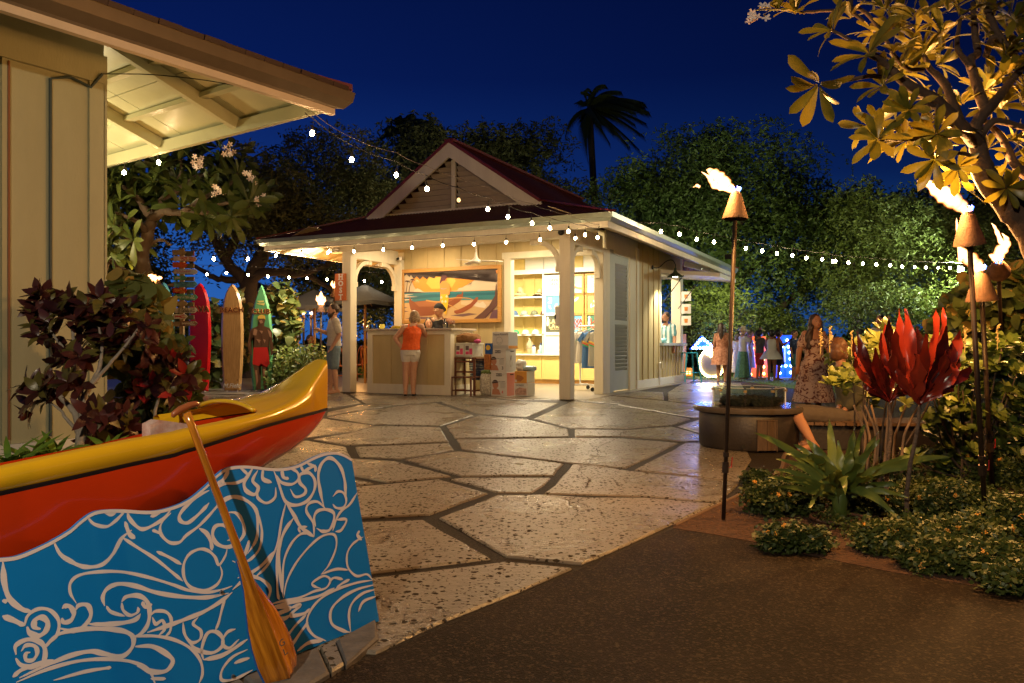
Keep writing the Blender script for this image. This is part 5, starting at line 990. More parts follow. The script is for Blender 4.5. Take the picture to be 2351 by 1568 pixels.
def person(label, base, h, face=0, pose=None, sk=SK1, top=None, bottom=None, hair=None, fem=False, vox=.012, shoes=None, group=None, turn=0, barefoot=False, cat='person', thick=1.0):
    """face: turn about z in degrees, 0 looks at the camera. top/bottom: (kind, material, ...)"""
    t = T('person', label, cat, base, R(face), group); J = dict(J0); J.update(pose or {}); J = {k: Vector(v)*h for k, v in J.items()}; q = h*thick
    sw = .92 if fem else 1.05
    for s in 'LR':
        if 'sh'+s not in (pose or {}): J['sh'+s].x *= .90 if fem else 1.04
    P_ = [('l', [((J['pel'].x, J['pel'].y, J['pel'].z-.045*h), .070*q, .058*q), (J['pel'], (.092 if fem else .086)*q, .066*q), (J['pel'].lerp(J['wai'], .5), (.088 if fem else .086)*q, .062*q), (J['wai'], (.070 if fem else .080)*q, .054*q), (J['wai'].lerp(J['che'], .6), .084*q*sw, .058*q), (J['che'], .094*q*sw, .062*q), (J['che'].lerp(J['nec'], .6), .09*q*sw, .052*q), (J['nec'], .045*q, .040*q)]),
          ('c', J['nec']-Vector((0,0,.02*h)), J['hea']-Vector((0,0,.04*h)), .034*q, .031*q)]
    tr = Matrix.Rotation(R(turn), 3, 'Z'); hd = J['hea']; hh = .073*h; fw = tr @ Vector((0,-1,0)); rt = tr @ Vector((1,0,0))
    P_ += [('e', hd, (.052*h, .060*h, hh)), ('e', hd+fw*.014*h-Vector((0,0,.032*h)), (.040*h, .044*h, .042*h)), ('c', hd+fw*.054*h+Vector((0,0,.005*h)), hd+fw*.070*h-Vector((0,0,.016*h)), .006*h, .010*h)]
    for s in (-1, 1): P_.append(('e', hd+rt*s*.052*h-Vector((0,0,.006*h)), (.009*h, .013*h, .018*h)))
    if fem and thick: 
        for s in (-1, 1): P_.append(('e', J['che']+Vector((s*.040*h,-.045*h,-.015*h)), (.034*h,.032*h,.034*h)))
    for s in 'LR':
        sg = 1 if s == 'L' else -1; sh, el, wr = J['sh'+s], J['el'+s], J['wr'+s]
        P_ += [('c', J['nec'].lerp(sh, .3)-Vector((0,0,.018*h)), sh, .034*q, .036*q), ('c', sh, el, .033*q, .025*q), ('c', el, wr, .026*q, .0175*q, 1.08)]
        d = (wr-el).normalized(); hl = .058*h; side = d.cross(Vector((0,1,0)) if abs(d.y) < .8 else Vector((0,0,1))).normalized()
        P_.append(('c', wr+d*.008*h, wr+d*hl*.7, .017*q, .018*q)); 
        for k in range(4): o = side*((k-1.5)*.0095*h); P_.append(('c', wr+d*hl*.75+o, wr+d*(hl*(1.35+.12*(k in (1, 2))))+o*1.15+fw*.010*h, .0062*h, .005*h))
        P_.append(('c', wr+d*hl*.3+side*.017*h*-sg, wr+d*hl*.85+side*.032*h*-sg, .0075*h, .006*h))
        hi, kn, an = J['hi'+s], J['kn'+s], J['an'+s]
        P_ += [('c', hi, kn, .054*q, .036*q, 1.0), ('c', kn, an, .036*q, .021*q, 1.12)]
        ft = J.get('to'+s) or (an+Vector((sg*.012*h,-.085*h,-.030*h))); P_ += [('c', an, an+Vector((0,.02*h,-.022*h)), .024*h, .022*h), ('c', an+Vector((0,0,-.018*h)), ft, .022*h, .018*h)]
        if shoes: blob('sandal', shoes, t, [('c', an+Vector((0,.025*h,-.036*h)), ft+Vector((0,-.015*h,-.012*h)), .019*h, .020*h), ('c', an+Vector((0,.0,-.012*h)), an+Vector((0,-.02*h,-.02*h)), .026*h, .022*h)], vox)
    blob('body', sk, t, P_, vox)
    # face details
    for s in (-1, 1):
        e = hd+fw*.053*h+rt*s*.020*h+Vector((0,0,.004*h)); MB().lathe([(.0001,-.004*h),(.006*h,0),(.0001,.004*h)], 8, tuple(e)).build('eye', EYE, t)
        MB().tube([e+Vector((0,0,.013*h))-rt*s*.008*h+fw*.003*h, e+Vector((0,0,.015*h))+rt*s*.010*h], .0024*h, 5).build('eyebrow', hair[1] if hair else EYE, t)
    m_ = hd+fw*.058*h-Vector((0,0,.035*h)); MB().tube([m_-rt*.013*h, m_+fw*.003*h, m_+rt*.013*h], .0035*h, 5).build('mouth', LIP, t)
    # clothes
    if top:
        k, m = top[0], top[1]; g = .012*h; C = [('l', [((J['pel'].x, J['pel'].y, J['pel'].z+(.0 if k != 'long' else -.03*h)), .098*q+g*.6, .072*q+g), (J['wai'], (.078 if fem else .086)*q+g, .060*q+g), (J['wai'].lerp(J['che'], .6), .088*q*sw+g, .064*q+g), (J['che'], .097*q*sw+g, .067*q+g), (J['che'].lerp(J['nec'], .62), .093*q*sw+g*.6, .058*q+g*.5), (J['nec']-Vector((0,0,.012*h)), .048*q, .043*q)])]
        for s in 'LR':
            if k in ('shirt', 'long', 'tee'): C += [('c', J['nec'].lerp(J['sh'+s], .4)-Vector((0,0,.018*h)), J['sh'+s], .038*q, .043*q), ('c', J['sh'+s], J['sh'+s].lerp(J['el'+s], .68 if k != 'long' else 1), .043*q, .041*q)]
            if k == 'long': C.append(('c', J['el'+s], J['el'+s].lerp(J['wr'+s], .9), .036*q, .030*q))
            if k == 'tank': C.append(('c', J['nec'].lerp(J['sh'+s], .45)-Vector((0,0,.016*h)), J['nec'].lerp(J['sh'+s], .62)-Vector((0,0,.02*h)), .038*q, .036*q))
        if fem:
            for s in (-1, 1): C.append(('e', J['che']+Vector((s*.040*h,-.048*h,-.015*h)), (.040*h,.036*h,.040*h)))
        blob('shirt', m, t, C, vox, disp=.010*h)
    if bottom:
        k, m = bottom[0], bottom[1]; g = .010*h
        if k in ('shorts', 'trousers'):
            f = bottom[2] if len(bottom) > 2 else .55; C = [('l', [((J['pel'].x, J['pel'].y, J['pel'].z-.06*h), .086*q+g, .066*q+g), (J['pel'], .096*q+g*.6, .068*q+g*.6), (J['pel'].lerp(J['wai'], .55), .086*q+g*.5, .062*q+g*.5)])]
            for s in 'LR':
                C.append(('c', J['hi'+s], J['hi'+s].lerp(J['kn'+s], f if k == 'shorts' else 1), .060*q+g*.4, .052*q+g*.4))
                if k == 'trousers': C.append(('c', J['kn'+s], J['kn'+s].lerp(J['an'+s], .95), .045*q, .040*q))
            blob('shorts' if k == 'shorts' else 'trousers', m, t, C, vox, disp=.008*h)
        elif k == 'skirt':
            z1, flare = bottom[2]*h, bottom[3]; zt = J['wai'].z+.01*h if not (len(bottom) > 4) else bottom[4]*h; n, rows = 40, 10; vs = []; fs = []
            for j in range(rows+1):
                a = j/rows; z = zt+(z1-zt)*a; c = J['wai'].lerp(J['pel'], min(1, a*2)); r = (.088+(flare)*a**.8)*q if a > .15 else (.082+.04*a)*q
                for i in range(n): an = 2*math.pi*i/n; w_ = 1+.05*a*math.sin(an*9+j*.2)+.03*a*math.sin(an*5+1); vs.append((c.x+r*w_*math.cos(an)+.006*h, c.y+r*w_*.85*math.sin(an), z))
            for j in range(rows):
                for i in range(n): fs.append((j*n+i, j*n+(i+1) % n, (j+1)*n+(i+1) % n, (j+1)*n+i))
            MB().add(vs, fs).build('skirt', m, t, True)
    if hair:
        k, m = hair[0], hair[1]; bk = -fw; H_ = [('e', hd+bk*.012*h+Vector((0,0,.016*h)), (.057*h, .060*h, .067*h))]
        if k == 'bob': H_ += [('e', hd+bk*.026*h-Vector((0,0,.020*h)), (.060*h,.048*h,.060*h)), ('c', hd+rt*.045*h+Vector((0,0,.0)), hd+rt*.05*h-Vector((0,0,.05*h)), .022*h, .018*h), ('c', hd-rt*.045*h, hd-rt*.05*h-Vector((0,0,.05*h)), .022*h, .018*h)]
        if k in ('long', 'side'):
            H_ += [('c', hd+bk*.03*h, hd+bk*.055*h-Vector((0,0,.10*h)), .055*h, .045*h), ('c', hd+bk*.055*h-Vector((0,0,.10*h)), hd+bk*.06*h-Vector((0,0,.20*h)), .045*h, .035*h), ('c', hd+rt*.05*h+Vector((0,0,.01*h)), hd+rt*.062*h-Vector((0,0,.13*h)), .020*h, .020*h), ('c', hd-rt*.05*h+Vector((0,0,.01*h)), hd-rt*.062*h-Vector((0,0,.13*h)), .020*h, .020*h)]
            if k == 'side': H_ += [('c', hd-rt*.05*h-Vector((0,0,.05*h)), hd-rt*.085*h-Vector((0,0,.25*h))+fw*.03*h, .030*h, .026*h), ('c', hd-rt*.05*h-Vector((0,0,.05*h))+fw*.02*h, hd-rt*.11*h-Vector((0,0,.18*h)), .026*h, .03*h)]
        if k == 'pony': H_ += [('c', hd+bk*.06*h, hd+bk*.09*h-Vector((0,0,.12*h)), .026*h, .016*h)]
        if k == 'curly': H_ += [('e', hd+bk*.03*h+Vector((0,0,.005*h)), (.072*h,.070*h,.072*h))]
        # cut the face free: keep hair behind the face plane
        H2 = blob('hair', m, t, H_, vox*.8, disp=.012*h); me = H2.data; bm = bmesh.new(); bm.from_mesh(me)
        bmesh.ops.delete(bm, geom=[v for v in bm.verts if (v.co-hd).dot(fw) > .022*h and (v.co.z-hd.z) < .032*h and abs((v.co-hd).dot(rt)) < .038*h], context='VERTS'); bm.to_mesh(me); bm.free()
    t['h'] = h; return t, J, hd, fw, rt
def child(t, name, m, parts, vox=.008): return blob(name, m, t, parts, vox)
BRH = mat('dark_brown_hair', (.05,.028,.018), .5, var=.3, vs=30); BLK = mat('black_hair', (.012,.010,.010), .4, var=.3, vs=30); BLO = mat('ash_blond_hair', (.30,.20,.11), .5, var=.45, vs=40); BLKL = mat('black_sandal_leather', (.015,.013,.012), .5)
# bearded man by the post
b = G(767, 904); h = 1.85
t, J, hd, fw, rt = person('bearded man in cream short sleeve shirt and blue shorts holding a drink', b, h, -66, dict(elR=(-.125,-.03,.665), wrR=(-.085,-.135,.70), elL=(.12,.035,.65), wrL=(.10,-.035,.53), anR=(-.05,-.03,.045), knR=(-.05,-.03,.285)), SK3, ('shirt', mat('cream_linen', (.55,.50,.42), .85, var=.06, vs=30)), ('shorts', mat('blue_grey_cotton', (.16,.23,.28), .85, var=.1, vs=20), .88), ('short', BRH), vox=.009)
child(t, 'beard', BRH, [('e', hd+fw*.030*h-Vector((0,0,.052*h)), (.040*h,.036*h,.030*h)), ('c', hd+rt*.044*h-Vector((0,0,.02*h)), hd+rt*.03*h+fw*.03*h-Vector((0,0,.06*h)), .012*h, .014*h), ('c', hd-rt*.044*h-Vector((0,0,.02*h)), hd-rt*.03*h+fw*.03*h-Vector((0,0,.06*h)), .012*h, .014*h)])
wr = J['wrR']; cup = T('iced_drink', 'clear plastic cup with straw held by the bearded man', 'drink', t.matrix_basis @ (wr+Vector((.005,-.075,.0))), 0); MB().lathe([(.03,-.05),(.042,.06)], 14).build('cup', mat('cloudy_plastic', (.62,.55,.42), .2), cup, 'auto'); MB().tube([(0,0,.0),(-.01,0,.17)], .006, 6).build('straw', WPAINT, cup)
for s in 'LR': a = J['an'+s]; blob('flip_flop', mat('grey_sandal', (.35,.33,.30), .6), t, [('c', a+Vector((0,.03,-.066)), a+Vector((0,-.17,-.070)), .035, .038)], .012)
# woman in orange at the counter
b = G(944, 908); h = 1.70
t, J, hd, fw, rt = person('woman in bright orange sleeveless top and white shorts leaning at the counter', b, h, 184, dict(pel=(.01,.0,.53), wai=(.0,-.01,.61), che=(-.01,-.03,.72), nec=(-.018,-.05,.825), hea=(-.040,-.085,.915), shL=(.085,-.03,.79), elL=(.185,-.02,.665), wrL=(.115,.01,.565), shR=(-.115,-.04,.80), elR=(-.165,-.12,.70), wrR=(-.10,-.22,.77), hiL=(.055,0,.51), hiR=(-.040,0,.51), knL=(.06,-.005,.285), anL=(.065,.01,.045), knR=(-.025,-.01,.285), anR=(-.022,0,.045)), SK3, ('tank', mat('bright_orange_cotton', (.72,.10,.008), .8, var=.08, vs=15)), ('shorts', mat('white_twill', (.62,.58,.52), .85, var=.05, vs=20), .36), ('bob', BLO), fem=True, vox=.009, shoes=BLKL, turn=-25, thick=1.12)
child(t, 'bracelet', mat('beaded_bracelet', (.45,.32,.2), .4), [('c', J['wrL']+Vector((-.01,0,-.0)), J['wrL']+Vector((.004,0,.012)), .026, .026)])
# attendant
s_, z_ = onT((1350+968/2.34)/1.7423, 0, 1.3); b = L2W(s_, 1.3, 0); h = 1.86; Yb = b.y; h = 1+(792-697)/1800*Yb
BT = mat('black_tank_cotton', (.02,.02,.022), .85)
t, J, hd, fw, rt = person('smiling attendant in black tank top and backwards cap behind the counter', b, h, -12, dict(hea=(-.012,-.04,.925), elL=(.16,-.03,.66), wrL=(.13,-.14,.68), elR=(-.16,-.03,.66), wrR=(-.10,-.14,.68)), SK1, ('tank', BT), ('shorts', BT, .8), ('short', BLK), vox=.009, turn=-18)
child(t, 'cap', BT, [('e', hd-fw*.006*h+Vector((0,0,.030*h)), (.060*h,.066*h,.052*h)), ('c', hd-fw*.07*h+Vector((0,0,.02*h)), hd-fw*.10*h+Vector((0,0,.01*h)), .035*h, .028*h)])
for s in (-1, 1): e = hd+fw*.062*h+rt*s*.021*h+Vector((0,0,.002*h)); MB().tube([e+rt*.015*h*math.cos(a)+Vector((0,0,.012*h*math.sin(a))) for a in np.linspace(0, 6.3, 14)], .0016*h, 4).build('glasses_rim', mat('pale_gold_frame', (.6,.45,.2), .3, metal=.6), t)
MB().tube([hd+Vector((.05*h*math.cos(a), -.035*h+.05*h*math.sin(a)*.8-.01*h, -.09*h-.03*h*(math.sin(a) < 0)*abs(math.sin(a)))) for a in np.linspace(0, 6.28, 20)], .004*h, 5).build('shell_necklace', mat('shell', (.6,.5,.35), .5), t)
for i, r_ in enumerate(('LAVA','LAVA')): text(r_, .05, WPAINT, t, (0.03, J['che'].y-.095*h, J['che'].z-.02*h-i*.045), off=.002)
s_, z_ = onT((1350+812/2.34)/1.7423, 0, .98); b = L2W(s_, 1.15, 0); h = 1+(792-(950+757/2.34)/1.7423)/1800*b.y
person('dark haired woman bending low behind the counter', b, h, 10, dict(hea=(0,-.05,.925)), SK3, ('tee', BT), ('trousers', BT), ('long', BLK), fem=True)
# bartender in the window
b = L2W(-.55, 6.95); b = P(1529, 0, b.y); b.z = 0; h = 1+(792-717)/1800*b.y
TEALS = bpy.data.materials.new('teal_white_striped_shirt'); TEALS.use_nodes = True; n = TEALS.node_tree.nodes; l = TEALS.node_tree.links; wv = n.new('ShaderNodeTexWave'); wv.inputs['Scale'].default_value = 2.9; tcx = n.new('ShaderNodeTexCoord'); l.new(tcx.outputs['Object'], wv.inputs[0]); rp = n.new('ShaderNodeValToRGB'); rp.color_ramp.interpolation = 'CONSTANT'; rp.color_ramp.elements[0].color = (.66,.64,.58,1); rp.color_ramp.elements[1].position = .5; rp.color_ramp.elements[1].color = (.10,.26,.27,1); l.new(wv.outputs[0], rp.inputs[0]); l.new(rp.outputs[0], n['Principled BSDF'].inputs[0])
t, J, hd, fw, rt = person('bartender in teal and white striped shirt standing at the bar window', b, h, -35, dict(), SK1, ('shirt', TEALS), ('shorts', BT), ('short', BRH), vox=.010, turn=-25)
child(t, 'beard', BRH, [('e', hd+fw*.030*h-Vector((0,0,.055*h)), (.036*h,.030*h,.022*h))]); MB().tube([hd+rt*x*h+fw*.05*h+Vector((0,0,.055*h)) for x in (-.03,-.01,0,.01,.03)], .006*h, 6).build('sunglasses', DARK, t)
bw = T('blue_bowl', 'pale teal bowl on the bar window sill', 'bowl', L2W(-.09, 6.35, 1.052), -AP); MB().lathe([(.07,0),(.11,.03),(.125,.12),(.11,.11),(.06,.02)], 16, cap=False).build('bowl', mat('pale_teal_ceramic', (.18,.42,.45), .3), bw, True)
# seated figures and strangers on the lawn
def Z5(x, y): return S(x, y, 2650, 1150, 3.135)
def bgp(label, feet, top_v, face, **k):
    b = G(*feet); h = (feet[1]-top_v)/1800*b.y; return person(label, b, h, face, k.pop('pose', None), k.pop('sk', SK2), group='guests gathered on the lawn', vox=.014, **k)
ORD = mat('orange_floral_cotton', (.55,.15,.05), .85, var=.55, vs=22, var2=(.70,.34,.20))
bgp('guest in orange floral dress with long hair facing away', (1657,878), 742, 160, top=('tank', ORD), bottom=('skirt', ORD, .30, .06), hair=('long', BRH), fem=True, sk=SK1, thick=1.12)
HATM = mat('pale_bucket_hat_cloth', (.50,.43,.30), .8); CW = mat('white_blouse', (.50,.50,.47), .85); GS = mat('green_floral_skirt', (.08,.20,.12), .85, var=.5, vs=18)
t, J, hd, fw, rt = bgp('guest in wide sun hat, white blouse and long green skirt', (1706,870), 752, 100, top=('shirt', CW), bottom=('skirt', GS, .03, .09), hair=('bob', BLO), fem=True, sk=SK1, pose=dict(elL=(.13,-.10,.72), wrL=(.08,-.14,.82), elR=(-.13,-.10,.72), wrR=(-.06,-.14,.82)))
MB().lathe([(.16,-.045),(.158,-.035),(.085,.0),(.075,.07),(.045,.09),(0,.092)], 18, tuple(hd+Vector((0,0,.045*1.5))), cap=False).build('sun_hat', HATM, t, True)
BE = mat('beige_linen', (.38,.34,.27), .9, var=.1); bgp('short guest in loose beige outfit behind the green skirt', (1693,867), 766, 150, top=('tee', BE), bottom=('skirt', BE, .12, .03), hair=('bob', BRH), fem=True)
GD = mat('grey_white_dress_cloth', (.42,.44,.47), .85); bgp('guest in pale grey dress beside the sun hat', (1722,868.5), 758, 70, top=('tee', GD), bottom=('skirt', GD, .22, .04), hair=('bob', BRH), fem=True, sk=SK1)
RS = mat('red_swim_shorts', (.40,.015,.015), .8); OT = mat('dark_olive_tee', (.06,.06,.045), .85); bgp('boy in dark tee and red shorts with a hand on his head', (1744,871), 757, 110, top=('tee', OT), bottom=('shorts', RS, .8), hair=('curly', BLK), pose=dict(elL=(.16,-.06,.90), wrL=(.06,-.05,.99), elR=(-.13,-.06,.66), wrR=(-.06,-.12,.60)))
WD = mat('white_sundress_cotton', (.58,.62,.60), .85); bgp('girl in short white sundress seen from behind', (1772,873.5), 757, 150, top=('tank', WD), bottom=('skirt', WD, .42, .13), hair=('curly', BLK), fem=True, pose=dict(elL=(.13,-.05,.66), wrL=(.09,-.12,.60)))
NB = mat('navy_cotton', (.02,.035,.10), .85); t, J, hd, fw, rt = bgp('guest in navy dress holding up a phone', (1788,872.5), 757, 75, top=('tank', NB), bottom=('skirt', NB, .30, .04), hair=('curly', BLK), fem=True, pose=dict(elL=(.10,-.08,.69), wrL=(.03,-.17,.76), elR=(-.10,-.08,.69), wrR=(-.03,-.17,.76)))
ph = T('phone', 'phone held up by the guest in the navy dress', 'phone', t.matrix_basis @ (J['wrL'].lerp(J['wrR'], .5)+Vector((0,-.10,.06))), R(75)); box('case', DARK, ph, -.045, .045, -.006, .006, -.06, .10)
bgp('boy in navy tee and teal shorts at the right end of the group', (1824,874), 758, 40, top=('tee', NB), bottom=('shorts', mat('teal_shorts_cloth', (.03,.16,.20), .85), .85), hair=('short', BRH), sk=SK1, pose=dict(elL=(.13,-.04,.66), wrL=(.09,-.12,.62)))
# woman in the floral dress, near
b = P(1868, 0, 11.25); b.z = 0; h = 1.445
FD = bpy.data.materials.new('pink_maroon_floral_dress'); FD.use_nodes = True; n = FD.node_tree.nodes; l = FD.node_tree.links; vo = n.new('ShaderNodeTexNoise'); vo.inputs['Scale'].default_value = 17; vo.inputs['Detail'].default_value = 2; vo.inputs['Distortion'].default_value = 1.6; tcx = n.new('ShaderNodeTexCoord'); l.new(tcx.outputs['Object'], vo.inputs[0]); rp = n.new('ShaderNodeValToRGB'); rp.color_ramp.elements[0].position = .42; rp.color_ramp.elements[0].color = (.14,.04,.03,1); rp.color_ramp.elements[1].position = .50; rp.color_ramp.elements[1].color = (.52,.36,.28,1); l.new(vo.outputs[0], rp.inputs[0]); l.new(rp.outputs[0], n['Principled BSDF'].inputs[0]); n['Principled BSDF'].inputs['Roughness'].default_value = .85
t, J, hd, fw, rt = person('young woman in off-shoulder floral dress with long dark hair looking down', b, h, 8, dict(hea=(.01,-.02,.92), elR=(-.155,.0,.63), wrR=(-.19,-.04,.485), elL=(.15,-.03,.63), wrL=(.13,-.10,.52)), SK1, None, ('skirt', FD, .13, .10), ('side', BRH), fem=True, vox=.008, thick=1.08)
blob('bodice', FD, t, [('l', [(J['wai'], .095*h, .075*h), (J['wai'].lerp(J['che'], .5), .098*h, .075*h), (J['che'], .104*h, .080*h), (J['che']+Vector((0,0,.028*h)), .106*h, .078*h)]), ('c', J['shR'].lerp(J['elR'], .25), J['shR'].lerp(J['elR'], .6), .044*h, .046*h), ('c', J['shL'].lerp(J['elL'], .25), J['shL'].lerp(J['elL'], .6), .044*h, .046*h)]+[('e', J['che']+Vector((s*.042*h,-.050*h,-.01*h)), (.042*h,.038*h,.038*h)) for s in (-1, 1)], .010, disp=.012)
# seated man at the fire pit
hp = P(1962, 962, 7.9); kn = P(1822, 948, 7.55); an = P(1862, 1022, 7.35); hd_ = P(1926, 802, 8.0); h = 1.55; b = Vector((hp.x, hp.y, 0)); rot = Matrix.Rotation(R(-90), 3, 'Z')
def lc(v): q = rot.inverted() @ (Vector(v)-b); return tuple(q/h)
sp = dict(pel=lc(hp), wai=lc(hp.lerp(hd_, .25)), che=lc(hp.lerp(hd_, .5)), nec=lc(hp.lerp(hd_, .78)), hea=lc(hd_), hiL=lc(hp+Vector((0,-.09,0))), hiR=lc(hp+Vector((0,.09,0))), knL=lc(kn+Vector((0,-.05,0))), knR=lc(kn+Vector((.04,.16,.0))), anL=lc((an.x,an.y-.05,.08)), anR=lc((an.x+.05,an.y+.2,.08)),
          shL=lc(hp.lerp(hd_, .72)+Vector((0,-.17,0))), shR=lc(hp.lerp(hd_, .72)+Vector((0,.17,0))), elL=lc(hp.lerp(hd_, .4)+Vector((.04,-.22,0))), elR=lc(hp.lerp(hd_, .4)+Vector((.04,.20,0))), wrL=lc(hp.lerp(kn, .22)+Vector((0,-.12,.11))), wrR=lc(hp.lerp(kn, .2)+Vector((0,.08,.11))))
t, J, hd, fw, rt = person('man sitting at the fire pit bench in olive shirt and charcoal shorts', b, h, -90, sp, SK1, ('long', mat('olive_cotton', (.06,.055,.03), .9)), ('shorts', mat('charcoal_cotton', (.10,.08,.062), .9), .88), ('bob', mat('auburn_brown_hair', (.16,.07,.03), .5, var=.3, vs=30)), vox=.010, turn=-140)
b = P(2022, 0, 16); b.z = 0; person('dark haired man in white shirt standing beyond the red leaves', b, 1+(792-723)/1800*16, -60, None, SK1, ('shirt', CW), ('trousers', NB), ('short', BLK), vox=.012)
def seat(label, u, v_top, Y, col, face, hair_=BLK):
    b = P(u, 0, Y); b.z = 0; zt = H+(CY-v_top)*Y/K; h = zt/.72; q = .25
    ps = {k: (v[0], v[1], v[2]-.27) for k, v in J0.items() if k[:2] in ('pe','wa','ch','ne','he','sh','el','wr','hi')}
    ps.update(knL=(.06,-.22,.26), anL=(.06,-.22,.04), knR=(-.06,-.22,.26), anR=(-.06,-.22,.04), wrL=(.09,-.16,.30), wrR=(-.09,-.16,.30))
    person(label, b, h, face, ps, SK1, ('tee', mat(col[0], col[1], .85)), ('shorts', NB, .8), ('short', hair_), vox=.014); 
    c = T('stool', 'low stool under the '+label, 'stool', b, 0); MB().box(-.2,.2,-.2,.2,.19*h,.22*h).build('seat', mat('brown_wood', (.15,.08,.04), .6), c)
    for x in (-.17,.17):
        for y in (-.17,.17): MB().tube([(x,y,0),(x,y,.19*h)], .02, 6).build('leg', MATS['brown_wood'], c)
seat('diner in blue shirt sitting beyond the hedge', 681, 766, 19, ('denim_blue', (.05,.10,.16)), -120)
seat('diner in dark shirt sitting behind the blue shirted diner', 655, 768, 21, ('dark_grey_cloth', (.03,.03,.035)), 30)
seat('diner in purple shirt beside the hedge', 712, 770, 22, ('purple_cloth', (.06,.03,.10)), 60, BRH)
# ---------------------------------------------------------------- donation boxes beside the counter
def bx5(name, label, cat, t0, xl, xm, xr, yt, yb, m, ms=None, grp=None, bevel=.004):
    """carton given by its corners in the photograph, standing at local depth t0"""
    (u0, v1), (u1, v0), (u2, _) = z5(xl, yt), z5(xm, yb), z5(xr, yb); s0 = onT(u0, v1, t0)[0]; s1, zb = onT(u1, v0, t0); zt = onT(u1, z5(xm, yt)[1], t0)[1]; t1 = onS(u2, v0, s1)[0]
    o = T(name, label, cat, L2W((s0+s1)/2, t0, zb), -AP, grp); w, d, h = (s1-s0)/2, min(max(t1-t0, .1), .45), zt-zb-.004
    box('carton', m, o, -w, w, 0, d, 0, h, bevel=bevel)
    if ms: box('side_print', ms, o, w+.0005, w+.0015, .006, d-.006, .006, h-.006)
    return o, w, d, h
CW_ = mat('white_carton', (.58,.56,.53), .6, var=.04); PK = mat('pink_carton_side', (.62,.25,.20), .6); GRY = mat('grey_print', (.25,.25,.26), .6); BKP = mat('black_print', (.02,.02,.022), .6); ORP = mat('orange_print', (.62,.28,.05), .6); BAB = mat('baby_photo_print', (.42,.19,.11), .6); BAH = mat('baby_hair_print', (.05,.025,.02), .6)
def face_print(o, x, z, s, y=-.003):
    fillpoly('photo_print', BAB, o, [(x+s*.5*math.cos(a), z+s*.62*math.sin(a)) for a in np.arange(0, 6.2, .5)], lambda a, b: (a, y, b)); fillpoly('photo_print', BAH, o, [(x-s*.05+s*.52*math.cos(a), z+s*.25+s*.5*math.sin(a)) for a in np.arange(.1, 3.4, .4)], lambda a, b: (a, y-.001, b))
    fillpoly('photo_print', BAB, o, [(x-s*.6, z-s*1.5), (x+s*.9, z-s*1.5), (x+s*.6, z-s*.75), (x, z-s*.45), (x-s*.5, z-s*.7)], lambda a, b: (a, y+.0005, b))
def lines_(o, x0, x1, z0, n, dz=.018, y=-.003, m=GRY):
    mb = MB()
    for i in range(n): mb.box(x0, x1-random.uniform(0, .3)*(x1-x0), y-.0005, y+.0005, z0-i*dz-.003, z0-i*dz+.003)
    mb.build('small_print', m, o)
gp = 'diaper cartons stacked by the counter'
o, w, d, h = bx5('diaper_box', 'white and pink diaper carton with curly haired child, bottom of the stack', 'box', .36, 1437, 1585, 1660, 1262, 1488, CW_, PK, gp)
face_print(o, -w+.10, h*.48, .13); box('logo_band', BKP, o, -w*.35, w*.35, -.003, -.0005, h-.075, h-.02); text('KIRKLAND', .045, CW_, o, (0, -.004, h-.048), off=.001); text('diapers | couches | pañales', .032, GRY, o, (.0, -.003, h-.18), sx=.8); text('4', .09, mat('red_print', (.6,.08,.06), .6), o, (w*.45, -.003, .08)); lines_(o, w*.2, w*.9, h*.55, 6)
text('KIRKLAND', .03, BKP, o, (w+.003, d*.6, h-.045), rot=(R(90), 0, R(90)))
o, w, d, h = bx5('diaper_box', 'white diaper carton with dark haired baby, middle of the stack', 'box', .36, 1427, 1575, 1678, 1045, 1262, CW_, mat('pale_side_print', (.50,.52,.55), .6), gp)
face_print(o, -w+.09, h*.48, .12); box('logo_band', BKP, o, -w*.35, w*.35, -.003, -.0005, h-.075, h-.02); text('KIRKLAND', .045, CW_, o, (0, -.004, h-.048), off=.001); text('diapers | couches | pañales', .032, GRY, o, (.0, -.003, h-.18), sx=.8); text('3', .09, BKP, o, (w*.6, -.003, .08)); lines_(o, w*.2, w*.9, h*.55, 6)
text('KIRKLAND', .03, BKP, o, (w+.003, d*.6, h-.045), rot=(R(90), 0, R(90))); MB().tube([(w+.004, d*.5+.05*math.cos(a), h*.4+.08*math.sin(a)) for a in np.linspace(0, 6.28, 16)], .003, 4).tube([(w+.004, d*.5-.03, h*.5), (w+.004, d*.5-.04, h*.72), (w+.004, d*.5-.01, h*.55), (w+.004, d*.5+.03, h*.74), (w+.004, d*.5+.03, h*.5)], .003, 4).build('rabbit_print', GRY, o)
o, w, d, h = bx5('diaper_box', 'white SuperAbsorb carton with round smiling print, top of the stack', 'box', .36, 1449, 1598, 1687, 880, 1045, CW_, mat('pale_blue_side_print', (.45,.50,.58), .6), gp)
text('SuperAbsorb', .062, GRY, o, (-w+.02, -.003, h-.05), ax='LEFT', off=.0015); MB().tube([(-.02+.07*math.cos(a), -.003, h*.48+.075*math.sin(a)) for a in np.linspace(0, 6.28, 18)], .003, 4).tube([(-.02+.045*math.cos(a), -.003, h*.46+.04*math.sin(a)) for a in np.linspace(3.4, 6.0, 8)], .004, 4).build('smile_print', GRY, o); box('lower_band', mat('pale_grey_print', (.42,.41,.40), .6), o, -w+.004, w-.004, -.002, -.0005, .01, h*.22); box('orange_band', ORP, o, w+.002, w+.003, .01, d-.01, .01, h*.2)
gp2 = 'smaller nappy boxes right of the stack'
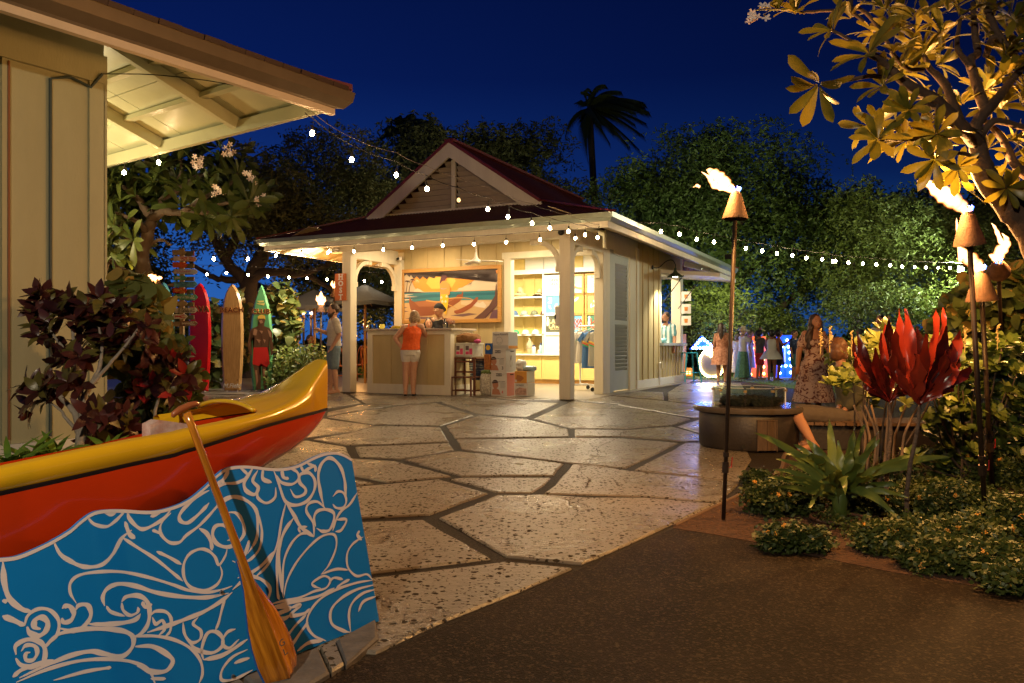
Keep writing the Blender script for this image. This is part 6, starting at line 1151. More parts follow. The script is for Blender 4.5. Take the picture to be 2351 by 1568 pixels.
o, w, d, h = bx5('nappy_box', 'white HONEST carton on the floor right of the stack', 'box', .42, 1655, 1782, 1848, 1365, 1485, CW_, mat('wrapped_side', (.5,.5,.47), .3), gp2); text('HONEST', .045, GRY, o, (-.02, -.003, h-.04), off=.001); fillpoly('photo_print', mat('pinkish_photo_print', (.42,.26,.2), .6, var=.6, vs=18), o, [(-w+.02,.02),(w-.03,.02),(w-.03,h*.6),(-w*.2,h*.68),(-w+.02,h*.5)], lambda a, b: (a, -.003, b))
o, w, d, h = bx5('nappy_box', 'orange and white carton on top of the HONEST carton', 'box', .42, 1658, 1770, 1846, 1250, 1365, mat('orange_carton', (.58,.27,.04), .55, var=.15, vs=6), mat('clear_wrap_side', (.5,.48,.42), .25), gp2); fillpoly('photo_print', mat('brown_blotch_print', (.35,.13,.03), .6), o, [(-w+.02,.05),(0,.03),(w*.6,.1),(w*.2,h*.6),(-w*.6,h*.7)], lambda a, b: (a, -.003, b)); box('tag_print', CW_, o, -w+.01, -w+.05, -.003, -.001, .02, .07)
NP = mat('white_plastic_pack', (.55,.55,.52), .3, var=.2, vs=20, bump=.6, bs=25)
def pack(label, xl, xr, yt, yb, t0, m, nm='nappy_pack', cat='pack', r=.5, dep=.2, grp=None):
    s0, z1_ = onT(*z5(xl, yt), t0); s1, z0_ = onT(*z5(xr, yb), t0); c = ((s0+s1)/2); o = T(nm, label, cat, L2W(c, t0+dep/2, z0_), -AP, grp)
    w, h = (s1-s0)/2, z1_-z0_; blob('wrapped_bundle', m, o, [('e', (x*w*r, 0, h*.5+z*h*.14), (w*(1-r)*1.12, dep*.55, h*.42)) for x in (-1,0,1) for z in (-1,1)], .012, disp=.02); return o, w, h
pack('upright white wrapped nappy pack on the orange carton', 1658, 1740, 1147, 1253, .5, NP, dep=.18); pack('flat white nappy pack with blue stripe on the orange carton', 1722, 1836, 1202, 1251, .5, mat('white_blue_pack', (.5,.52,.52), .3, var=.3, vs=14, var2=(.25,.42,.5)), dep=.2)
bag = pack('white speckled sack with green cloth on top standing by the stack', 1320, 1437, 1262, 1484, .38, mat('speckled_sack', (.50,.47,.40), .8, var=.7, vs=45, bump=.5, bs=20), 'sack', 'sack', dep=.25)
blob('green_cloth', mat('dark_green_cloth', (.12,.17,.05), .9, var=.4, vs=15), bag[0], [('e', (x*.07, 0, bag[2]+.01+abs(x)*-.03), (.08,.09,.06)) for x in (-1,-.3,.5,1)], .012, disp=.03)
WOOD = mat('dark_red_brown_wood', (.14,.045,.018), .4, var=.3, vs=6)
# step chair
s0, zt = onT(*z5(1095, 1122), .2); s1, _ = onT(*z5(1290, 1122), .2); st = T('wooden_stool', 'dark red-brown wooden step stool holding the plastic tub', 'stool', L2W((s0+s1)/2, .2, 0), -AP); w = (s1-s0)/2
MB().box(-w-.01, w+.03, -.02, .42, zt-.03, zt).build('seat', WOOD, st); MB().box(-w-.01, w+.0, -.16, .25, zt*.5-.025, zt*.5).build('step', WOOD, st)
for x in (-w+.02, w-.02):
    for y in (0, .38): MB().bar((x,y,0),(x,y,zt-.03), .035, .035, up=(0,1,0)).build('leg', WOOD, st)
    MB().bar((x,-.14,0),(x,-.14,zt*.5-.025), .03, .03, up=(0,1,0)).build('leg', WOOD, st); MB().bar((x,-.14,.1),(x,.38,.1), .02, .03).build('stretcher', WOOD, st)
for z in (.10, zt*.62, zt-.08): MB().bar((-w+.02,0,z),(w-.02,0,z), .02, .035).build('stretcher', WOOD, st)
CLR = mat('frosted_clear_plastic', (.55,.54,.48), .3, alpha=.75, var=.2, vs=10)
o, w, d, h = bx5('plastic_tub', 'clear plastic storage tub with pink flyers on the wooden stool', 'tub', .22, 1100, 1262, 1375, 988, 1118, CLR); box('rim', mat('white_tub_rim', (.6,.6,.55), .4), o, -w-.01, w+.01, -.012, d+.01, h-.02, h+.008)
for x in (-w*.45, w*.62): box('flyer', CW_, o, x-.09, x+.09, -.006, -.003, .03, h-.03); box('flyer_photo', mat('flyer_dark_photo', (.12,.08,.08), .6), o, x-.075, x+.0, -.008, -.0065, h*.5, h-.05); MB().box(x+.01, x+.075, -.009, -.0065, .05, h*.62).box(x-.075, x-.0, -.009, -.0065, .05, h*.4).build('flyer_block', mat('hot_pink_print', (.65,.05,.17), .6), o)
s0, z1_ = onT(*z5(1100, 885), .4); s1, z0_ = onT(*z5(1325, 985), .4); bl = T('blanket', 'rolled brown blanket lying on top of the plastic tub', 'blanket', L2W((s0+s1)/2, .42, z0_), -AP); w = (s1-s0)/2
blob('rolled_cloth', mat('camel_brown_wool', (.24,.12,.045), .95, var=.15, vs=8), bl, [('e', (x*w*.5, 0, .085+.02*(x == 0)), (w*.55,.17,.10)) for x in (-1,0,1)], .014, disp=.04)
pk_ = T('pink_knit', 'small bright pink knitted bundle beside the blanket', 'knit', L2W(s1-.02, .36, z0_), -AP); blob('yarn', mat('pink_yarn', (.50,.08,.22), .9, var=.5, vs=50), pk_, [('e', (0,0,.03), (.08,.08,.045))], .01, disp=.02)
o, w, d, h = bx5('snack_bag', 'blue crisps bag with yellow round logo by the tub', 'snack bag', .3, 1380, 1440, 1455, 988, 1092, mat('blue_foil', (.02,.09,.35), .25, metal=.2)); MB().lathe([(.05,0),(.0,.001)], 16).build('round_logo', mat('yellow_print', (.65,.42,.03), .5), o, loc=(0,-.003,h*.6), rot=(R(90),0,0))
o, w, d, h = bx5('snack_box', 'red-brown snack carton between the basket and the stack', 'box', .3, 1373, 1427, 1440, 1092, 1238, mat('red_brown_carton', (.32,.06,.01), .5, var=.4, vs=20, var2=(.5,.2,.03)))
s0, z1_ = onT(*z5(1222, 1150), .52); s1, z0_ = onT(*z5(1372, 1335), .52); bk = T('blue_basket', 'dark blue woven basket on the stool step with folded towel', 'basket', L2W((s0+s1)/2, .6, z0_), -AP); r = (s1-s0)/2; hh = z1_-z0_
m = MB(); 
for i in range(12): m.tube([((r*(.82+.18*i/11))*math.cos(a), (r*(.82+.18*i/11))*.8*math.sin(a), .01+hh*i/12) for a in np.linspace(0, 6.283, 22)], .012, 5, cap=False)
m.build('weave', mat('navy_wicker', (.02,.035,.08), .6), bk); blob('towel', mat('pinkish_towel', (.40,.30,.24), .9), bk, [('e', (0,0,hh), (r*.8,r*.5,.05))], .012, disp=.03)
# white round basket handle behind
MB().tube([(.05*0+.10*math.cos(a), 0, hh+.08+.12*math.sin(a)) for a in np.linspace(.2, 2.9, 10)], .008, 5).build('handle', WPAINT, bk)
# ---------------------------------------------------------------- surfboards
def surf(label, u0, u1, vt, vb, m, tail=.74, nose=1.0, grp='surfboards lined up on the terrace'):
    uc = (u0+u1)/2; b = G(uc, vb); px_ = b.y/K; hw = (u1-u0)/2*px_; h = (vb-vt)*px_; o = T('surfboard', label, 'surfboard', b, R(0), grp)
    pf = [(0,tail),(.08,tail+.08),(.25,.93),(.45,1),(.6,1),(.75,.93),(.85,.78),(.92,.58),(.97,.34),(.992,.14)]
    if nose != 1: pf = [(0,tail),(.08,tail+.08),(.25,.95),(.42,1),(.55,.97),(.7,.83),(.82,.62),(.9,.42),(.96,.22),(.992,.08)]
    out = [(-a*hw, z*h+.02) for z, a in pf] + [(0, h+.02)] + [(a*hw, z*h+.02) for z, a in pf[::-1]]
    inner = [(x*.80, (z-.02-h*.5)*.965+h*.5+.02) for x, z in out]; n = len(out)
    vs = [(x, 0, z) for x, z in out]+[(x, -.045, z) for x, z in inner]+[(x, .03, z) for x, z in inner]; fs = [(i, (i+1) % n, (i+1) % n+n, i+n) for i in range(n)]+[(i, i+2*n, (i+1) % n+2*n, (i+1) % n) for i in range(n)]+[tuple(range(n, 2*n)), tuple(range(2*n, 3*n))[::-1]]
    MB().add(vs, fs).build('deck', m, o, 'auto'); 
    for x in (-hw*.45, hw*.45): MB().tube([(x,0,0),(x,0,.03)], .02, 8).build('foot', MATS['galvanised_steel'], o)
    return o, hw, h
LT = mat('dark_maroon_lettering', (.09,.02,.01), .5); OUT = mat('orange_letter_outline', (.62,.28,.05), .5)
def blet(o, s, z, size, x=0): text(s, size, OUT, o, (x,-.0475,z), off=.010, name='letter_outline', sp=1.12); text(s, size, LT, o, (x,-.050,z), off=.0035, sp=1.12)
WS = mat('golden_wood_veneer', (.42,.22,.07), .28, coat=.7, var=.22, vs=7, stretch=(9,9,.6), var2=(.56,.34,.13)); RS_ = mat('glossy_red_board', (.50,.008,.008), .2, coat=.7); GS_ = mat('glossy_green_board', (.10,.33,.14), .22, coat=.7); TS_ = mat('glossy_teal_board', (.10,.33,.38), .22, coat=.7)
o, hw, h = surf('teal surfboard lettered LAVA half hidden behind the signpost', 350, 401, 650, 900, TS_); blet(o, 'LAVA', h*.775, .16)
o, hw, h = surf('glossy red surfboard lettered LAVA beside the signpost', 433, 485, 652, 900, RS_); blet(o, 'LAVA', h*.765, .16)
o, hw, h = surf('plain wooden surfboard lettered BEACH', 508, 559.5, 655, 899, WS); blet(o, 'BEACH', h*.765, .145)
text('M.Field', .13, CW_, o, (0,-.048,h*.055), off=.002, shear=.25)
for z in (.11*h,): 
    for x in (-.12,.12): MB().lathe([(.012,0),(.0,.001)], 10).build('plug', LT, o, loc=(x,-.047,z), rot=(R(90),0,0))
o, hw, h = surf('green surfboard lettered CLUB with painted surfer in red shorts', 574, 627, 657, 898, GS_, nose=0); blet(o, 'CLUB', h*.755, .145)
# surfer cut-out on the green board, in board pixels
def g4(x, y): u, v = S(x, y, 600, 900, 2.24); return ((u-600.5)*o.location.y/K, H+(CY-v)*o.location.y/K)
def cut(name, c, pts, y): fillpoly(name, mat('surfer_paint_'+name, c, .5), o, [g4(*q) for q in pts], lambda a, b: (a, y, b), .002 if y > -.055 else 0)
cut('figure', (.10,.04,.015), [(975,840),(980,815),(1005,805),(1035,815),(1040,850),(1030,890),(1028,905),(1080,925),(1100,960),(1108,1050),(1115,1130),(1105,1160),(1090,1168),(1085,1110),(1075,1010),(1062,1000),(1058,1100),(1070,1230),(1050,1280),(1048,1380),(1055,1450),(1050,1470),(1030,1470),(1015,1350),(1010,1270),(1000,1230),(985,1270),(985,1350),(985,1440),(1000,1470),(960,1475),(955,1400),(940,1290),(925,1235),(940,1110),(945,1010),(925,1000),(905,1080),(920,1150),(912,1172),(895,1150),(882,1080),(895,985),(915,930),(975,905),(980,880)], -.052)
cut('shorts', (.55,.012,.008), [(935,1098),(1058,1095),(1075,1180),(1078,1245),(1050,1272),(1012,1268),(1000,1240),(985,1262),(930,1248),(928,1230)], -.0555); cut('hair', (.65,.42,.06), [(972,852),(975,818),(1005,802),(1038,815),(1042,850),(1030,838),(1000,840),(982,838)], -.0555)
for i, q in enumerate([[(940,930),(970,940),(960,990),(930,985)],[(1060,935),(1090,960),(1095,1010),(1078,1000)],[(985,945),(1020,950),(1010,975)],[(960,1020),(1000,1030),(985,1060)],[(950,1300),(968,1300),(975,1400),(962,1440)],[(1020,1290),(1040,1290),(1044,1400),(1034,1440)],[(985,860),(1010,850),(1020,875),(1000,885)],[(1020,1020),(1045,1030),(1035,1060)]]): cut('highlight', (.34,.17,.09), q, -.0555-.0003*i)
for i, q in enumerate([[(965,680),(1030,678),(1022,692),(985,695)],[(960,700),(1000,705),(1035,698),(1028,722),(1005,716),(975,710)]]): cut('bird', (.62,.52,.15), q, -.048-.0003*i)
# ---------------------------------------------------------------- signpost
sp_ = T('signpost', 'tall post of many coloured wooden arrow signs in front of the red surfboard', 'signpost', P(418, 0, 14.6), 0, None); sp_.location.z = 0; SY = 14.6
def zs_(x, y): u = (650+x/4.355)/1.7423; v = (960+y/4.355)/1.7423; return (u-418)*SY/K, H+(CY-v)*SY/K
WSN = mat('weathered_sign_wood', (.30,.21,.10), .7, var=.3, vs=12); MB().box(-.035,.035,-.035,.035,0,zs_(0,150)[1]).build('post', WSN, sp_)
SG = [(200,440,222,95,(.32,.23,.10),[],''),(218,620,330,88,(.58,.50,.45),[('Santa',(335,460),-18),('Claus',(360,460),18)],'r'),(203,462,440,95,(.60,.10,.015),[],''),(218,640,553,92,(.42,.45,.48),[],'m'),(215,445,665,85,(.08,.30,.20),[],'w'),(225,632,775,98,(.10,.33,.42),[('PROVINCETOWN',(265,480),-18),('CAPE COD',(320,450),20)],'n'),(205,455,885,90,(.52,.03,.01),[('VOLCANO',(225,355),0)],'y'),(225,638,997,103,(.08,.32,.19),[('Baxter & Pablo',(258,495),0)],'w'),(215,462,1110,88,(.35,.25,.10),[],''),(240,632,1228,92,(.58,.52,.40),[('BIRTHPLACE OF',(305,480),-18),('KING KAMEHAMEHA',(290,495),20)],'k'),(210,462,1335,88,(.58,.55,.42),[],'r'),(330,632,1455,92,(.20,.11,.06),[],'w')]
DIST = {0:'',1:'3035.8\nMiles',3:'',4:'',5:'5057\nMiles',6:'58.34\nMiles',7:'7.8\nMiles',9:'23.8\nMiles',10:'543\nMiles',11:'0.7\nMiles'}
TC = {'r':(.5,.03,.03),'m':(.5,.06,.2),'w':(.62,.6,.5),'n':(.03,.08,.2),'y':(.75,.42,.03),'k':(.04,.04,.04),'':(.12,.08,.04)}
for i, (xa, xb, yc, hh, c_, tx, tk) in enumerate(SG):
    x0_, z1_ = zs_(xa, yc-hh/2); x1_, z0_ = zs_(xb, yc+hh/2); zc_ = (z0_+z1_)/2; hz = (z1_-z0_)/2*.94; ar = hz*.9; tilt = random.uniform(-.03, .03)
    m = mat('sign_paint_%d' % i, c_, .55, var=.18, vs=10); tm = mat('sign_text_'+(tk or 'x'), TC[tk], .6)
    sb = MB().prism([(x0_,-hz),(x1_-ar,-hz),(x1_,0),(x1_-ar,hz),(x0_,hz)], lambda a, b, d: (a, -.05-d, b), .018).build('arrow_sign', m, sp_); sb.location.z = zc_; sb.rotation_euler[1] = tilt
    if i % 2: 
        q = MB().prism([(-.18-.05*(i % 3),0),(-.10,-hz),(x0_+.02,-hz),(x0_+.02,hz),(-.10,hz)], lambda a, b, d: (a, -.035+d, b), .015).build('arrow_sign', WSN, sp_); q.location.z = zc_-.01
    if i < 11: q = MB().box(.05,.225,.0,.018,-hz*.95,hz*.95).build('arrow_sign', mat('dark_olive_sign', (.10,.10,.06), .7), sp_); q.location.z = zc_-.012; tipc = [(.5,.08,.12),(.4,.25,.2),(.55,.25,.03)][i % 3]; MB().box(.212,.226,-.003,.0,-hz*.9,hz*.9).build('painted_tip', mat('sign_tip_%d' % (i % 3), tipc, .6), q)  # short side boards in one dark olive, with coloured tips
    for s_t, (ta, tb), dy in tx:
        a0, _ = zs_(ta, 0); a1, _ = zs_(tb, 0); zz = -(dy/4.355/1.7423)*SY/K; size = .062 if len(tx) > 1 else .078; tt = text(s_t, size, tm, sb, ((a0+a1)/2, -.0695, zz), off=.001, ext=.001); wdt = tt.dimensions.x or .1; bpy.context.view_layer.update(); tt.scale.x = (a1-a0)/max(.01, max(v.co.x for v in tt.data.vertices)-min(v.co.x for v in tt.data.vertices))
    if not tx and tk:
        b = MB()   # weathered writing that cannot be read: short brush strokes
        for k in range(9): xx = x0_+.04+(x1_-x0_-.16)*k/9; b.box(xx, xx+.011, -.0700, -.0690, -.018+.006*(k % 3), .016-.004*(k % 2)).box(xx, xx+.02, -.0702, -.0698, .010-.02*(k % 2), .015-.02*(k % 2))
        b.build('worn_lettering', tm, sb)
    if DIST.get(i): text(DIST[i], .045, tm, sb, (x1_-ar-.05, -.0695, 0), off=.0008, ext=.001, line=.8)
# ---------------------------------------------------------------- fire pit with bench
PC_ = Vector(((1719-CX)*7.82/K, 7.82, 0)); fp = T('fire_pit', 'round dark concrete fire pit with glass wind guard and lava rocks', 'fire pit', PC_)
CON = mat('dark_grey_brown_concrete', (.028,.022,.018), .5, var=.25, vs=8, bump=.3, bs=40); TOPM = mat('polished_dark_top', (.09,.075,.062), .12, var=.2, vs=8)
MB().lathe([(.47,0),(.485,.02),(.485,.34),(.47,.36)], 44).build('drum', CON, fp, 'auto'); MB().lathe([(.50,.345),(.535,.35),(.545,.37),(.545,.39),(.53,.405),(.0,.406)], 48).build('rim_slab', TOPM, fp, 'auto')
GL = bpy.data.materials.new('clear_glass_panel'); GL.use_nodes = True; n = GL.node_tree.nodes; l = GL.node_tree.links; g = n.new('ShaderNodeBsdfGlossy'); g.inputs['Roughness'].default_value = .02; tr = n.new('ShaderNodeBsdfTransparent'); tr.inputs[0].default_value = (.86,.93,.90,1); fr = n.new('ShaderNodeLayerWeight'); fr.inputs[0].default_value = .12; mx = n.new('ShaderNodeMixShader'); l.new(fr.outputs['Facing'], mx.inputs[0]); l.new(tr.outputs[0], mx.inputs[1]); l.new(g.outputs[0], mx.inputs[2]); l.new(mx.outputs[0], n['Material Output'].inputs[0])
oc = [Vector((.345*math.cos(a), .345*math.sin(a), 0)) for a in np.arange(math.pi/8, 6.3, math.pi/4)][:8]; EDG = mat('pale_glass_edge', (.6,.62,.55), .3)
for i in range(8):
    a, b = oc[i], oc[(i+1) % 8]; d = (b-a).normalized()*.012; MB().bar(a+d+Vector((0,0,.50)), b-d+Vector((0,0,.50)), .008, .16).build('glass_panel', GL, fp)
    MB().bar(a+d+Vector((0,0,.581)), b-d+Vector((0,0,.581)), .008, .003).build('glass_edge', EDG, fp)
    MB().box(a.x-.015, a.x+.015, a.y-.015, a.y+.015, .545, .565).build('clamp', mat('brass_clamp', (.30,.24,.12), .4, metal=.8), fp)
for a_ in (3, 7, 0): MB().tube([oc[a_]+Vector((0,0,.41)), oc[a_]+Vector((0,0,.58))], .007, 6).build('corner_post', WPAINT if a_ != 0 else EDG, fp)
lv = []; LAV = mat('black_lava_rock', (.022,.018,.017), .95, bump=1, bs=60)
for k in range(6):
    bm = bmesh.new(); bmesh.ops.create_icosphere(bm, subdivisions=2, radius=1)
    for v in bm.verts: v.co *= .75+.5*random.random()
    me = bpy.data.meshes.new('lava_rock'); bm.to_mesh(me); bm.free(); me.materials.append(LAV); lv.append(me)
for k in range(120):
    a = random.uniform(0, 6.28); r = .29*math.sqrt(random.random()); q = link('lava_rock', lv[k % 6], fp, (r*math.cos(a), r*math.sin(a), .43+random.uniform(0,.06)*(1-r/.35))); s_ = random.uniform(.022, .045); q.scale = (s_,)*3; q.rotation_euler = [random.uniform(0, 6)]*3
x0_ = (1704-1719)*7.34/K; x1_ = (1746-1719)*7.34/K; dr = T('hatch', 'small weathered wooden access door on the fire pit drum', 'door', PC_+Vector((0,-.482,0))); WD2 = mat('grey_brown_worn_wood', (.07,.042,.024), .6, var=.4, vs=10, stretch=(6,6,1))
for i in range(2): a = x0_+(x1_-x0_)*i/2; box('plank', WD2, dr, a+.002, a+(x1_-x0_)/2-.002, -.012, .012, .012, .285)
for a in (x0_-.008, x1_): box('jamb', WD2, dr, a, a+.010, -.016, .02, .004, .30)
box('head', WD2, dr, x0_-.008, x1_+.01, -.017, .02, .287, .30)
MB().tube([PC_+Vector((-.19,-.46,.045))-PC_, Vector((-.19,-.462,.045))], .02, 10).build('drain_hole', DARK, fp)
bn = T('curved_bench', 'dark curved bench with slatted wooden seat behind the red leaf plant', 'bench', P(2030, 0, 7.7)); bn.location.z = 0; bc = Vector((0, 3.4, 0)); BW = mat('weathered_teak_slats', (.13,.075,.04), .45, var=.3, vs=8)
for i in range(22):
    a = -.26+i*.0255; p = lambda r, da=0: bc+Vector((r*math.sin(a+da), -r*math.cos(a+da), 0))
    vs = [p(r, da)+Vector((0,0,z)) for z in (.235,.262) for r, da in ((3.15,0),(3.15,.0225),(3.72,.0225),(3.72,0))]; MB().add(vs, [(0,3,2,1),(4,5,6,7),(0,1,5,4),(1,2,6,5),(2,3,7,6),(3,0,4,7)]).build('slat', BW, bn)
n = 24; vs = []; fs = []
for i in range(n+1):
    a = -.255+.55*i/n
    for r in (3.22, 3.64):
        for z in (0, .232): vs.append(bc+Vector((r*math.sin(a), -r*math.cos(a), z)))
    if i: o_ = 4*i; fs += [(o_-4, o_, o_+1, o_-3), (o_-2, o_-1, o_+3, o_+2), (o_-3, o_+1, o_+3, o_-1)]
fs += [(0,1,3,2), (4*n, 4*n+2, 4*n+3, 4*n+1)]; MB().add(vs, fs).build('bench_base', CON, bn)
# ---------------------------------------------------------------- stool, marquee letters
tq = mat('turquoise_powder_coat', (.03,.36,.45), .35); sb = G(*Z5(395, 1180)); sb = P(*Z5(338, 830)[:1], 0, 21.4) if False else P(Z5(338,0)[0], 0, 21.3); sb.z = 0
ms = T('metal_bar_stool', 'turquoise metal bar stool at the corner of the bar window', 'stool', sb, R(12)); zt = .80; MB().box(-.17,.17,-.17,.17,zt-.03,zt).build('seat', tq, ms, bevel=.012)
for x in (-1,1):
    for y in (-1,1): MB().tube([(x*.15,y*.15,zt-.03),(x*.24,y*.24,0)], [.026,.018], 6).build('leg', tq, ms)
for a, b in (((-1,-1),(1,-1)),((1,-1),(1,1)),((1,1),(-1,1)),((-1,1),(-1,-1))): MB().tube([(a[0]*.215,a[1]*.215,.25),(b[0]*.215,b[1]*.215,.25)], .012, 6).build('foot_rail', tq, ms)
def marquee(name, label, pts, Y, m, bulbs, bm_, d=.25, holes=()):
    c = P(*Z5(*pts[0]), Y); o = T(name, label, 'marquee sign', (c.x, Y, 0), 0, 'lit marquee letters on the lawn'); F = lambda x, y: (lambda p: (p.x-c.x, p.z))(P(*Z5(x, y), Y))
    MB().prism([F(*q) for q in pts], lambda a, b, dd: (a, dd, b), d).build('letter_body', m, o)
    for q in bulbs: a, b = F(*q); k = link('bulb', bm_, o, (a, -.03, b)); k.scale = (1.5,)*3
    return o, F
def bm_of(nm, c, e): return bulbmesh(mat(nm, c, .4, emit=e, ecol=c))
BY = bm_of('yellow_marquee_bulb', (1,.72,.25), 40); BB = bm_of('blue_marquee_bulb', (.25,.5,1), 45); BO_ = bm_of('orange_marquee_bulb', (1,.5,.1), 22)
OM = mat('orange_letter_face', (.60,.12,.012), .5, emit=.55, ecol=(1,.10,.01)); BM_ = mat('blue_letter_face', (.01,.05,.60), .5, emit=1.6, ecol=(.004,.06,1)); OL = mat('dim_orange_letter', (.42,.17,.03), .5, emit=.10, ecol=(1,.35,.03))
marquee('marquee_letter', 'orange letter L behind the turquoise stool', [(250,585),(298,585),(298,1005),(378,1010),(378,1112),(250,1112)], 24.6, OL, [(305,1068),(340,1068)], BO_)
marquee('marquee_arrow', 'glowing blue triangle sign above the bulb ring', [(502,612),(685,772),(360,775)], 24.4, BM_, [(502,638),(470,662),(440,695),(410,728),(380,762),(425,760),(468,757),(510,755),(550,752),(592,748),(628,744),(597,715),(562,688),(527,662)], BB)
ring = [(620+158*math.cos(a), 945+178*math.sin(a)) for a in np.linspace(0, 6.28, 30)[:-1]]
o, F = marquee('marquee_letter', 'round letter O outlined in yellow bulbs', [(620+150*math.cos(a), 945+170*math.sin(a)) for a in np.linspace(0, 6.28, 40)[:-1]], 24.5, mat('dim_grey_face', (.10,.09,.08), .6), ring+[(530+i*28+(j % 2)*14, 780+j*25) for j in range(4) for i in range(6) if i >= j-1], BY)
marquee('marquee_letter', 'tall orange-red letter H behind the guests', [(1085,612),(1168,610),(1170,800),(1255,800),(1258,612),(1300,612),(1340,1135),(1240,1135),(1235,930),(1190,930),(1190,1135),(1080,1135)], 24.4, OM, [(1105,1090),(1096,1000),(1140,860),(1268,1080),(1266,995),(1264,908),(1130,700),(1130,760)], BO_)
o, F = marquee('marquee_letter', 'tall glowing blue letter A at the right of the guests', [(1465,600),(1622,598),(1625,1128),(1548,1130),(1545,1028),(1532,1028),(1530,1130),(1433,1130)], 24.2, BM_, [(1560,662),(1575,742),(1585,815),(1598,893),(1608,980),(1478,902),(1474,987),(1470,1072),(1543,980),(1485,822),(1500,740),(1606,1065)], BB)
a, b = F(1524, 740); c_, d_ = F(1544, 935); box('counter_outline', mat('pale_lilac_edge', (.35,.35,.6), .5, emit=.5, ecol=(.3,.3,1)), o, a, c_, -.02, .0, d_, b)
light('blue_glow', 'POINT', P(*Z5(1520, 860), 23.6), 85, (.06,.16,1), .3); light('orange_glow', 'POINT', P(*Z5(1200, 900), 23.8), 30, (1,.22,.03), .3); light('arrow_glow', 'POINT', P(*Z5(500, 720), 23.8), 45, (.05,.13,1), .3)
for o_ in list(bpy.data.objects):
    if o_.type == 'LIGHT' and o_.name in ('blue_glow','orange_glow','arrow_glow'): o_.location.y -= .0
# small green lit sign behind the orange dress guest
gs = T('small_sign', 'narrow green lit sign behind the orange dress guest', 'sign', P(*Z5(680, 465), 25.5)); box('board', mat('green_lit_sign', (.02,.25,.10), .5, emit=.25, ecol=(.05,.7,.3)), gs, -.35, .35, -.02, .02, -.06, .06)
for k in range(8): box('letter_block', WPAINT, gs, -.30+k*.08, -.25+k*.08, -.025, -.021, -.03, .03)
# ---------------------------------------------------------------- umbrellas, chairs
def umb(label, u, v_peak, v_rim, half, Y, m):
    o = T('market_umbrella', label, 'umbrella', P(u, 0, Y), 0, 'market umbrellas beyond the pavilion'); o.location.z = 0; zr = H+(CY-v_rim)*Y/K; zp = H+(CY-v_peak)*Y/K; r = half*Y/K
    vs = [(0,0,zp)]; fs = []
    for k in range(16): a = 2*math.pi*k/16; s_ = 1 if k % 2 == 0 else .955; vs.append((r*s_*math.cos(a), r*s_*math.sin(a), zr+(0 if k % 2 == 0 else .05))); fs.append((0, k+1, (k+1) % 16+1))
    o2 = len(vs)
    for k in range(16): x, y, z = vs[k+1]; vs.append((x, y, z-.10))
    for k in range(16): fs.append((k+1, (k+1) % 16+1, o2+(k+1) % 16, o2+k))
    MB().add(vs, fs).build('canopy', m, o); MB().tube([(0,0,0),(0,0,zp-.05)], .035, 9).build('pole', OAK, o)
    for k in range(0, 16, 2): a = 2*math.pi*k/16; MB().tube([(r*.95*math.cos(a), r*.95*math.sin(a), zr-.02),(0,0,zp-.25)], .014, 5).build('rib', OAK, o)
UM = mat('dark_blue_canvas', (.045,.06,.085), .85, var=.15, vs=6); UG = mat('grey_canvas', (.22,.24,.26), .85, var=.1)
umb('grey canopy umbrella behind the bearded man', 722, 664, 706, 82, 23, UG); umb('dark blue umbrella seen through the porch arch', 838, 652, 697, 92, 20.5, UM); umb('dark umbrella peeking above between the wooden and green surfboards', 588, 646, 668, 52, 27, UM); umb('dark far umbrella behind the porch arch', 905, 668, 700, 60, 28, UM)
CHR = mat('orange_wood_chair', (.55,.16,.02), .4)
def chair(label, u, Y, rz, s_=1):
    o = T('bentwood_chair', label, 'chair', P(u, 0, Y), rz, 'orange bentwood chairs'); o.location.z = 0; MB().lathe([(.0,.44),(.2,.44),(.205,.455),(.2,.47),(0,.47)], 18).build('seat', CHR, o)
    for x, y in ((-.15,-.15),(.15,-.15)): MB().tube([(x,y,.44),(x*1.2,y*1.2,0)], .016, 6).build('leg', CHR, o)
    MB().tube(crm([(-.19,.19,0),(-.17,.16,.45),(-.19,.20,.75),(-.12,.22,.93),(0,.23,.97),(.12,.22,.93),(.19,.20,.75),(.17,.16,.45),(.19,.19,0)], 5), .015, 6).build('back_frame', CHR, o, True)
    for x in (-.08, 0, .08): MB().tube([(x*.8,.18,.46),(x,.22,.94)], .009, 5).build('spindle', CHR, o)
    MB().tube([(.17*math.cos(a), .17*math.sin(a), .2) for a in np.linspace(0, 6.28, 18)], .009, 5).build('ring', CHR, o)
chair('orange bentwood chair seen through the porch arch', 818, 21.5, R(-40)); chair('orange bentwood chair behind the bearded man', 789, 20.5, R(60)); chair('orange chair behind the red surfboard', 498, 20, R(20)); chair('orange chair standing by the dark umbrella pole', 850, 24, R(140))
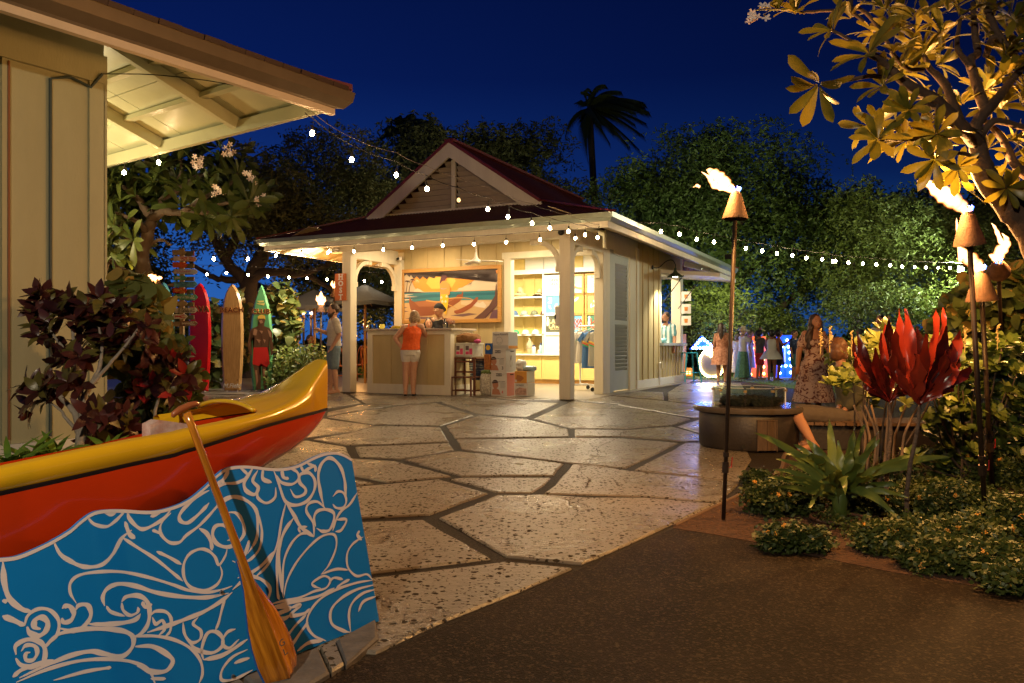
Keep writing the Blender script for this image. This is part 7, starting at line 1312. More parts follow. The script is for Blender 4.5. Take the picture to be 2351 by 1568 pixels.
# ---------------------------------------------------------------- vegetation
def leaf_mesh(name, m, prof, fold=.25, droop=.25, curl=0, n=6, wave=0):
    """leaf of unit length along +y; prof(t) = half width; folded along the midrib, bending down towards the tip"""
    vs = []; fs = []
    for i in range(n+1):
        t = i/n; w = prof(t); z = -droop*t*t; 
        for s in (-1, 0, 1): vs.append((s*w, t*(1-.15*droop), z+abs(s)*w*fold+curl*s*w*t+(wave*math.sin(t*14+s) if s else 0)))
    for i in range(n):
        for j in range(2): a = 3*i+j; fs.append((a, a+1, a+4, a+3))
    me = bpy.data.meshes.new(name); me.from_pydata(vs, [], fs); me.materials.append(m); me.shade_smooth(); return me
class Join:
    """leaves beyond the countable ones, kept as real leaf shapes in one mesh"""
    def __init__(s): s.c = {}; s.v = []; s.f = []; s.m = []; s.mats = []; s.n = 0
    def add(s, me, M):
        if me.name not in s.c:
            a = np.empty(len(me.vertices)*3); me.vertices.foreach_get('co', a); s.c[me.name] = (a.reshape(-1, 3), [tuple(p.vertices) for p in me.polygons], me.materials[0])
        a, f, mt = s.c[me.name]; A = np.array(M); s.v.append(a @ A[:3,:3].T + A[:3,3]); s.f += [tuple(i+s.n for i in q) for q in f]
        if mt not in s.mats: s.mats.append(mt)
        s.m += [s.mats.index(mt)]*len(f); s.n += len(a)
    def build(s, name, parent):
        me = bpy.data.meshes.new(name); me.from_pydata(np.concatenate(s.v).tolist(), [], s.f); [me.materials.append(m) for m in s.mats]; me.polygons.foreach_set('material_index', s.m); me.shade_smooth(); o = link(name, me, parent); o['kind'] = 'stuff'; return o
def put(me, parent, p, d, L, roll=0, up=Vector((0,0,1)), name='leaf', W=1):
    d = d.normalized(); x = d.cross(up)
    if x.length < .05: x = d.cross(Vector((1,.2,0)))
    x.normalize(); z = x.cross(d); M = Matrix((x*L*W, d*L, z*L)).transposed(); M = (M @ Matrix.Rotation(roll, 3, 'Y')).to_4x4(); M.translation = p
    if isinstance(parent, Join): return parent.add(me, M)
    o = bpy.data.objects.new(name, me); COL.objects.link(o); o.parent = parent; o.matrix_basis = M; return o
def rosette(parent, meshes, p, ax, n, L, spread=(.9,1.5), name='leaf'):
    ax = ax.normalized(); x = ax.orthogonal().normalized(); y = ax.cross(x); a0 = random.uniform(0, 6.28)
    for i in range(n):
        a = a0+i*2.39996; s = random.uniform(*spread)*(.55+.45*i/n); d = ax*math.cos(s)+(x*math.cos(a)+y*math.sin(a))*math.sin(s)
        put(random.choice(meshes), parent, p+d*L*.06-ax*L*.10*(i/n), d, L*random.uniform(.75, 1.1), random.uniform(-.25,.25), up=ax+Vector((.01,0,.02)), name=name)
def cloud(name, m, parent, pos, L, W, nrm=None, kind=True, droop=.0, up=.3):
    """many small leaf faces at the given points (numpy), one mesh"""
    N = len(pos); d = rng.normal(size=(N, 3)); d[:, 2] = d[:, 2]*.6-droop; d /= np.linalg.norm(d, axis=1)[:, None]
    q = rng.normal(size=(N, 3)); q[:, 2] += up; s = np.cross(d, q); s /= np.linalg.norm(s, axis=1)[:, None]+1e-9
    l = (L*rng.uniform(.6, 1.3, N))[:, None]; w = (W*rng.uniform(.7, 1.2, N))[:, None]; b = pos
    v = np.stack([b, b+d*l*.5+s*w*.5, b+d*l, b+d*l*.5-s*w*.5], 1).reshape(-1, 3)
    me = bpy.data.meshes.new(name); me.vertices.add(4*N); me.vertices.foreach_set('co', v.astype(np.float32).ravel()); me.loops.add(4*N); me.loops.foreach_set('vertex_index', np.arange(4*N, dtype=np.int32))
    me.polygons.add(N); me.polygons.foreach_set('loop_start', np.arange(0, 4*N, 4, dtype=np.int32)); me.polygons.foreach_set('loop_total', np.full(N, 4, dtype=np.int32)); me.update(calc_edges=True); me.materials.append(m)
    o = link(name, me, parent)
    if kind: o['kind'] = 'stuff'
    return o
def in_ell(ells, n, shell=.55):
    """points in a union of ellipsoids, denser towards their surfaces"""
    vol = np.array([e[1][0]*e[1][1]*e[1][2] for e in ells])**.7; vol /= vol.sum(); k = rng.choice(len(ells), n, p=vol)
    d = rng.normal(size=(n, 3)); d /= np.linalg.norm(d, axis=1)[:, None]; r = shell+(1-shell)*rng.random(n)**.6
    c = np.array([tuple(e[0]) for e in ells])[k]; R_ = np.array([e[1] for e in ells])[k]; return c+d*R_*r[:, None]
def feather(ells, nspray, per, droop=.5, ln=.9, spread=.07):
    """drooping feathery sprays (kiawe): points strung along short hanging twigs"""
    a = in_ell(ells, nspray, .35); d = rng.normal(size=(nspray, 3)); d[:, 2] = -abs(d[:, 2])*droop-.15; d /= np.linalg.norm(d, axis=1)[:, None]; t = rng.random((nspray, per, 1))
    L = rng.uniform(.4, 1.2, (nspray, 1, 1))*ln; p = a[:, None, :]+d[:, None, :]*t*L; p[:, :, 2] -= (t[:, :, 0]**2)*.45*L[:, :, 0]; p[:, :, 0] += .12*np.sin(t[:, :, 0]*7+a[:, None, 0]*9)*L[:, :, 0]; p += rng.normal(size=p.shape)*spread*(.4+t); return p.reshape(-1, 3)
BARK = mat('grey_brown_bark', (.06,.04,.027), .9, var=.35, vs=9, bump=1, bs=30, stretch=(1,1,.3)); DBARK = mat('dark_twisted_bark', (.055,.038,.028), .9, var=.4, vs=6, bump=1, bs=18)
KI1 = leafmat('kiawe_leaf_green', (.035,.07,.014), (.15,.20,.04), .6, vs=.8); KI2 = leafmat('kiawe_leaf_dark', (.035,.045,.014), (.10,.105,.03), .7, vs=.9); KI3 = leafmat('far_foliage_dark', (.018,.032,.011), (.055,.075,.02), .7, vs=.8)
def E_(u, v, Y, ru, rv, rd): c = P(u, v, Y); return (c, (ru*Y/K, rd, rv*Y/K))
def blobs(main, n, k=.36):
    n = int(n*1.6)
    """break an ellipsoid into uneven lobes over its surface"""
    c, r = main; out = []
    for i in range(n):
        d = Vector(rng.normal(size=3)).normalized()*random.uniform(.45,1.02); s = random.uniform(.55, 1.4)*k; out.append((c+Vector((d.x*r[0], d.y*r[1]*.8, d.z*r[2]))*1, (r[0]*s, r[1]*s, r[2]*s*.9)))
    return out+[(c, (r[0]*.45, r[1]*.45, r[2]*.45))]
def limb(par, pts, r0, r1, m=DBARK, name='branch', wig=.0):
    q = crm(pts, 5); n = len(q); q = [p+Vector((random.uniform(-wig,wig),random.uniform(-wig,wig),random.uniform(-wig,wig)))*(0 < i < n-1) for i, p in enumerate(q)]
    return MB().tube(q, [(r0+(r1-r0)*i/(n-1))*random.uniform(.92,1.1) for i in range(n)], 8).build(name, m, par, True)
def tree(label, cat, base, crowns, nsp, per, m, leafL, leafW, trunks, lobes=7, droop=.6, ln=.9, grp='trees behind the plaza', nm='kiawe_tree', spread=.045):
    o = T(nm, label, cat, (0,0,0), 0, grp); o.location = base; ells = []
    for c in crowns: ells += blobs(E_(*c), lobes)
    ells = [(c-base, r) for c, r in ells]; cloud('crown', m, o, feather(ells, int(nsp*.50), int(per*1.7), droop, ln*1.5, spread), leafL*.85, leafW*.75, droop=.5)
    for pts, r0, r1 in trunks: limb(o, [P(*p)-base for p in pts], r0, r1, DBARK, 'trunk' if r0 > .2 else 'branch', .03)
    return o
B_ = lambda u, Y: Vector(((u-CX)*Y/K, Y, 0))
tree('tall spreading kiawe tree with twisting limbs behind the surfboards', 'tree', B_(560,24), [(640,420,24.5,170,120,3.2),(800,380,26,150,110,3),(560,470,24,120,90,2.5),(740,520,25,120,70,2.5)], 3000, 16, KI2, .20, .075,
 [([(575,900,24),(580,760,24),(570,660,24),(610,560,24),(590,480,24.3),(640,400,24.5)], .34, .12),([(575,660,24),(520,600,24),(480,530,23.8),(420,500,23.5),(380,505,23.4)], .20, .07),([(560,655,24),(610,625,23.8),(680,628,23.7),(750,610,23.6),(800,560,23.6)], .17, .05),([(600,570,24),(660,540,24.2),(720,560,24.2),(740,600,24)], .14, .04),([(520,590,24),(545,540,24),(560,480,24.3),(530,420,24.3)], .15, .05),([(700,625,23.8),(740,650,23.7),(790,690,23.6)], .10, .03),([(640,560,24),(690,500,24.5),(760,450,25)], .12, .04),([(560,640,24),(500,640,24),(460,620,24),(420,590,24)], .12, .03),([(750,610,23.6),(770,560,23.6),(760,520,23.8)], .07, .02)], lobes=9)
tree('dark broad kiawe tree directly behind the pavilion roof', 'tree', B_(1100,34), [(1000,350,34,150,95,4),(1150,360,35,150,100,4),(1270,445,34,100,55,3.5),(880,420,33,110,90,3)], 3200, 14, KI2, .27, .10, [([(1100,900,34),(1100,600,34),(1080,400,34)], .4, .15)], lobes=9, ln=1.2)
tree('large green kiawe tree lit from below beyond the bar window', 'tree', B_(1640,30), [(1560,420,30,130,130,4),(1720,420,31,150,140,4),(1640,560,29,170,110,3.5),(1820,520,30,100,110,3.5),(1500,560,29,90,90,3),(1620,330,31,110,60,3),(1850,640,29,110,70,3),(1480,430,31,90,80,3)], 6500, 15, KI1, .22, .085, [([(1545,880,29),(1570,780,29),(1620,700,29),(1700,640,29),(1790,560,29)], .30, .10),([(1770,880,28.5),(1740,760,28.6),(1800,700,28.6),(1860,650,28.6)], .22, .08),([(1620,700,29),(1560,620,29),(1540,500,29.5)], .18, .06),([(1700,640,29),(1690,540,29),(1740,450,30)], .16, .05)], lobes=11, ln=1.1)
tree('low kiawe foliage hanging just beyond the awning shutter', 'tree', B_(1610,26), [(1600,700,26,70,50,1.8),(1660,680,26,60,60,1.8),(1760,730,27,90,40,2)], 1500, 14, KI1, .17, .06, [([(1660,870,26),(1640,780,26),(1620,720,26)], .14, .05)], lobes=7, ln=.8)
tree('dense dark green tree at the far right beyond the torches', 'tree', B_(2150,24), [(2060,520,25,130,90,3),(2200,560,24,140,110,3),(2320,520,23,110,120,3),(2100,660,23,150,80,2.5),(1960,600,26,90,100,3),(2000,500,27,80,90,3),(2280,690,22,140,70,2.5)], 5600, 15, KI1, .17, .075, [([(2150,900,24),(2160,700,24),(2200,560,24)], .25, .1),([(1960,880,26),(1970,700,26),(1960,600,26)], .22, .08)], lobes=10, ln=.8)
tree('dark distant tree line tree between the kiawe and the right torches', 'tree', B_(1960,40), [(1960,500,40,120,70,5),(1880,480,38,80,80,4),(2120,470,42,90,60,4),(2300,470,42,100,60,4)], 1800, 12, KI3, .35, .14, [([(1960,860,40),(1960,600,40)], .4, .2)], lobes=8, ln=1.2)
tree('dark low tree behind the bearded man and the HOST sign', 'tree', B_(760,27), [(760,640,27,90,60,2.5),(830,620,28,80,60,2.5),(880,700,28,70,50,2.5),(720,600,28,60,50,2)], 1300, 13, KI3, .22, .08, [([(770,880,27),(765,720,27),(760,640,27)], .18, .08)], lobes=7)
tree('dark tree mass left of the surfboards behind the plumeria', 'tree', B_(330,26), [(330,620,26,140,80,3),(230,560,26,100,100,3),(450,720,26,120,50,3)], 1700, 13, KI3, .22, .09, [([(330,880,26),(330,700,26)], .2, .1)], lobes=8)
# dark far hedge line that closes the lawn and the terrace
o = T('far_hedge', 'dark clipped hedge line along the back of the lawn and terrace', 'hedge', (0,0,0)); pts = []
for (u0, u1, v0, v1, Y, n_) in ((200,700,800,880,30,9000),(640,1000,790,870,31,7000),(1380,1700,770,868,36,8000),(1650,2400,765,868,31,16000),(2350,3200,700,868,28,6000)):
    u = rng.uniform(u0, u1, n_); v = v0+(v1-v0)*rng.random(n_)+10*np.sin(u*.05); y = Y+rng.uniform(-.6, .6, n_); pts.append(np.stack([(u-CX)*y/K, y, H+(CY-v)*y/K], 1))
cloud('foliage', KI3, o, np.concatenate(pts), .22, .12)
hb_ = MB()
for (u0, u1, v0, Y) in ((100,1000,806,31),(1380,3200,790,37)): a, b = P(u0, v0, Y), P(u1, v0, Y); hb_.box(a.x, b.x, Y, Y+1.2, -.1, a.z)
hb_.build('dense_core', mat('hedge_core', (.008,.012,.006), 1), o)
# palms
def palm(label, u, v_top, Y, L, lean=0):
    o = T('palm_tree', label, 'palm', B_(u, Y), 0, 'palm trees against the night sky'); b = B_(u, Y); top = P(u+lean, v_top, Y)-b; MB().tube(crm([(0,0,0),(top.x*.3,0,top.z*.5),tuple(top)], 6), [.22]*6+[.17]*6+[.14], 8).build('trunk', DBARK, o, True)
    for k in range(30):
        a = k*2.4; el = random.uniform(-.5, 1.2); d = Vector((math.cos(a)*math.cos(el)+.5, math.sin(a)*math.cos(el), math.sin(el))).normalized(); pts = [top+d*L*t+Vector((.3*L*t*t, 0, -.55*L*t*t)) for t in np.linspace(0, 1, 9)]; m = MB(); m.tube(pts, [.03-.003*i for i in range(9)], 4)
        for i in range(40):
            t = .12+.86*i/40; j = min(int(t*8), 7); p = pts[j].lerp(pts[j+1], t*8-j); tg = (pts[j+1]-pts[j]).normalized()
            for s in (-1, 1): sd_ = tg.cross(Vector((0,0,1))).normalized()*s; e = p+sd_*.42*L*.35*math.sin(math.pi*min(1, t+.1))+tg*.25-Vector((0,0,.28)); m.add([p+tg*.06, p-tg*.06, e], [(0,1,2)])
        m.build('frond', KI3, o)
palm('tall palm tree leaning in the wind behind the pavilion', 1375, 250, 40, 2.6, -22); palm('shorter palm tree left of the pavilion gable', 935, 305, 38, 1.9, -10)
# ---- frangipani leaves
pf = lambda t: .235*(t+.03)**.95*max(0, 1-t**3.2)**.55+.004; PLM = leafmat('frangipani_leaf', (.045,.060,.007), (.19,.145,.014), .38, vs=3); PLG = leafmat('frangipani_leaf_dark', (.03,.055,.012), (.10,.125,.028), .42, vs=3)
PM = [leaf_mesh('leaf', PLM, pf, .22, random.uniform(.1, .5), random.uniform(-.2, .2), 8) for _ in range(5)]; PMD = [leaf_mesh('leaf', PLG, pf, .25, random.uniform(.1, .5), random.uniform(-.2, .2), 7) for _ in range(5)]
FLW = mat('white_petal', (.66,.55,.50), .6)
def flowers(par, c, n, r, s):
    s = s*.8
    m = MB()
    for k in range(n):
        q = c+Vector((random.uniform(-r,r),random.uniform(-r,r),random.uniform(-r,r))); nr = Vector((random.uniform(-.6,.6),-1,random.uniform(-.4,.6))).normalized(); x = nr.orthogonal().normalized(); y = nr.cross(x)
        for j in range(5): a = j*1.2566; d = x*math.cos(a)+y*math.sin(a); e = x*math.cos(a+1.1)+y*math.sin(a+1.1); g = x*math.cos(a+.4)+y*math.sin(a+.4); h_ = x*math.cos(a+.8)+y*math.sin(a+.8); m.add([q, q+d*s*.45+nr*s*.1, q+g*s*.85+nr*s*.2, q+h_*s*.9+nr*s*.2, q+e*s*.4+nr*s*.1], [(0,1,2,3,4)])
    return m.build('flower_cluster', FLW, par)
def c7(x, y): return S(x, y, 2700, 0, 1.568)
pt = T('frangipani_tree', 'foreground frangipani tree leaning in from the right with torchlit leaves', 'tree', P(2450, 0, 3.9)); pt.location.z = 0; b0 = Vector(pt.location)
def Pp(x, y, Y): return P(*c7(x, y), Y)-b0
LB = mat('frangipani_bark', (.055,.030,.017), .85, var=.3, vs=12, bump=.9, bs=35)
for pts, r0, r1 in [([(2600,2600,3.9),(2420,1900,3.9),(2240,1480,3.9),(2100,1300,3.9),(1960,1130,3.9),(1920,1020,3.9),(1900,900,3.9)], .11, .052),
 ([(1900,900,3.9),(1850,850,3.85),(1790,790,3.8),(1650,640,3.75),(1480,545,3.7),(1400,480,3.7),(1320,400,3.7),(1215,340,3.65)], .048, .016),([(1900,900,3.9),(1890,780,3.9),(1960,690,3.9),(2030,610,3.95),(2100,520,4),(2200,400,4)], .046, .022),
 ([(1810,830,3.85),(1640,860,3.8),(1420,870,3.8),(1285,875,3.75)], .024, .012),([(1790,790,3.8),(1740,640,3.9),(1690,520,4),(1600,430,4.1),(1560,340,4.1)], .034, .015),([(1700,700,3.8),(1560,650,3.7),(1470,680,3.6)], .018, .010),([(1430,490,3.7),(1250,478,3.75),(1090,500,3.8),(920,520,3.8)], .016, .009),
 ([(1950,700,3.9),(1890,520,4),(1850,380,4.05),(1900,330,4.1),(1880,200,4.1),(1870,20,4.2)], .034, .018),([(1860,420,4),(1770,300,4.1),(1790,120,4.1)], .022, .012),([(1950,350,4.1),(2000,230,4),(2080,280,4),(2150,330,4)], .024, .012),([(1960,60,4.1),(2010,180,4),(2090,290,4)], .026, .015),
 ([(1560,440,4),(1420,400,4),(1200,80,4.1),(1000,65,4.1),(780,80,4.1)], .016, .009),([(1100,0,4.1),(1110,70,4.1),(1180,130,4)], .018, .010),([(1920,1000,3.9),(1780,960,3.8),(1640,1000,3.7)], .014, .008),([(2600,1300,4),(2180,1080,4),(2060,880,4),(1950,760,4)], .035, .018),([(1330,400,3.7),(1270,350,3.7),(985,190,3.8)], .014, .009),([(1900,880,3.9),(2000,760,3.9),(2150,790,3.9),(2240,820,3.9)], .026, .016),([(1650,640,3.75),(1640,720,3.7),(1640,830,3.65)], .012, .008)]:
    limb(pt, [Pp(*p) for p in pts], r0*.8, r1*.75, LB, 'trunk' if r0 > .08 else 'branch', .002)
tips = [(760,80,4.1,1.0),(985,190,3.8,1.0),(1215,335,3.65,1.2),(900,530,3.8,1.25),(1300,540,3.75,.95),(1560,335,4.1,1.2),(1790,100,4.1,1.1),(1320,60,4.1,1.1),(1270,875,3.75,1.05),(1630,1000,3.7,1.0),(1640,840,3.65,.9),(1470,690,3.6,.8),(1770,1050,3.9,.85),(2090,460,4,1.1),(2080,330,4,1.0),(1950,120,4.15,1),(1800,650,4,.8),(2130,110,4,1.1),(2110,880,4,.9),(1450,880,3.9,.8),(1420,420,3.9,1.0),(1680,230,4.2,1.1),(2170,650,4,.9),(2080,1180,3.8,.8),(1500,110,4.2,1.1),(1100,110,4.1,.9),(1950,560,4.1,.9),(1240,200,4.2,.9),(650,60,4.1,.9),(2180,250,4.1,1)]
for x, y, Y, s in tips:
    p = Pp(x, y, Y); c = Pp(1900, 900, 4); ax = (p-c).normalized()*.7+Vector((random.uniform(-.3,.3),-.35,random.uniform(-.2,.5))); 
    if (x, y) == (900, 530): ax = Vector((-.5,-.4,-.75))
    rosette(pt, PM, p, ax, 10, .150*s, (.6, 1.75))
jn = Join()
for x, y, Y, s in tips*2: p = Pp(x+random.gauss(60,110), y+random.gauss(-20,90), Y+random.uniform(.1,.6)); (rosette(jn, PM, p, Vector((random.gauss(0,.6),-.3,random.gauss(.3,.5))), 8, .15, (.8,1.7)) if x+0 > 1150 else None)
jn.build('inner_leaves', pt)
flowers(pt, Pp(520, 95, 4.1), 9, .05, .035)
# ---- left frangipani behind the hut
pl_ = T('frangipani_tree', 'darker frangipani tree with white blossoms behind the hut corner', 'tree', P(395, 0, 10.5)); pl_.location.z = 0; b0 = Vector(pl_.location)
def P4(x, y, Y): return P(*c4(x, y), Y)-b0
for pts, r0, r1 in [([(350,1900,10.5),(330,1500,10.5),(340,1200,10.5),(330,1000,10.5),(380,850,10.5),(400,740,10.5)], .13, .07),([(400,740,10.5),(500,680,10.4),(640,690,10.3),(800,690,10.3),(930,690,10.2)], .06, .02),([(400,740,10.5),(330,620,10.5),(250,540,10.5),(180,480,10.5)], .06, .02),([(400,740,10.5),(480,600,10.6),(600,520,10.6),(720,420,10.6),(860,380,10.6)], .06, .02),([(330,1000,10.5),(200,860,10.4),(100,760,10.4),(20,700,10.4)], .06, .02),([(380,850,10.5),(300,760,10.3),(120,690,10.2)], .05, .02),([(600,520,10.6),(640,330,10.6),(620,260,10.6)], .03, .015),([(640,690,10.3),(840,560,10.3),(1000,480,10.3),(1080,380,10.3)], .04, .015),([(800,690,10.3),(960,620,10.2),(1100,610,10.2),(1180,640,10.2)], .03, .012),([(340,1200,10.5),(200,1150,10.4),(60,1060,10.3),(30,1200,10.2)], .05, .03),([(330,1000,10.5),(450,900,10.5),(560,940,10.4)], .03, .015)]:
    limb(pl_, [P4(*p) for p in pts], r0, r1, BARK, 'trunk' if r0 > .1 else 'branch', .01)
tp = [(990,210,10.4),(1080,390,10.3),(1010,430,10.3),(930,360,10.5),(860,400,10.5),(720,400,10.6),(620,280,10.6),(500,330,10.7),(380,260,10.6),(320,300,10.6),(250,430,10.5),(150,470,10.5),(90,520,10.4),(60,600,10.4),(160,600,10.3),(280,560,10.4),(420,450,10.4),(540,460,10.5),(660,520,10.4),(780,560,10.3),(900,540,10.3),(1110,530,10.2),(1180,650,10.2),(1030,720,10.1),(940,740,10.2),(830,730,10.2),(640,640,10.3),(760,330,10.6),(120,810,10.2),(260,900,10.1),(60,940,10.1),(200,760,10.3),(1170,600,10.1),(100,1020,10.1)]
for x, y, Y in tp: p = P4(x, y, Y); ax = (p-P4(450,720,10.5)).normalized()*.8+Vector((0,-.4,random.uniform(0,.6))); rosette(pl_, PMD, p, ax, 8, random.uniform(.27,.36), (.9, 1.6))
for x, y in ((1020,200),(1180,420),(930,520),(1250,580),(760,290)): flowers(pl_, P4(x, y, 10.15), 10, .07, .055)
ex = in_ell([(P4(500,480,10.9),(1.5,.5,.7)),(P4(850,480,10.9),(.95,.4,.6)),(P4(150,640,10.9),(.7,.4,.9)),(P4(150,900,10.9),(.5,.4,.5))], 150, .2); jn = Join()
for q in ex: rosette(jn, PMD, Vector(q), Vector((random.gauss(0,.6),-.5,random.gauss(.4,.5))), 8, .30, (.8,1.6))
jn.build('inner_leaves', pl_)
# ---- burgundy croton by the hut wall
BUR = leafmat('burgundy_leaf', (.020,.005,.006), (.075,.022,.020), .28, tl=.1, vs=5); BUR2 = leafmat('olive_burgundy_leaf', (.06,.05,.012), (.13,.11,.025), .35, tl=.15, vs=5); CRD = leafmat('crimson_leaf', (.22,.012,.02), (.34,.03,.03), .35, vs=5)
cp = lambda t: .235*math.sin(math.pi*min(1, t**.85*.97+.03))**.85+.004
CM = [leaf_mesh('leaf', m_, cp, .15, random.uniform(.1, .6), random.uniform(-.3, .3), 5, .02) for m_ in (BUR, BUR, BUR2, BUR, BUR2, BUR, BUR)]
def c8(x, y): return S(x, y, 0, 900, 1.5673)
def croton(label, base, Y, cl, trunks, L, n=8, grp=None, ms=CM, top=None):
    o = T('croton_shrub', label, 'shrub', P(base[0], 0, Y), 0, grp); o.location.z = 0; b0 = Vector(o.location); Q = lambda x, y, dy=0: P(*c8(x, y), Y+dy)-b0
    for pts, r0, r1 in trunks: limb(o, [Q(*p) for p in pts], r0, r1, mat('pale_grey_bark', (.32,.27,.22), .8, var=.25, vs=25, bump=.6, bs=50), 'stem', .002)
    for x, y in cl: p = Q(x, y, random.uniform(-.12, .12)); ax = (p-Q(500, 1150)).normalized()*.6+Vector((random.uniform(-.4,.4),-.55,random.uniform(-.1,.5))); rosette(o, ms, p, ax, n, L*random.uniform(.85,1.15), (.7, 1.7))
    jn = Join()
    for x, y in cl: p = Q(x+random.gauss(0,34), y+random.gauss(0,34), random.uniform(0, .3)); rosette(jn, ms, p, Vector((random.gauss(0,.5),-.4,random.uniform(-.1,.7))), n, L, (.7, 1.7))
    jn.build('inner_leaves', o); return o
cl = [(250,440),(330,480),(440,470),(540,500),(620,460),(700,520),(790,520),(870,590),(930,640),(220,560),(280,640),(380,560),(470,600),(560,590),(640,590),(720,620),(800,660),(900,720),(690,710),(600,700),(520,680),(330,700),(240,700),(420,810),(350,860),(500,830),(640,800),(740,760),(820,760)]+[(170,1010),(240,1040),(320,1000),(200,1120),(290,1100),(420,980),(500,1010),(560,1190),(640,1180),(600,1280)]
croton('dark burgundy croton shrub against the pale hut wall', (183,0), 4.6, cl, [([(500,1900),(500,1420),(495,1300),(470,1180),(380,1080),(330,1000)], .030, .010),([(500,1400),(520,1200),(500,1020),(480,900),(470,760),(450,640)], .026, .008),([(510,1150),(560,1020),(620,900),(640,760),(620,640)], .018, .006),([(560,1020),(680,880),(800,740),(870,640)], .014, .005),([(480,900),(400,780),(300,640)], .012, .005),([(495,1300),(420,1220),(370,1150),(250,1080)], .012, .005)], .112, 7)
croton('small burgundy croton with crimson leaves near the red surfboard', (560,0), 5.4, [(960,880),(1030,850),(1100,880),(1160,930),(900,960),(960,1000),(1120,980),(1080,1060),(870,1060)], [([(950,1500),(970,1200),(1000,1050),(990,960)], .014, .006),([(985,1080),(1060,1010),(1110,960)], .008, .004)], .12, 7, ms=CM+[leaf_mesh('leaf', CRD, cp, .15, .3, 0, 5)]*2)
croton('low burgundy croton behind the pink canoe panel', (360,0), 5.0, [(650,1290),(720,1330),(700,1230),(800,1260),(780,1180),(560,1350)], [([(690,1700),(690,1400),(700,1250)], .01, .005)], .11, 7)
# ---- variegated round-leaved shrubs behind
hp_ = lambda t: .46*math.sin(math.pi*min(1, t**.7*.93+.07))**.7+.005
HAU = leafmat('round_green_leaf', (.035,.075,.018), (.14,.17,.05), .35, vs=4); YEL_ = leafmat('yellowing_leaf', (.18,.15,.03), (.42,.30,.08), .45, vs=4)
HM = [leaf_mesh('leaf', m_, hp_, .12, random.uniform(.1, .5), random.uniform(-.2, .2), 5, .015) for m_ in (HAU, HAU, HAU, HAU, YEL_, HAU)]
def leafy(nm, label, cat, u, Y, regions, n, L, ms, extra=0, em=None, grp=None, face=-.6, stems=()):
    """individual leaves spread over regions given as (u, v, ru, rv, depth) and an optional inner mass"""
    o = T(nm, label, cat, P(u, 0, Y), 0, grp); o.location.z = 0; b0 = Vector(o.location); ells = [(P(r[0], r[1], Y)-b0, (r[2]*Y/K, r[4], r[3]*Y/K)) for r in regions]
    for q in in_ell(ells, n, .45):
        q = Vector(q); d = Vector((random.gauss(0,.7), random.gauss(-.2,.5), random.gauss(-.25,.6))); put(random.choice(ms), o, q, d, L*random.uniform(.7, 1.25), random.uniform(-.5,.5), up=Vector((random.gauss(0,.4), face, 1)))
    if extra:
        jn = Join()
        for q in in_ell([(c+Vector((0, r[1]*.4, 0)), r) for c, r in ells], extra//3, .2): put(random.choice(ms), jn, Vector(q), Vector((random.gauss(0,.7), random.gauss(-.2,.5), random.gauss(-.25,.6))), L*random.uniform(.6, 1.2), random.uniform(-.5,.5), up=Vector((random.gauss(0,.4), face, 1)))
        jn.build('inner_leaves', o)
    for s_ in stems: limb(o, [P(*p)-b0 for p in s_], .018, .008, BARK, 'stem', .003)
    return o
leafy('hau_shrub', 'tall round-leaved shrub with yellowing leaves beside the hut corner', 'shrub', 330, 5.9, [(300,660,40,40,.3),(325,700,26,40,.3),(270,720,40,40,.3),(320,770,26,40,.3),(305,800,40,50,.3)], 110, .15, HM, 500, None, stems=[[(320,1060,5.9),(320,900,5.9),(310,700,5.9)]])
leafy('hau_shrub', 'wide yellow-green shrub under the signpost behind the burgundy leaves', 'shrub', 380, 5.8, [(375,800,28,34,.3),(400,880,34,50,.3),(330,920,60,80,.3),(300,1000,60,50,.3),(415,965,34,50,.3)], 290, .095, HM, 4200, None)
leafy('hau_vine', 'round-leaved vine climbing between the wooden and green surfboards', 'vine', 560, 18, [(480,760,30,90,.3),(545,760,18,110,.3),(480,830,30,60,.3)], 60, .20, HM, 1800, None)
leafy('hau_vine', 'round-leaved vine tall beside the green surfboard', 'vine', 650, 17.6, [(642,690,38,45,.3),(660,740,35,50,.3),(640,800,40,60,.3),(625,850,40,40,.3)], 160, .19, HM, 1800, None)
SM = leafmat('small_bright_leaf', (.05,.11,.018), (.16,.22,.05), .35, vs=4); sm_ = [leaf_mesh('leaf', SM, lambda t: .26*math.sin(math.pi*min(1, t*.95+.05))**.8+.004, .15, .2, 0, 4) for _ in range(2)]
leafy('hedge_shrub', 'bright green low hedge between the green surfboard and the bearded man', 'shrub', 680, 16.9, [(665,840,55,50,.4),(710,825,45,42,.4),(735,850,35,40,.3),(640,870,40,30,.3)], 240, .10, sm_, 4200, SM)
leafy('hedge_shrub', 'small green shrub seen through the porch arch', 'shrub', 860, 24, [(850,860,40,28,.4),(900,865,35,25,.4)], 30, .16, sm_, 1500, SM)
FN = leafmat('fern_leaf', (.08,.19,.02), (.18,.32,.04), .5, vs=4); fm_ = [leaf_mesh('leaf', FN, lambda t: .09*math.sin(math.pi*min(1, t*.95+.05))+.004, .2, .6, 0, 5)]
for i, (u, v, Y) in enumerate(((22,1056,4.2),(72,1050,4.3),(250,1030,4.3),(130,1040,4.4))):
    o = T('fern_plant', ['bright small fern by the canoe at the frame edge','narrow leaved plant by the white wall base','green sprig under the burgundy shrub','little fern before the white base board'][i], 'fern', P(u, v, Y)); 
    rosette(o, fm_, Vector((0,0,-.04)), Vector((0,-.2,1)), 26, .19, (.5, 1.4))
    for k in range(6): MB().tube([(0,0,-P(u,v,Y).z+.0),(0,0,-.04)], .004, 4).build('stem', BARK, o) if k == 0 else None
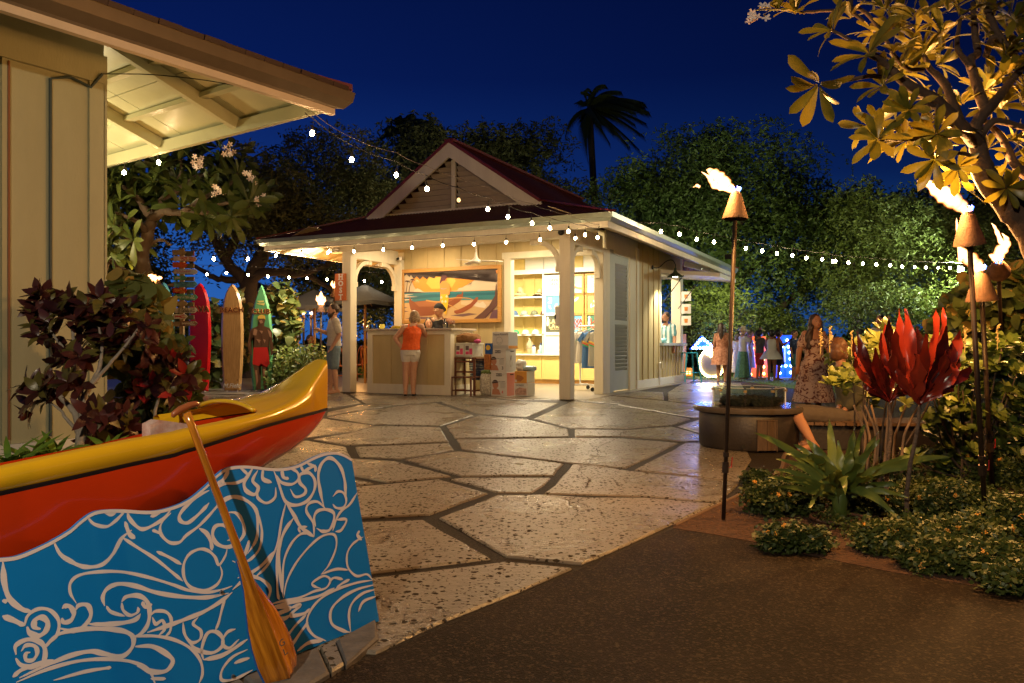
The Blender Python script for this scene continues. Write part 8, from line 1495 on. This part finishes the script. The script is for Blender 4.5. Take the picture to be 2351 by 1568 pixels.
# ---- right bed
def strap(m_, par, a, b, w, sag, name='leaf', tw=0, bend=None, n=9, nrm=None, pet=False):
    """strap leaf from a to b (points local to par), arching up then down"""
    d = b-a; L = d.length; vs = []; fs = []; sd_ = d.cross(Vector((0,-1,.0)))
    if sd_.length < .01: sd_ = Vector((1,0,0))
    sd_ = (nrm or sd_).normalized()
    for i in range(n+1):
        t = i/n; p = a+d*t+Vector((0,0,sag*4*t*(1-t)))+(bend or Vector())*math.sin(math.pi*t); ww = w*(math.sin(math.pi*min(1, (t*.86+.14)))**.75 if t < .999 else .02)*(1 if not pet else min(1, .22+1.25*t)); dirn = (d/L+Vector((0,0,sag/L*4*(1-2*t)))).normalized()
        s_ = sd_.lerp(Vector((0,-.7,.7)), .25*math.sin(t*3+tw)); s_ = (s_-dirn*s_.dot(dirn)).normalized(); nn = s_.cross(dirn)
        wv = .012*math.sin(t*17+tw*5)*(w/.03); vs += [p-s_*ww+nn*(ww*.35+wv), p, p+s_*ww+nn*(ww*.35-wv)]
    for i in range(n):
        for j in range(2): q = 3*i+j; fs.append((q, q+1, q+4, q+3))
    return MB().add(vs, fs).build(name, m_, par, True)
def c9(x, y): return S(x, y, 3000, 1180, 1.9124)
TI = leafmat('red_ti_leaf', (.07,.003,.003), (.32,.035,.016), .28, tl=.12, vs=5); TID = leafmat('maroon_ti_leaf', (.012,.002,.002), (.07,.006,.006), .25, tl=.08, vs=5)
def ti(label, stem, lv_, Y, mm, w):
    o = T('ti_plant', label, 'plant', P(*c9(*stem[0]), Y)); o.location.z = 0; b0 = Vector(o.location); limb(o, [P(*c9(*stem[0]), Y)-b0]+[P(*c9(*q), Y)-b0 for q in stem[1:]]+[], .013, .009, mat('ringed_ti_bark', (.12,.08,.055), .8, var=.5, vs=40, bump=.8, bs=80), 'stem', .001)
    MB().tube([Vector((0,0,0)), P(*c9(*stem[0]), Y)-b0], .013, 7).build('stem', MATS['ringed_ti_bark'], o)
    for i, (bx_, by_, tx_, ty_, wd, sg) in enumerate(lv_):
        dy = .12*math.sin(i*2.3); strap(mm[i % len(mm)], o, P(*c9(stem[-1][0]+(bx_-stem[-1][0])*.25, stem[-1][1]+(by_-stem[-1][1])*.25), Y+dy*.2)-b0, P(*c9(tx_, ty_), Y+dy)-b0, w*wd, sg, tw=i, bend=Vector(((tx_-bx_)*.00022,-.03*math.cos(i*1.7),0)), pet=True)
ti('red ti plant with tall fiery leaves lit from behind', [(1200,1500),(1225,1300),(1262,1120),(1290,960),(1295,840)], [(1290,600,1190,105,1.1,.02),(1300,620,1140,100,.9,.03),(1290,700,1060,162,1.0,.02),(1310,620,1420,112,1.0,.03),(1330,640,1478,96,1.0,.01),(1330,700,1505,235,1.1,.02),(1340,720,1612,250,1.3,.01),(1350,760,1565,508,1.3,.02),(1340,800,1690,550,1.0,.05),(1330,820,1400,745,.6,.04),(1290,800,1280,450,1.5,-.01),(1280,640,1275,235,1.5,0),(1270,760,1030,215,1.1,.02),(1280,780,1110,260,1.2,.01),(1300,820,1420,430,1.0,0),(1285,820,1180,480,1.1,.01),(1310,800,1500,420,1.1,.02),(1320,790,1460,600,1.1,.01),(1290,820,1120,560,.9,.02),(1300,840,1470,750,.8,.03),(1300,830,1600,400,1.2,.02),(1290,830,1080,420,1.1,.02),(1290,830,1140,700,.9,.03),(1305,830,1560,660,1.1,.03),(1290,830,1350,300,1.1,0),(1290,830,1020,330,1.1,.02),(1300,840,1540,330,1.1,.02)], 4.35, [TI, TI, TID], .032)
ti('darker maroon ti plant left of the fiery one', [(1045,1380),(1060,1200),(1075,1050),(1070,900),(1065,820)], [(1060,760,820,282,1.2,.02),(1050,780,785,322,.9,.03),(1050,790,800,475,.9,.03),(1050,800,820,520,1.0,.02),(1045,820,880,600,.9,.03),(1060,780,960,400,1.2,.01),(1065,760,1040,210,1.2,.01),(1070,780,1000,270,1.1,0),(1075,800,1150,700,.9,.03),(1070,790,1120,480,1.1,.01),(1060,820,930,640,.8,.02),(1060,820,860,700,.9,.03),(1062,830,905,760,.8,.03),(1065,840,1215,760,.8,.03),(1065,800,800,400,1.0,.03),(1065,800,1010,560,1.2,0),(1075,830,1170,640,.9,.02),(1060,830,960,700,.8,.02)], 4.6, [TID, TID, TI], .027)
def cc(x, y): return S(x, y, 2650, 1200, 1.4253)
CRI = leafmat('striped_strap_leaf', (.045,.085,.016), (.16,.21,.05), .35, tl=.2, vs=7); o = T('crinum_lily', 'large green strap-leaved lily in a buried pot among the lantana', 'plant', G(1928, 1196)); b0 = Vector(o.location); Yb = b0.y
LVS = [(520,755,1.0,.05,.0),(650,908,.8,.05,-.1),(622,965,.7,.04,-.1),(600,1012,.7,.03,-.2),(645,1062,.7,.02,-.25),(690,1010,.8,.03,-.2),(745,822,1.0,.05,.1),(815,792,1.3,.03,.1),(950,678,1.2,.0,.2),(1000,800,1.2,0,.05),(1095,728,1.1,.01,.15),(1150,712,1.2,.01,.2),(1232,750,1.1,.02,.1),(1240,792,1.1,.02,0),(1260,930,.9,.03,-.1),(1442,884,1.0,.05,.1),(1650,897,1.0,.06,.05),(1480,968,.9,.05,-.05),(1400,1128,.8,.05,-.2),(1372,1062,.8,.05,-.1),(1340,1245,1.0,.06,-.3),(838,1185,1.0,.08,-.3),(1042,1110,1.2,.12,-.3),(985,985,1.2,.06,-.3),(880,940,1.3,.06,-.1),(820,900,1.2,.08,-.1),(1140,930,1.2,.05,-.2),(1080,860,1.2,.02,0),(900,1040,1.0,.05,-.25),(1200,1010,1.0,.05,-.25),(700,880,.9,.07,-.05)]
for i, (x, y, wd, sg, dy) in enumerate(LVS): strap(CRI, o, Vector((random.uniform(-.03,.03), random.uniform(-.03,.03), .10+random.uniform(0,.08))), P(*cc(x, y), Yb+dy)-b0, 0.024*wd, sg, tw=i*.7, n=12)
MB().lathe([(.045,0),(.04,.08),(.05,.16),(.03,.2)], 12).build('stalk', CRI, o, True)
MB().tube([(.155*math.cos(a)+.0, .155*math.sin(a), .015) for a in np.linspace(0, 6.283, 30)], .010, 7).build('pot_rim', mat('brown_plastic_pot', (.10,.05,.03), .5), o); MB().lathe([(.15,-.02),(.15,.004)], 30).build('pot_soil', SOIL, o)
ob = lambda t: .30*math.sin(math.pi*min(1, t**1.25*.96+.04))**.9+.005
NAU = leafmat('fleshy_yellow_green_leaf', (.07,.115,.018), (.23,.26,.05), .38, tl=.2, vs=4); NM = [leaf_mesh('leaf', NAU, ob, .12, random.uniform(.0, .4), 0, 5) for _ in range(4)]
def rosbush(nm, label, u, Y, tips_, L, n, ms, stems, extra=0, em=None, r=.3, grp=None):
    o = T(nm, label, 'shrub', P(u, 0, Y), 0, grp); o.location.z = 0; b0 = Vector(o.location)
    for x, y in tips_: dy = random.uniform(-r, r); p = P(x, y, Y+dy)-b0; rosette(o, ms, p, Vector((random.gauss(0,.35), -.45+random.gauss(0,.2), 1)), n, L*random.uniform(.8,1.15), (.6, 1.5)); 
    for k, (x, y) in enumerate(tips_[::2]): p = P(x, y, Y)-b0; limb(o, [Vector((random.uniform(-.1,.1), .05, 0)), Vector((p.x*.6, .05, p.z*.5)), p], .009, .004, BARK, 'stem', .004)
    for s_ in stems: limb(o, [P(*q)-b0 for q in s_], .011, .006, mat('tan_stem', (.22,.14,.08), .8), 'stem', .002)
    if extra: 
        jn = Join()
        for k in range(extra//25): x, y = random.choice(tips_); p = P(x+random.gauss(0,16), y+random.gauss(0,16), Y+random.uniform(0,.5))-b0; rosette(jn, ms, p, Vector((random.gauss(0,.4), -.5, 1)), n-1, L, (.6, 1.6))
        jn.build('inner_leaves', o)
    return o
tp1 = [(2120,812),(2160,800),(2200,812),(2250,806),(2300,800),(2340,812),(2140,850),(2190,850),(2240,850),(2290,846),(2335,856),(2160,890),(2210,895),(2262,888),(2310,900),(2345,905),(2180,935),(2235,940),(2290,945),(2340,950),(2150,975),(2200,985),(2260,985),(2315,990),(2350,1000),(2170,1030),(2230,1035),(2290,1040),(2340,1045),(2180,1075),(2110,1060)]
rosbush('naupaka_shrub', 'bright fleshy-leaved naupaka shrub behind the right torches', 2240, 5.6, tp1, .088, 9, NM, [], 6500, r=.35)
tp2 = [(1985,812),(2025,790),(2060,800),(1925,872),(1990,845),(2035,840),(2080,830),(1920,870),(1960,880),(2010,880),(2060,870),(2100,860),(1995,915),(2110,910),(2150,890)]
rosbush('yellow_spike_shrub', 'yellow-green shrub with small flower spikes in front of the seated man', 2000, 5.0, tp2, .085, 8, NM, [[(u0, 1085, 5.0), (u0+6, 1000, 5.0), (u1, 930, 5.0)] for u0, u1 in ((1990,1975),(2010,2000),(2030,2040),(2050,2080),(2005,1985),(2070,2110),(1980,1960))], 1500)
sp = bpy.data.objects.get('yellow_spike_shrub')
for k, (u, v) in enumerate(((1884,770),(1905,765),(1955,775),(2215,765),(2290,760))):
    m = MB(); p = P(u, v, 4.95)-Vector(sp.location)
    for j in range(14): q = p+Vector((random.uniform(-.008,.008), random.uniform(-.008,.008), -.07+j*.008)); m.tube([q, q+Vector((random.uniform(-.01,.01),-.01,.008))], [.005,.004], 5)
    m.tube([p-Vector((0,0,.12)), p+Vector((0,0,.03))], .0025, 4); m.build('flower_spike', mat('cream_spike_flower', (.55,.40,.15), .6), sp)
leafy('round_leaf_shrub', 'dark round-leaved shrub behind the farthest right torch', 'shrub', 2290, 8.6, [(2260,700,60,60,.5),(2330,720,50,80,.5),(2210,740,40,40,.4),(2330,640,40,50,.4)], 150, .17, HM, 2500, KI1)
leafy('low_shrub', 'dim green shrub band behind the bench', 'shrub', 2080, 9.5, [(2060,800,90,30,.5),(2200,790,120,36,.5),(1960,815,50,18,.3)], 60, .12, NM, 7000, KI1)
# lantana
LAN = leafmat('lantana_leaf', (.022,.045,.010), (.075,.10,.022), .5, tl=.15, vs=8); LF = mat('orange_lantana_flower', (.62,.20,.02), .6, var=.3, vs=200, var2=(.75,.42,.05))
def lantana(label, u, v, ru, hh, nl, nf):
    c = G(u, v); o = T('lantana_shrub', label, 'shrub', c, 0, 'orange lantana shrubs in the planting bed'); rx = ru*c.y/K; hz = hh*c.y/K
    ells = [(Vector((random.uniform(-.7,.7)*rx, random.uniform(-.5,.5)*rx*.9, hz*random.uniform(.25,.5))), (rx*random.uniform(.22,.5), rx*random.uniform(.22,.5), hz*random.uniform(.25,.65))) for _ in range(13)]
    cloud('foliage', LAN, o, in_ell(ells, int(nl*1.5), .15)+rng.normal(size=(int(nl*1.5), 3))*np.array([.018,.018,.014]), .032, .018, up=1); m = MB()
    for k in range(16): a = random.uniform(0, 6.28); e = ells[k % 13][0]; m.tube([(0,0,0), tuple(e*.6), tuple(e+Vector((random.uniform(-.05,.05),random.uniform(-.05,.05),.02)))], [.004,.003,.002], 4)
    m.build('stems', BARK, o)
    for k in range(nf):
        e, r = ells[k % 13]; d = Vector((random.gauss(0,.8), -abs(random.gauss(0,.9)), abs(random.gauss(0,.8)))).normalized(); p = e+Vector((d.x*r[0], d.y*r[1], d.z*r[2]))*1.04; m = MB()
        for j in range(9): a = j*2.4; rr = .0035*math.sqrt(j)*1.4; x = d.orthogonal().normalized(); y = d.cross(x); q = p+(x*math.cos(a)+y*math.sin(a))*rr; m.tube([q, q+d*.006], [.0042,.0036], 5)
        m.build('flower_head', LF, o)
for a in (('lantana mound left of the lily with orange flowers', 1790,1175,85,75,6500,13),('low lantana mound in front of the lily', 1830,1262,72,55,4200,10),('small dark lantana sprig by the plaza edge', 1738,1108,30,30,1500,3),('lantana spreading right of the lily', 2010,1170,95,62,6500,9),('lantana in front right of the bed', 2060,1260,95,70,6500,12),('lantana around the nearest torch foot', 2180,1180,100,80,7000,10),('lantana at the bottom right frame edge', 2240,1310,110,80,7000,13),('lantana behind the middle torch foot', 2290,1110,90,80,6000,8),('lantana at the right border under the naupaka', 2350,1230,90,95,6500,10),('lantana behind the lily leaves', 1940,1115,90,40,4200,5),('lantana between the two torches feet', 2230,1240,110,60,7000,9),('lantana by the lower right corner', 2150,1300,80,45,4500,8),('lantana under the ti plants', 2100,1140,90,50,5200,6),('lantana at the far lower right corner', 2340,1350,80,50,4500,7)): lantana(*a)
gc = T('ground_cover', 'low lantana ground cover filling the right of the planting bed', 'ground cover'); GP = [(p.x, p.y) for p in [G(u, v) for u, v in [(1770,1120),(1850,1165),(1900,1220),(1990,1260),(2080,1290),(2200,1320),(2351,1345),(2700,1400),(2700,1060),(2300,1010),(2100,1040),(1900,1060),(1800,1080)]]]; pts = []
for k in range(60000):
    x, y = random.uniform(1.2, 5.2), random.uniform(2.9, 7.5)
    if in_poly(x, y, GP): h_ = max(0, .035+.05*math.sin(x*7+1.3*y)*math.cos(y*6-x*2)+.03*math.sin(x*19+y*15)); pts.append((x, y, random.random()*h_)) if h_ > .012 or random.random() < .1 else None
cloud('foliage', LAN, gc, np.array(pts), .032, .017, up=1)
# small stones and fallen leaves in the bed
m = MB(); PB = [(p.x, p.y) for p in [G(u, v) for u, v in [(1560,1205),(1722,1125),(1790,1085),(2100,1100),(2351,1200),(2351,1350),(2050,1300),(1760,1240)]]]
for k in range(2600):
    x, y = random.uniform(.7, 4), random.uniform(2.6, 6)
    if in_poly(x, y, PB): r = random.uniform(.003, .010); a = random.uniform(0, 3); m.add([(x+r*math.cos(a),y+r*math.sin(a),-.005),(x-r*math.sin(a),y+r*math.cos(a),-.005),(x-r*math.cos(a),y-r*math.sin(a),-.005),(x+r*math.sin(a),y-r*math.cos(a),-.005),(x,y,r*.8)], [(0,1,4),(1,2,4),(2,3,4),(3,0,4)])
tag(m.build('gravel', mat('mulch_chips', (.12,.05,.02), .9, var=.6, vs=120, var2=(.22,.12,.06))), 'brown mulch chips scattered over the planting bed', 'mulch', kind='stuff')
pl = T('path_lamp', 'path lamp outside the frame whose light throws the paddle shadow', 'lamp', (-1.15,-1.3,0))
MB().tube([(-.25,-.2,0),(-.25,-.2,2.9),(-.1,-.1,3.0)], .03, 8).build('pole', DARK, pl); MB().lathe([(.05,2.98),(.12,2.95)], 16).build('shade', DARK, pl)
light('path_light', 'POINT', (0,0,2.80), 520, (1,.83,.58), .04, pl)

def spot(label, loc, aim, e, c, ang=110):  # unseen fill floods with small housings, added to light the background trees
    o = T('flood_light', label, 'flood light', loc); d = (Vector(aim)-Vector(loc)).normalized(); q = d.to_track_quat('-Z', 'Y'); o.rotation_mode = 'QUATERNION'; o.rotation_quaternion = q
    MB().box(-.09,.09,-.07,.07,0,.05).build('housing', DARK, o); MB().box(-.075,.075,-.055,.055,-.004,-.001).build('lit_face', LAMPM, o)
    light('flood', 'SPOT', (0,0,-.03), e, c, .08, o, rot=(0,0,0), spot=R(ang), blend=.5); return o
spot('added flood at the pavilion back right roof corner to brighten the trees', L2W(1.0,9.3,3.5), (9.5,29,4.5), 800, (1,1,.45), 130)  # added fill for the trees on the right
wl = T('wall_lamp', 'warm wall lamp on the hidden end wall of the hut under the soffit', 'lamp', frame(HO, .04, 2.2, 2.75), RZ2); MB().box(0,.06,-.06,.06,-.10,.12).build('housing', DARK, wl); MB().box(.062,.10,-.045,.045,-.08,.08).build('lit_glass', LAMPM, wl)
light('wall_lamp_light', 'POINT', (.20,0,0), 105, (1,.80,.44), .05, wl)
spot('added flood at the pavilion back left roof corner to brighten the kiawe trees', L2W(-6.2,9.3,3.5), (-3,27,6.5), 480, (1,.80,.42), 140)  # fill added for the kiawe crowns on the left
spot('added unseen flood at the ridge rear to brighten the tree behind', L2W(-2.6,8.0,5.0), (0,34,8.5), 480, (.95,.95,.5), 130)  # added fill for the crown above the pavilion roof

q_ = L2W(-5.40,-.14,3.02); d_ = (L2W(-9.5,-1.2,1.0)-q_).normalized().to_track_quat('-Z', 'Y').to_euler()
light('surfboard_fill_spot', 'SPOT', q_, 420, (1,.86,.62), .05, None, rot=d_, spot=R(120), blend=.7)  # spot added at the twin flood housing to brighten the surfboards
bpy.context.view_layer.update()
